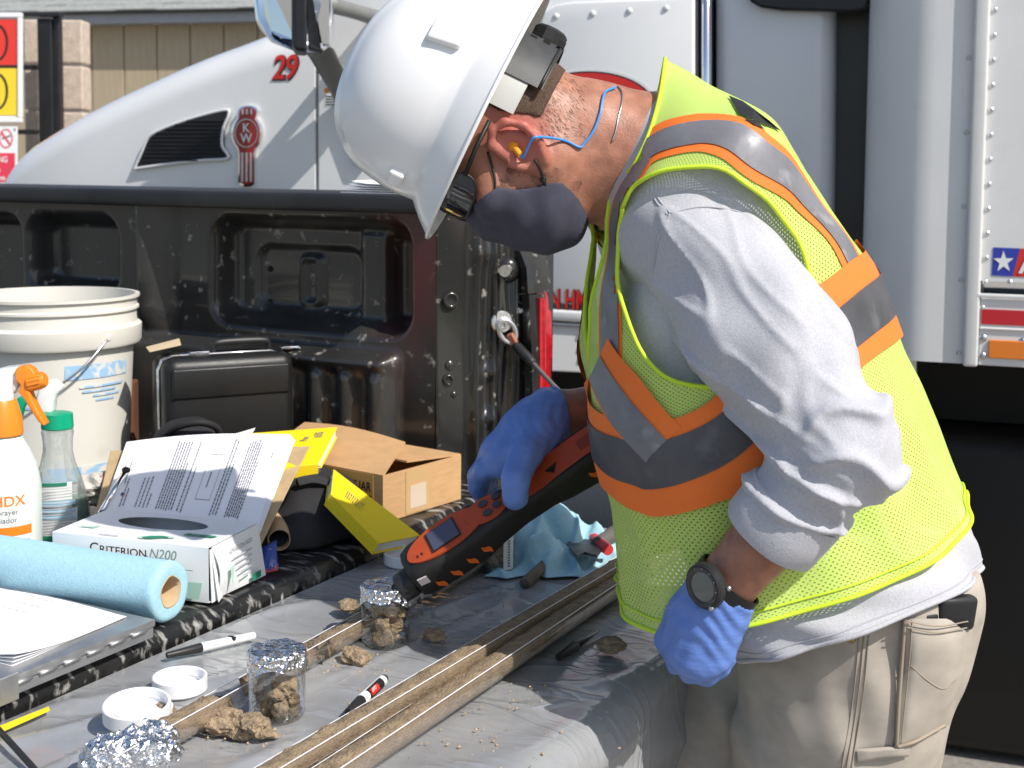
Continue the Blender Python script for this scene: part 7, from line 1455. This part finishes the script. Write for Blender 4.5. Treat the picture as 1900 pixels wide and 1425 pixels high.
def seam(pts, name, m=None, r=0.0011, f=sleeve_sdf, parent=None): mk(name, tube([hit(a, b, f, 0.0002, 1.1) for a, b in pts], r, 6, smooth_n=40), m or MATS['grey_stitch'], parent or shr, 'world', smooth=True)
seam([(1207, 352), (1218, 375), (1238, 398)], 'shoulder_seam'); seam([(1212, 348), (1224, 372), (1243, 395)], 'shoulder_seam'); seam([(1243, 396), (1222, 440), (1212, 500), (1215, 560)], 'armhole_seam'); seam([(1243, 396), (1300, 384), (1360, 390), (1420, 410)], 'armhole_seam')
def fsl_sdf(p): return np.minimum(cone(p, SH_F, EL_F, 0.085, 0.062), cone(p, EL_F, EL_F + (WR_F - EL_F) * 0.3, 0.060, 0.052))
lo_, hi_ = bounds([SH_F, EL_F, WR_F], 0.1); fv, ff = surfnet(fsl_sdf, lo_, hi_, 0.006); mk('sleeve', (fv, ff), M_shirt, shr, 'world', smooth=True)
cp = np.linspace(0, 2 * PI, 40); ncb = C(1195, 290, 1.56); mk('shirt_collar', tube([ncb + RGT * (-0.018 - 0.028 * math.cos(t)) + UPV * 0.070 * math.cos(t) + FWD * 0.072 * math.sin(t) for t in cp], 0.008, 8, cap=False), M_shirt, shr, 'world', smooth=True)
# ---- trousers
def trouser_sdf(p):
    d = cone(p, hipN + ZV * 0.03, kneeN, 0.127, 0.100); d = smin(d, cone(p, kneeN, footN, 0.098, 0.075), 0.03)
    e = cone(p, hipF + ZV * 0.05, kneeF, 0.115, 0.085); e = smin(e, cone(p, kneeF, footF, 0.085, 0.07), 0.03); d = smin(d, e, 0.02)
    d = smin(d, ell(p, (hipN + hipF) / 2 + ZV * 0.03 + RH * 0.02, np.stack([RH, FH, ZV]), (0.125, 0.15, 0.10)), 0.05)
    fold = np.sin(p @ unit(ZV + RH * 0.35) * 60 + 2 * np.sin(p @ RH * 25)) * np.exp(-((p @ ZV - 0.84) / 0.05) ** 2) * np.exp(-(((p - CAM) @ RH - 0.28) / 0.06) ** 2)
    d = d - 0.005 * fold - 0.004 * wob(p, 20, 6, 5) - 0.0022 * wob(p * np.array([1, 1, 0.5]), 60, 6, 6)
    return np.maximum(np.maximum(d, 0.05 - p[:, 2]), p[:, 2] - 1.03)
lo_, hi_ = bounds([hipN, hipF, kneeF, footN, footF], 0.22); lo_[2] = 0.02; hi_[2] = 1.06; tv_, tf_ = surfnet(trouser_sdf, lo_, hi_, 0.005); tro = mk('trousers', (relax(tv_, tf_, 1, 0.4), tf_), M_trouser, per, 'world', smooth=True)
def tseam(pts, r=0.0007, name='seam', m=None): mk(name, tube([hit(a, b, trouser_sdf, 0.0003, 1.1) for a, b in pts], r, 6, smooth_n=50), m or M_stitch, tro, 'world', smooth=True)
for dx in (0, 9, 18): tseam([(1594 + dx, 1180), (1588 + dx, 1250), (1578 + dx, 1330), (1566 + dx, 1400), (1560 + dx, 1440)])
# side pocket with a phone in it
def pocket_grid(pts4, lift, n=14, name='pocket', m=None):
    a, b, c, d = [np.array(q, float) for q in pts4]
    V_ = []
    for i in range(n + 1):
        for j in range(n + 1):
            u, v = i / n, j / n; q = (a * (1 - u) + b * u) * (1 - v) + (d * (1 - u) + c * u) * v; e = min(u, 1 - u, v, 1 - v); V_.append(hit(q[0], q[1], trouser_sdf, lift * (0.35 + 0.65 * min(1, e * 6)), 1.1))
    F_ = [[i * (n + 1) + j, i * (n + 1) + j + 1, (i + 1) * (n + 1) + j + 1, (i + 1) * (n + 1) + j] for i in range(n) for j in range(n)]
    return mk(name, (np.array(V_), F_), m or M_trouser, tro, 'world', smooth=True)
pkt = pocket_grid([(1679, 1148), (1812, 1148), (1762, 1345), (1664, 1388)], 0.010)
def pseam(pts, lift=0.0115, r=0.0007): mk('seam', tube([hit(a, b, trouser_sdf, lift, 1.1) for a, b in pts], r, 6, smooth_n=50), M_stitch, tro, 'world', smooth=True)
pseam([(1681, 1152), (1740, 1162), (1796, 1153)], 0.011); pseam([(1682, 1164), (1740, 1174), (1794, 1165)], 0.011); pseam([(1692, 1150), (1688, 1220), (1680, 1300), (1672, 1380)], 0.009); pseam([(1679, 1148), (1674, 1220), (1668, 1300), (1664, 1386)], 0.006, 0.0022); pseam([(1666, 1386), (1700, 1375), (1752, 1346)], 0.006, 0.002); pseam([(1690, 1235), (1720, 1262), (1750, 1278), (1775, 1262)], 0.010)
pocket_grid([(1590, 1390), (1690, 1382), (1686, 1404), (1592, 1416)], 0.007, 8, 'hammer_loop')
mk('trouser_button', lump(hit(1580, 1185, trouser_sdf, 0.002, 1.1), 0.005, 1, 10, 0.05, 2), mat('brass', (0.35, 0.25, 0.08), 0.35, 0.9), tro, 'world')
for ft, kn in ((footN, kneeN), (footF, kneeF)):
    def boot(p, ft=ft): return np.maximum(smin(cone(p, ft + ZV * 0.06, ft + ZV * -0.03, 0.055, 0.05), cone(p, ft + ZV * -0.035, ft + ZV * -0.045 - RH * 0.17, 0.05, 0.042), 0.03), 0.004 - p[:, 2])
    v, f = surfnet(boot, ft - 0.26, ft + 0.26, 0.008); mk('boot', (v, f), mat('brown_boot', (0.09, 0.05, 0.03), 0.6), per, 'world', smooth=True)
# phone in the pocket
phc = hit(1770, 1150, trouser_sdf, 0.0, 1.1); pu = unit(ZV * 0.97 + RH * 0.10 - FH * 0.05); pw_ = unit(RH * 0.93 + FH * 0.37); pw_ = unit(pw_ - pu * (pw_ @ pu)); pnn = np.cross(pw_, pu)
pm = np.stack([pw_, pu, pnn], 1); v, f = bevel(box(-0.024, 0.026, -0.012, 0.026, -0.010, 0.006), 0.006, 4)
phn = mk('phone', (np.asarray(v) @ pm.T + phc, f), mat('phone_black', (0.016, 0.017, 0.019), 0.35), None, smooth=True, label='black phone sticking out of the trouser pocket', cat='phone')
v, f = bevel(box(-0.006, 0.006, 0.0262, 0.0272, -0.005, 0.001), 0.0003, 1); mk('port', (np.asarray(v) @ pm.T + phc, f), M_black, phn, 'world')
v, f = bevel(box(-0.042, -0.022, -0.010, 0.010, -0.006, 0.004), 0.005, 3); mk('phone_holster', (np.asarray(v) @ pm.T + phc, f), M_blackpl, phn, 'world', smooth=True)
# ---- gloves
def chain(p, pts, rad, k=0.006):
    d = np.full(len(p), 1e9)
    for (a, ra), (b, rb) in zip(zip(pts, rad), list(zip(pts, rad))[1:]): d = smin(d, cone(p, a, b, ra, rb), k)
    return d
def gloveN(p):
    ax = unit(WR_N - EL_N); mc = [([C(1318, 1095, 1.380), C(1247, 1186, 1.387)], [0.021, 0.0175]), ([C(1328, 1102, 1.363), C(1268, 1214, 1.367)], [0.021, 0.0180]), ([C(1340, 1112, 1.355), C(1299, 1226, 1.357)], [0.021, 0.0175]), ([C(1350, 1124, 1.353), C(1330, 1218, 1.359)], [0.020, 0.0165])]
    d = np.full(len(p), 1e9)
    for pts, r in mc: d = smin(d, chain(p, pts, r), 0.018)
    fg = [([C(1247, 1186, 1.387), C(1256, 1228, 1.407), C(1285, 1226, 1.433), C(1292, 1200, 1.429)], [0.0145, 0.0118, 0.0108, 0.0095]), ([C(1268, 1214, 1.367), C(1282, 1246, 1.391), C(1306, 1236, 1.423), C(1308, 1208, 1.419)], [0.0145, 0.0120, 0.011, 0.0098]), ([C(1299, 1226, 1.357), C(1311, 1250, 1.383), C(1328, 1236, 1.413), C(1325, 1210, 1.411)], [0.0145, 0.0118, 0.0108, 0.0095]), ([C(1330, 1218, 1.359), C(1337, 1238, 1.381), C(1346, 1224, 1.405), C(1342, 1202, 1.403)], [0.0125, 0.0105, 0.0098, 0.0088]), ([C(1312, 1100, 1.395), C(1262, 1150, 1.421), C(1262, 1196, 1.437), C(1280, 1216, 1.443)], [0.018, 0.0145, 0.0125, 0.0105])]
    for pts, r in fg: d = smin(d, chain(p, pts, r, 0.004), 0.007)
    d = smin(d, cone(p, WR_N - ax * 0.004, C(1305, 1150, 1.375), 0.031, 0.036), 0.02)
    d = d - 0.0011 * np.sin((p @ unit(ZV * 0.9 + RH * 0.45)) * 330 + 5 * np.sin((p @ RH) * 60)) * np.exp(-(np.linalg.norm(p - C(1330, 1130, 1.345), axis=1) / 0.05) ** 2) - 0.0009 * wob(p, 130, 8, 2)
    return np.maximum(d, -((p - (WR_N - ax * 0.014)) @ ax))
lo_, hi_ = bounds([WR_N, C(1230, 1250, 1.395), C(1360, 1250, 1.395)], 0.06); v, f = surfnet(gloveN, lo_, hi_, 0.0021); mk('glove', (relax(v, f, 1, 0.3), f), M_glove, per, 'world', smooth=True)
def gloveF(p):
    ax = unit(WR_F - EL_F); d = np.full(len(p), 1e9)
    mc = [([C(1020, 782, 1.690), C(940, 838, 1.662)], [0.023, 0.0175]), ([C(1018, 768, 1.705), C(922, 834, 1.685)], [0.023, 0.018]), ([C(1020, 765, 1.725), C(914, 842, 1.708)], [0.022, 0.0175]), ([C(1025, 770, 1.74), C(916, 858, 1.728)], [0.021, 0.016])]
    for pts, r in mc: d = smin(d, chain(p, pts, r), 0.018)
    d = smin(d, cone(p, C(1000, 800, 1.672), C(938, 862, 1.662), 0.026, 0.019), 0.02)
    fg = [([C(940, 838, 1.662), C(899, 872, 1.672), C(888, 905, 1.700), C(905, 925, 1.725)], [0.0145, 0.0125, 0.0115, 0.010]), ([C(922, 834, 1.685), C(888, 882, 1.700), C(893, 920, 1.730)], [0.0145, 0.0125, 0.011]), ([C(914, 842, 1.708), C(892, 890, 1.73), C(905, 930, 1.755)], [0.014, 0.012, 0.0105]), ([C(916, 858, 1.728), C(902, 900, 1.748), C(920, 935, 1.762)], [0.0125, 0.0105, 0.0095]), ([C(1005, 800, 1.672), C(972, 846, 1.630), C(957, 888, 1.604), C(956, 922, 1.600)], [0.024, 0.020, 0.0165, 0.0158])]
    for pts, r in fg: d = smin(d, chain(p, pts, r, 0.006), 0.010)
    d = smin(d, cone(p, WR_F + ax * 0.01, C(985, 800, 1.69), 0.034, 0.036), 0.02)
    d = d - 0.0012 * np.abs(np.sin((p @ unit(RH * 0.8 + ZV * 0.4)) * 260 + 6 * np.sin((p @ ZV) * 50))) * np.exp(-(np.linalg.norm(p - C(1010, 800, 1.66), axis=1) / 0.05) ** 2) - 0.0009 * wob(p, 120, 8, 3)
    return np.maximum(d, -((p - (WR_F + ax * 0.002)) @ ax))
lo_, hi_ = bounds([WR_F, C(885, 930, 1.76), C(1040, 740, 1.6), C(950, 930, 1.6)], 0.05); v, f = surfnet(gloveF, lo_, hi_, 0.0024); mk('glove', (relax(v, f, 1, 0.3), f), M_glove, per, 'world', smooth=True)
for W_, E_, r_ in ((WR_F, EL_F, 0.0355),):
    ax = unit(W_ - E_); a1 = unit(np.cross(ax, ZV)); a2 = np.cross(ax, a1); mk('glove_cuff', tube([W_ + ax * 0.003 + (a1 * math.cos(t) + a2 * math.sin(t)) * r_ for t in np.linspace(0, 2 * PI, 40)], 0.0022, 8, cap=False), M_glove, per, 'world', smooth=True)
# ---- wrist watch
ax = unit(WR_N - EL_N); wc = WR_N - ax * 0.010; wn = unit(-ray(1322, 1112) * 0.9 - RH * 0.25 + ZV * 0.35); wn = unit(wn - ax * (wn @ ax)); wsd = np.cross(ax, wn); wn2 = unit(wn + ax * 0.45); ax2 = np.cross(wn2, wsd); ax2 = ax2 if ax2 @ ax > 0 else -ax2
rg = []
for t in np.linspace(0, 2 * PI, 41): rg.append([wc + (wn * 0.0325 * math.cos(t) + wsd * 0.034 * math.sin(t)) * k + ax * s for s, k in ((-0.011, 0.99), (-0.011, 1.06), (0.011, 1.06), (0.011, 0.99))])
wst = mk('wrist_watch', loft(rg, cap=False), mat('watch_strap', (0.010, 0.010, 0.011), 0.5), per, 'world', smooth=True, sharp=40)
def disc(prof, nm, m, n=48): v, f = lathe(prof, n, False); v = np.asarray(v) * [1.02, 1.02, 1]; mk(nm, (wc + wn * 0.033 + np.outer(v[:, 0], ax2) + np.outer(v[:, 1], wsd) + np.outer(v[:, 2], wn2), f), m, wst, 'world', smooth=True, sharp=30)
WK = 1.12
disc([(0.0, 0.0), (0.0215, 0.0), (0.0225, 0.003), (0.0225, 0.009), (0.0205, 0.0115), (0.0172, 0.0115), (0.0165, 0.010), (0.0, 0.010)], 'watch_case', M_blackpl); disc([(0.0, 0.0104), (0.0145, 0.0104), (0.0148, 0.010)], 'watch_dial', mat('watch_dial', (0.13, 0.15, 0.145), 0.15, coat=0.7)); disc([(0.0152, 0.0105), (0.0172, 0.0118), (0.0195, 0.0118)], 'watch_bezel', mat('watch_bezel', (0.05, 0.05, 0.052), 0.3))
for k in range(12):
    a_ = 2 * PI * k / 12; c_ = wc + wn * 0.033 + wn2 * 0.0121 + (ax2 * math.cos(a_) + wsd * math.sin(a_)) * 0.0185; mk('bezel_mark', lump(c_, 0.0007, 1, 10, 0.1, 1), M_grey, wst, 'world')
for a_ in (0.6, -0.6): c_ = wc + wn * 0.038 + (-wsd * math.cos(a_) * 1.0 + ax * math.sin(a_)) * 0.0235; mk('watch_button', lump(c_, (0.003, 0.003, 0.003), 1, 10, 0.1, 2), M_steel, wst, 'world', smooth=True)

# ================================================================ gas meter in the far hand
M_pidb = mat('meter_rubber', (0.014, 0.013, 0.013), 0.6, var=0.3, vs=25, dirt=(0.34, 0.28, 0.2), ds=16, dth=0.70, dw=0.05, bump=0.2, bs=300); M_pido = mat('meter_orange', (0.44, 0.066, 0.018), 0.42, var=0.06)
N0, N1 = C(805, 1040, 1.640), C(1135, 818, 1.655); pax = unit(N1 - N0); vimg = unit(UPV * 0.83 - RGT * 0.56); vimg = unit(vimg - pax * (vimg @ pax)); wcam = np.cross(pax, vimg); wcam = wcam if wcam @ FWD < 0 else -wcam
an = R(40); tn = math.cos(an) * vimg + math.sin(an) * wcam; sn = math.cos(an) * wcam - math.sin(an) * vimg      # top face and near side face
Lp = np.linalg.norm(N1 - N0); pid = thing('gas_meter', 'black and orange handheld gas meter held over the soil jar', 'meter', N0)
def pid_pt(s, t_, w_): return N0 + pax * s + tn * t_ + sn * w_
SEC = [(s_, h_ * 0.93, w_ * 0.93) for s_, h_, w_ in [(-0.034, 0.018, 0.020), (-0.031, 0.024, 0.026), (-0.02, 0.0275, 0.0305), (0.02, 0.0285, 0.0325), (0.06, 0.0280, 0.0320), (0.085, 0.0255, 0.0270), (0.12, 0.0225, 0.0235), (0.16, 0.0225, 0.0240), (0.185, 0.0265, 0.0275), (0.22, 0.0290, 0.0300), (0.30, 0.0290, 0.0300), (0.315, 0.024, 0.025)]]
rings = []
for s, h_, w_ in SEC:
    rings.append([pid_pt(s, h_ * np.sign(math.cos(a_)) * abs(math.cos(a_)) ** 0.42, w_ * np.sign(math.sin(a_)) * abs(math.sin(a_)) ** 0.42) for a_ in np.linspace(0, 2 * PI, 41)[:-1]])
mk('housing', loft(rings), M_pidb, pid, 'world', smooth=True, sharp=60)
def top_h(s): return np.interp(s, [q[0] for q in SEC], [q[1] for q in SEC])
def side_w(s): return np.interp(s, [q[0] for q in SEC], [q[2] for q in SEC])
def top_plate(outline, t, name, m, lift=0.0): 
    o = [pid_pt(s, top_h(s) + lift, w_) for s, w_ in outline]; o2 = [pid_pt(s, top_h(s) + lift + t, w_ * 0.985) for s, w_ in outline]; n = len(o); return mk(name, (np.array(o + o2), [list(range(n, 2 * n))] + [[i, (i + 1) % n, n + (i + 1) % n, n + i] for i in range(n)]), m, pid, 'world')
def top_rect(s0, s1, w0, w1, t, name, m, lift=0.0):
    g = grid(lambda U, W: N0 + U[..., None] * pax + (top_h(U) + lift + t)[..., None] * tn + W[..., None] * sn, np.linspace(s0, s1, 24), np.linspace(w0, w1, 4)); return mk(name, g, m, pid, 'world', smooth=True)
def side_plate(outline, t, name, m, lift=0.0):
    o = [pid_pt(s, h_, side_w(s) + lift) for s, h_ in outline]; o2 = [pid_pt(s, h_, side_w(s) + lift + t) for s, h_ in outline]; n = len(o); return mk(name, (np.array(o + o2), [list(range(n, 2 * n))] + [[i, (i + 1) % n, n + (i + 1) % n, n + i] for i in range(n)]), m, pid, 'world')
ov = [(0.030 + 0.054 * math.cos(a_), 0.0235 * math.sin(a_)) for a_ in np.linspace(0, 2 * PI, 41)[:-1]]
top_plate(ov, 0.0025, 'orange_face', M_pido, 0.0); top_plate([(0.008, -0.0155), (0.048, -0.0155), (0.048, 0.0155), (0.008, 0.0155)], 0.001, 'screen_bezel', M_blackpl, 0.003); top_plate([(0.010, -0.0140), (0.046, -0.0140), (0.046, 0.0140), (0.010, 0.0140)], 0.0006, 'screen', mat('lcd_screen', (0.07, 0.075, 0.12), 0.2, coat=0.6), 0.0042)
ke = [(0.088 + 0.030 * math.cos(a_), 0.0185 * math.sin(a_)) for a_ in np.linspace(0, 2 * PI, 25)[:-1]]; top_plate(ke, 0.002, 'keypad', M_pido, 0.0)
for s, w_ in ((0.088, 0.008), (0.088, -0.008), (0.102, 0.004), (0.106, -0.008)): top_plate([(s + 0.006 * math.cos(a_), w_ + 0.005 * math.sin(a_)) for a_ in np.linspace(0, 2 * PI, 9)[:-1]], 0.002, 'key', mat('meter_key', (0.05, 0.05, 0.055), 0.5), 0.0025)
for s in (-0.012, -0.006): top_plate([(s, 0.004), (s + 0.002, 0.004), (s + 0.002, 0.008), (s, 0.008)], 0.0004, 'face_mark', M_blk, 0.0027)
top_rect(0.130, 0.305, -0.0175, 0.0205, 0.0012, 'orange_label', M_pido); top_plate([(0.262, -0.018), (0.288, -0.018), (0.288, 0.020), (0.262, 0.020)], 0.0006, 'asset_label', M_sticker, 0.0016); top_plate([(0.264, -0.008), (0.271, -0.008), (0.271, 0.012), (0.264, 0.012)], 0.0003, 'asset_label_band', M_red, 0.0024)
for k in range(3):
    for j in range(4): top_plate([(0.276 + 0.004 * k, -0.012 + 0.007 * j), (0.2785 + 0.004 * k, -0.012 + 0.007 * j), (0.2785 + 0.004 * k, -0.0075 + 0.007 * j), (0.276 + 0.004 * k, -0.0075 + 0.007 * j)], 0.0003, 'asset_label_print', M_ink, 0.0024)
top_plate([(0.222, -0.006), (0.250, -0.006), (0.250, 0.010), (0.222, 0.010)], 0.0003, 'warning_print', mat('dark_orange', (0.25, 0.035, 0.01), 0.5), 0.0016); top_plate([(0.172, 0.002), (0.190, 0.002), (0.181, 0.014)], 0.0003, 'warning_print', M_blk, 0.0016)
def flame(s, h_): # curved orange cut-out
    return [(s + x, h_ + y) for x, y in ((0.0, 0.010), (0.0035, 0.006), (0.0085, 0.003), (0.0105, -0.003), (0.0095, -0.010), (0.0065, -0.005), (0.003, -0.002), (0.0, 0.002))]
for s, h_ in ((-0.010, -0.010), (0.012, -0.008), (0.036, -0.006), (0.058, -0.004), (0.215, -0.002), (0.240, -0.002), (0.265, -0.002)): side_plate(flame(s, h_), 0.0008, 'orange_flame', mat('flame_orange', (0.72, 0.13, 0.02), 0.5), 0.0003)
side_plate([(-0.026, 0.006), (-0.014, 0.006), (-0.014, 0.018), (-0.026, 0.018)], 0.002, 'sensor_window', mat('sensor_window', (0.55, 0.50, 0.50), 0.15, coat=0.6), 0.0)
nz = N0 - pax * 0.034 - vimg * 0.006; mk('nozzle_collar', tube([nz, nz - pax * 0.004, nz - pax * 0.018, nz - pax * 0.020], [0.0185, 0.019, 0.018, 0.015], 24), M_blackpl, pid, 'world', smooth=True, sharp=40); tip = C(737, 1094, 1.628)
n2_ = nz - pax * 0.020; mk('nozzle', tube([n2_, n2_ + (tip - n2_) * 0.55, n2_ + (tip - n2_) * 0.6, tip], [0.0105, 0.0095, 0.0045, 0.0022], 20), M_blackpl, pid, 'world', smooth=True, sharp=40)
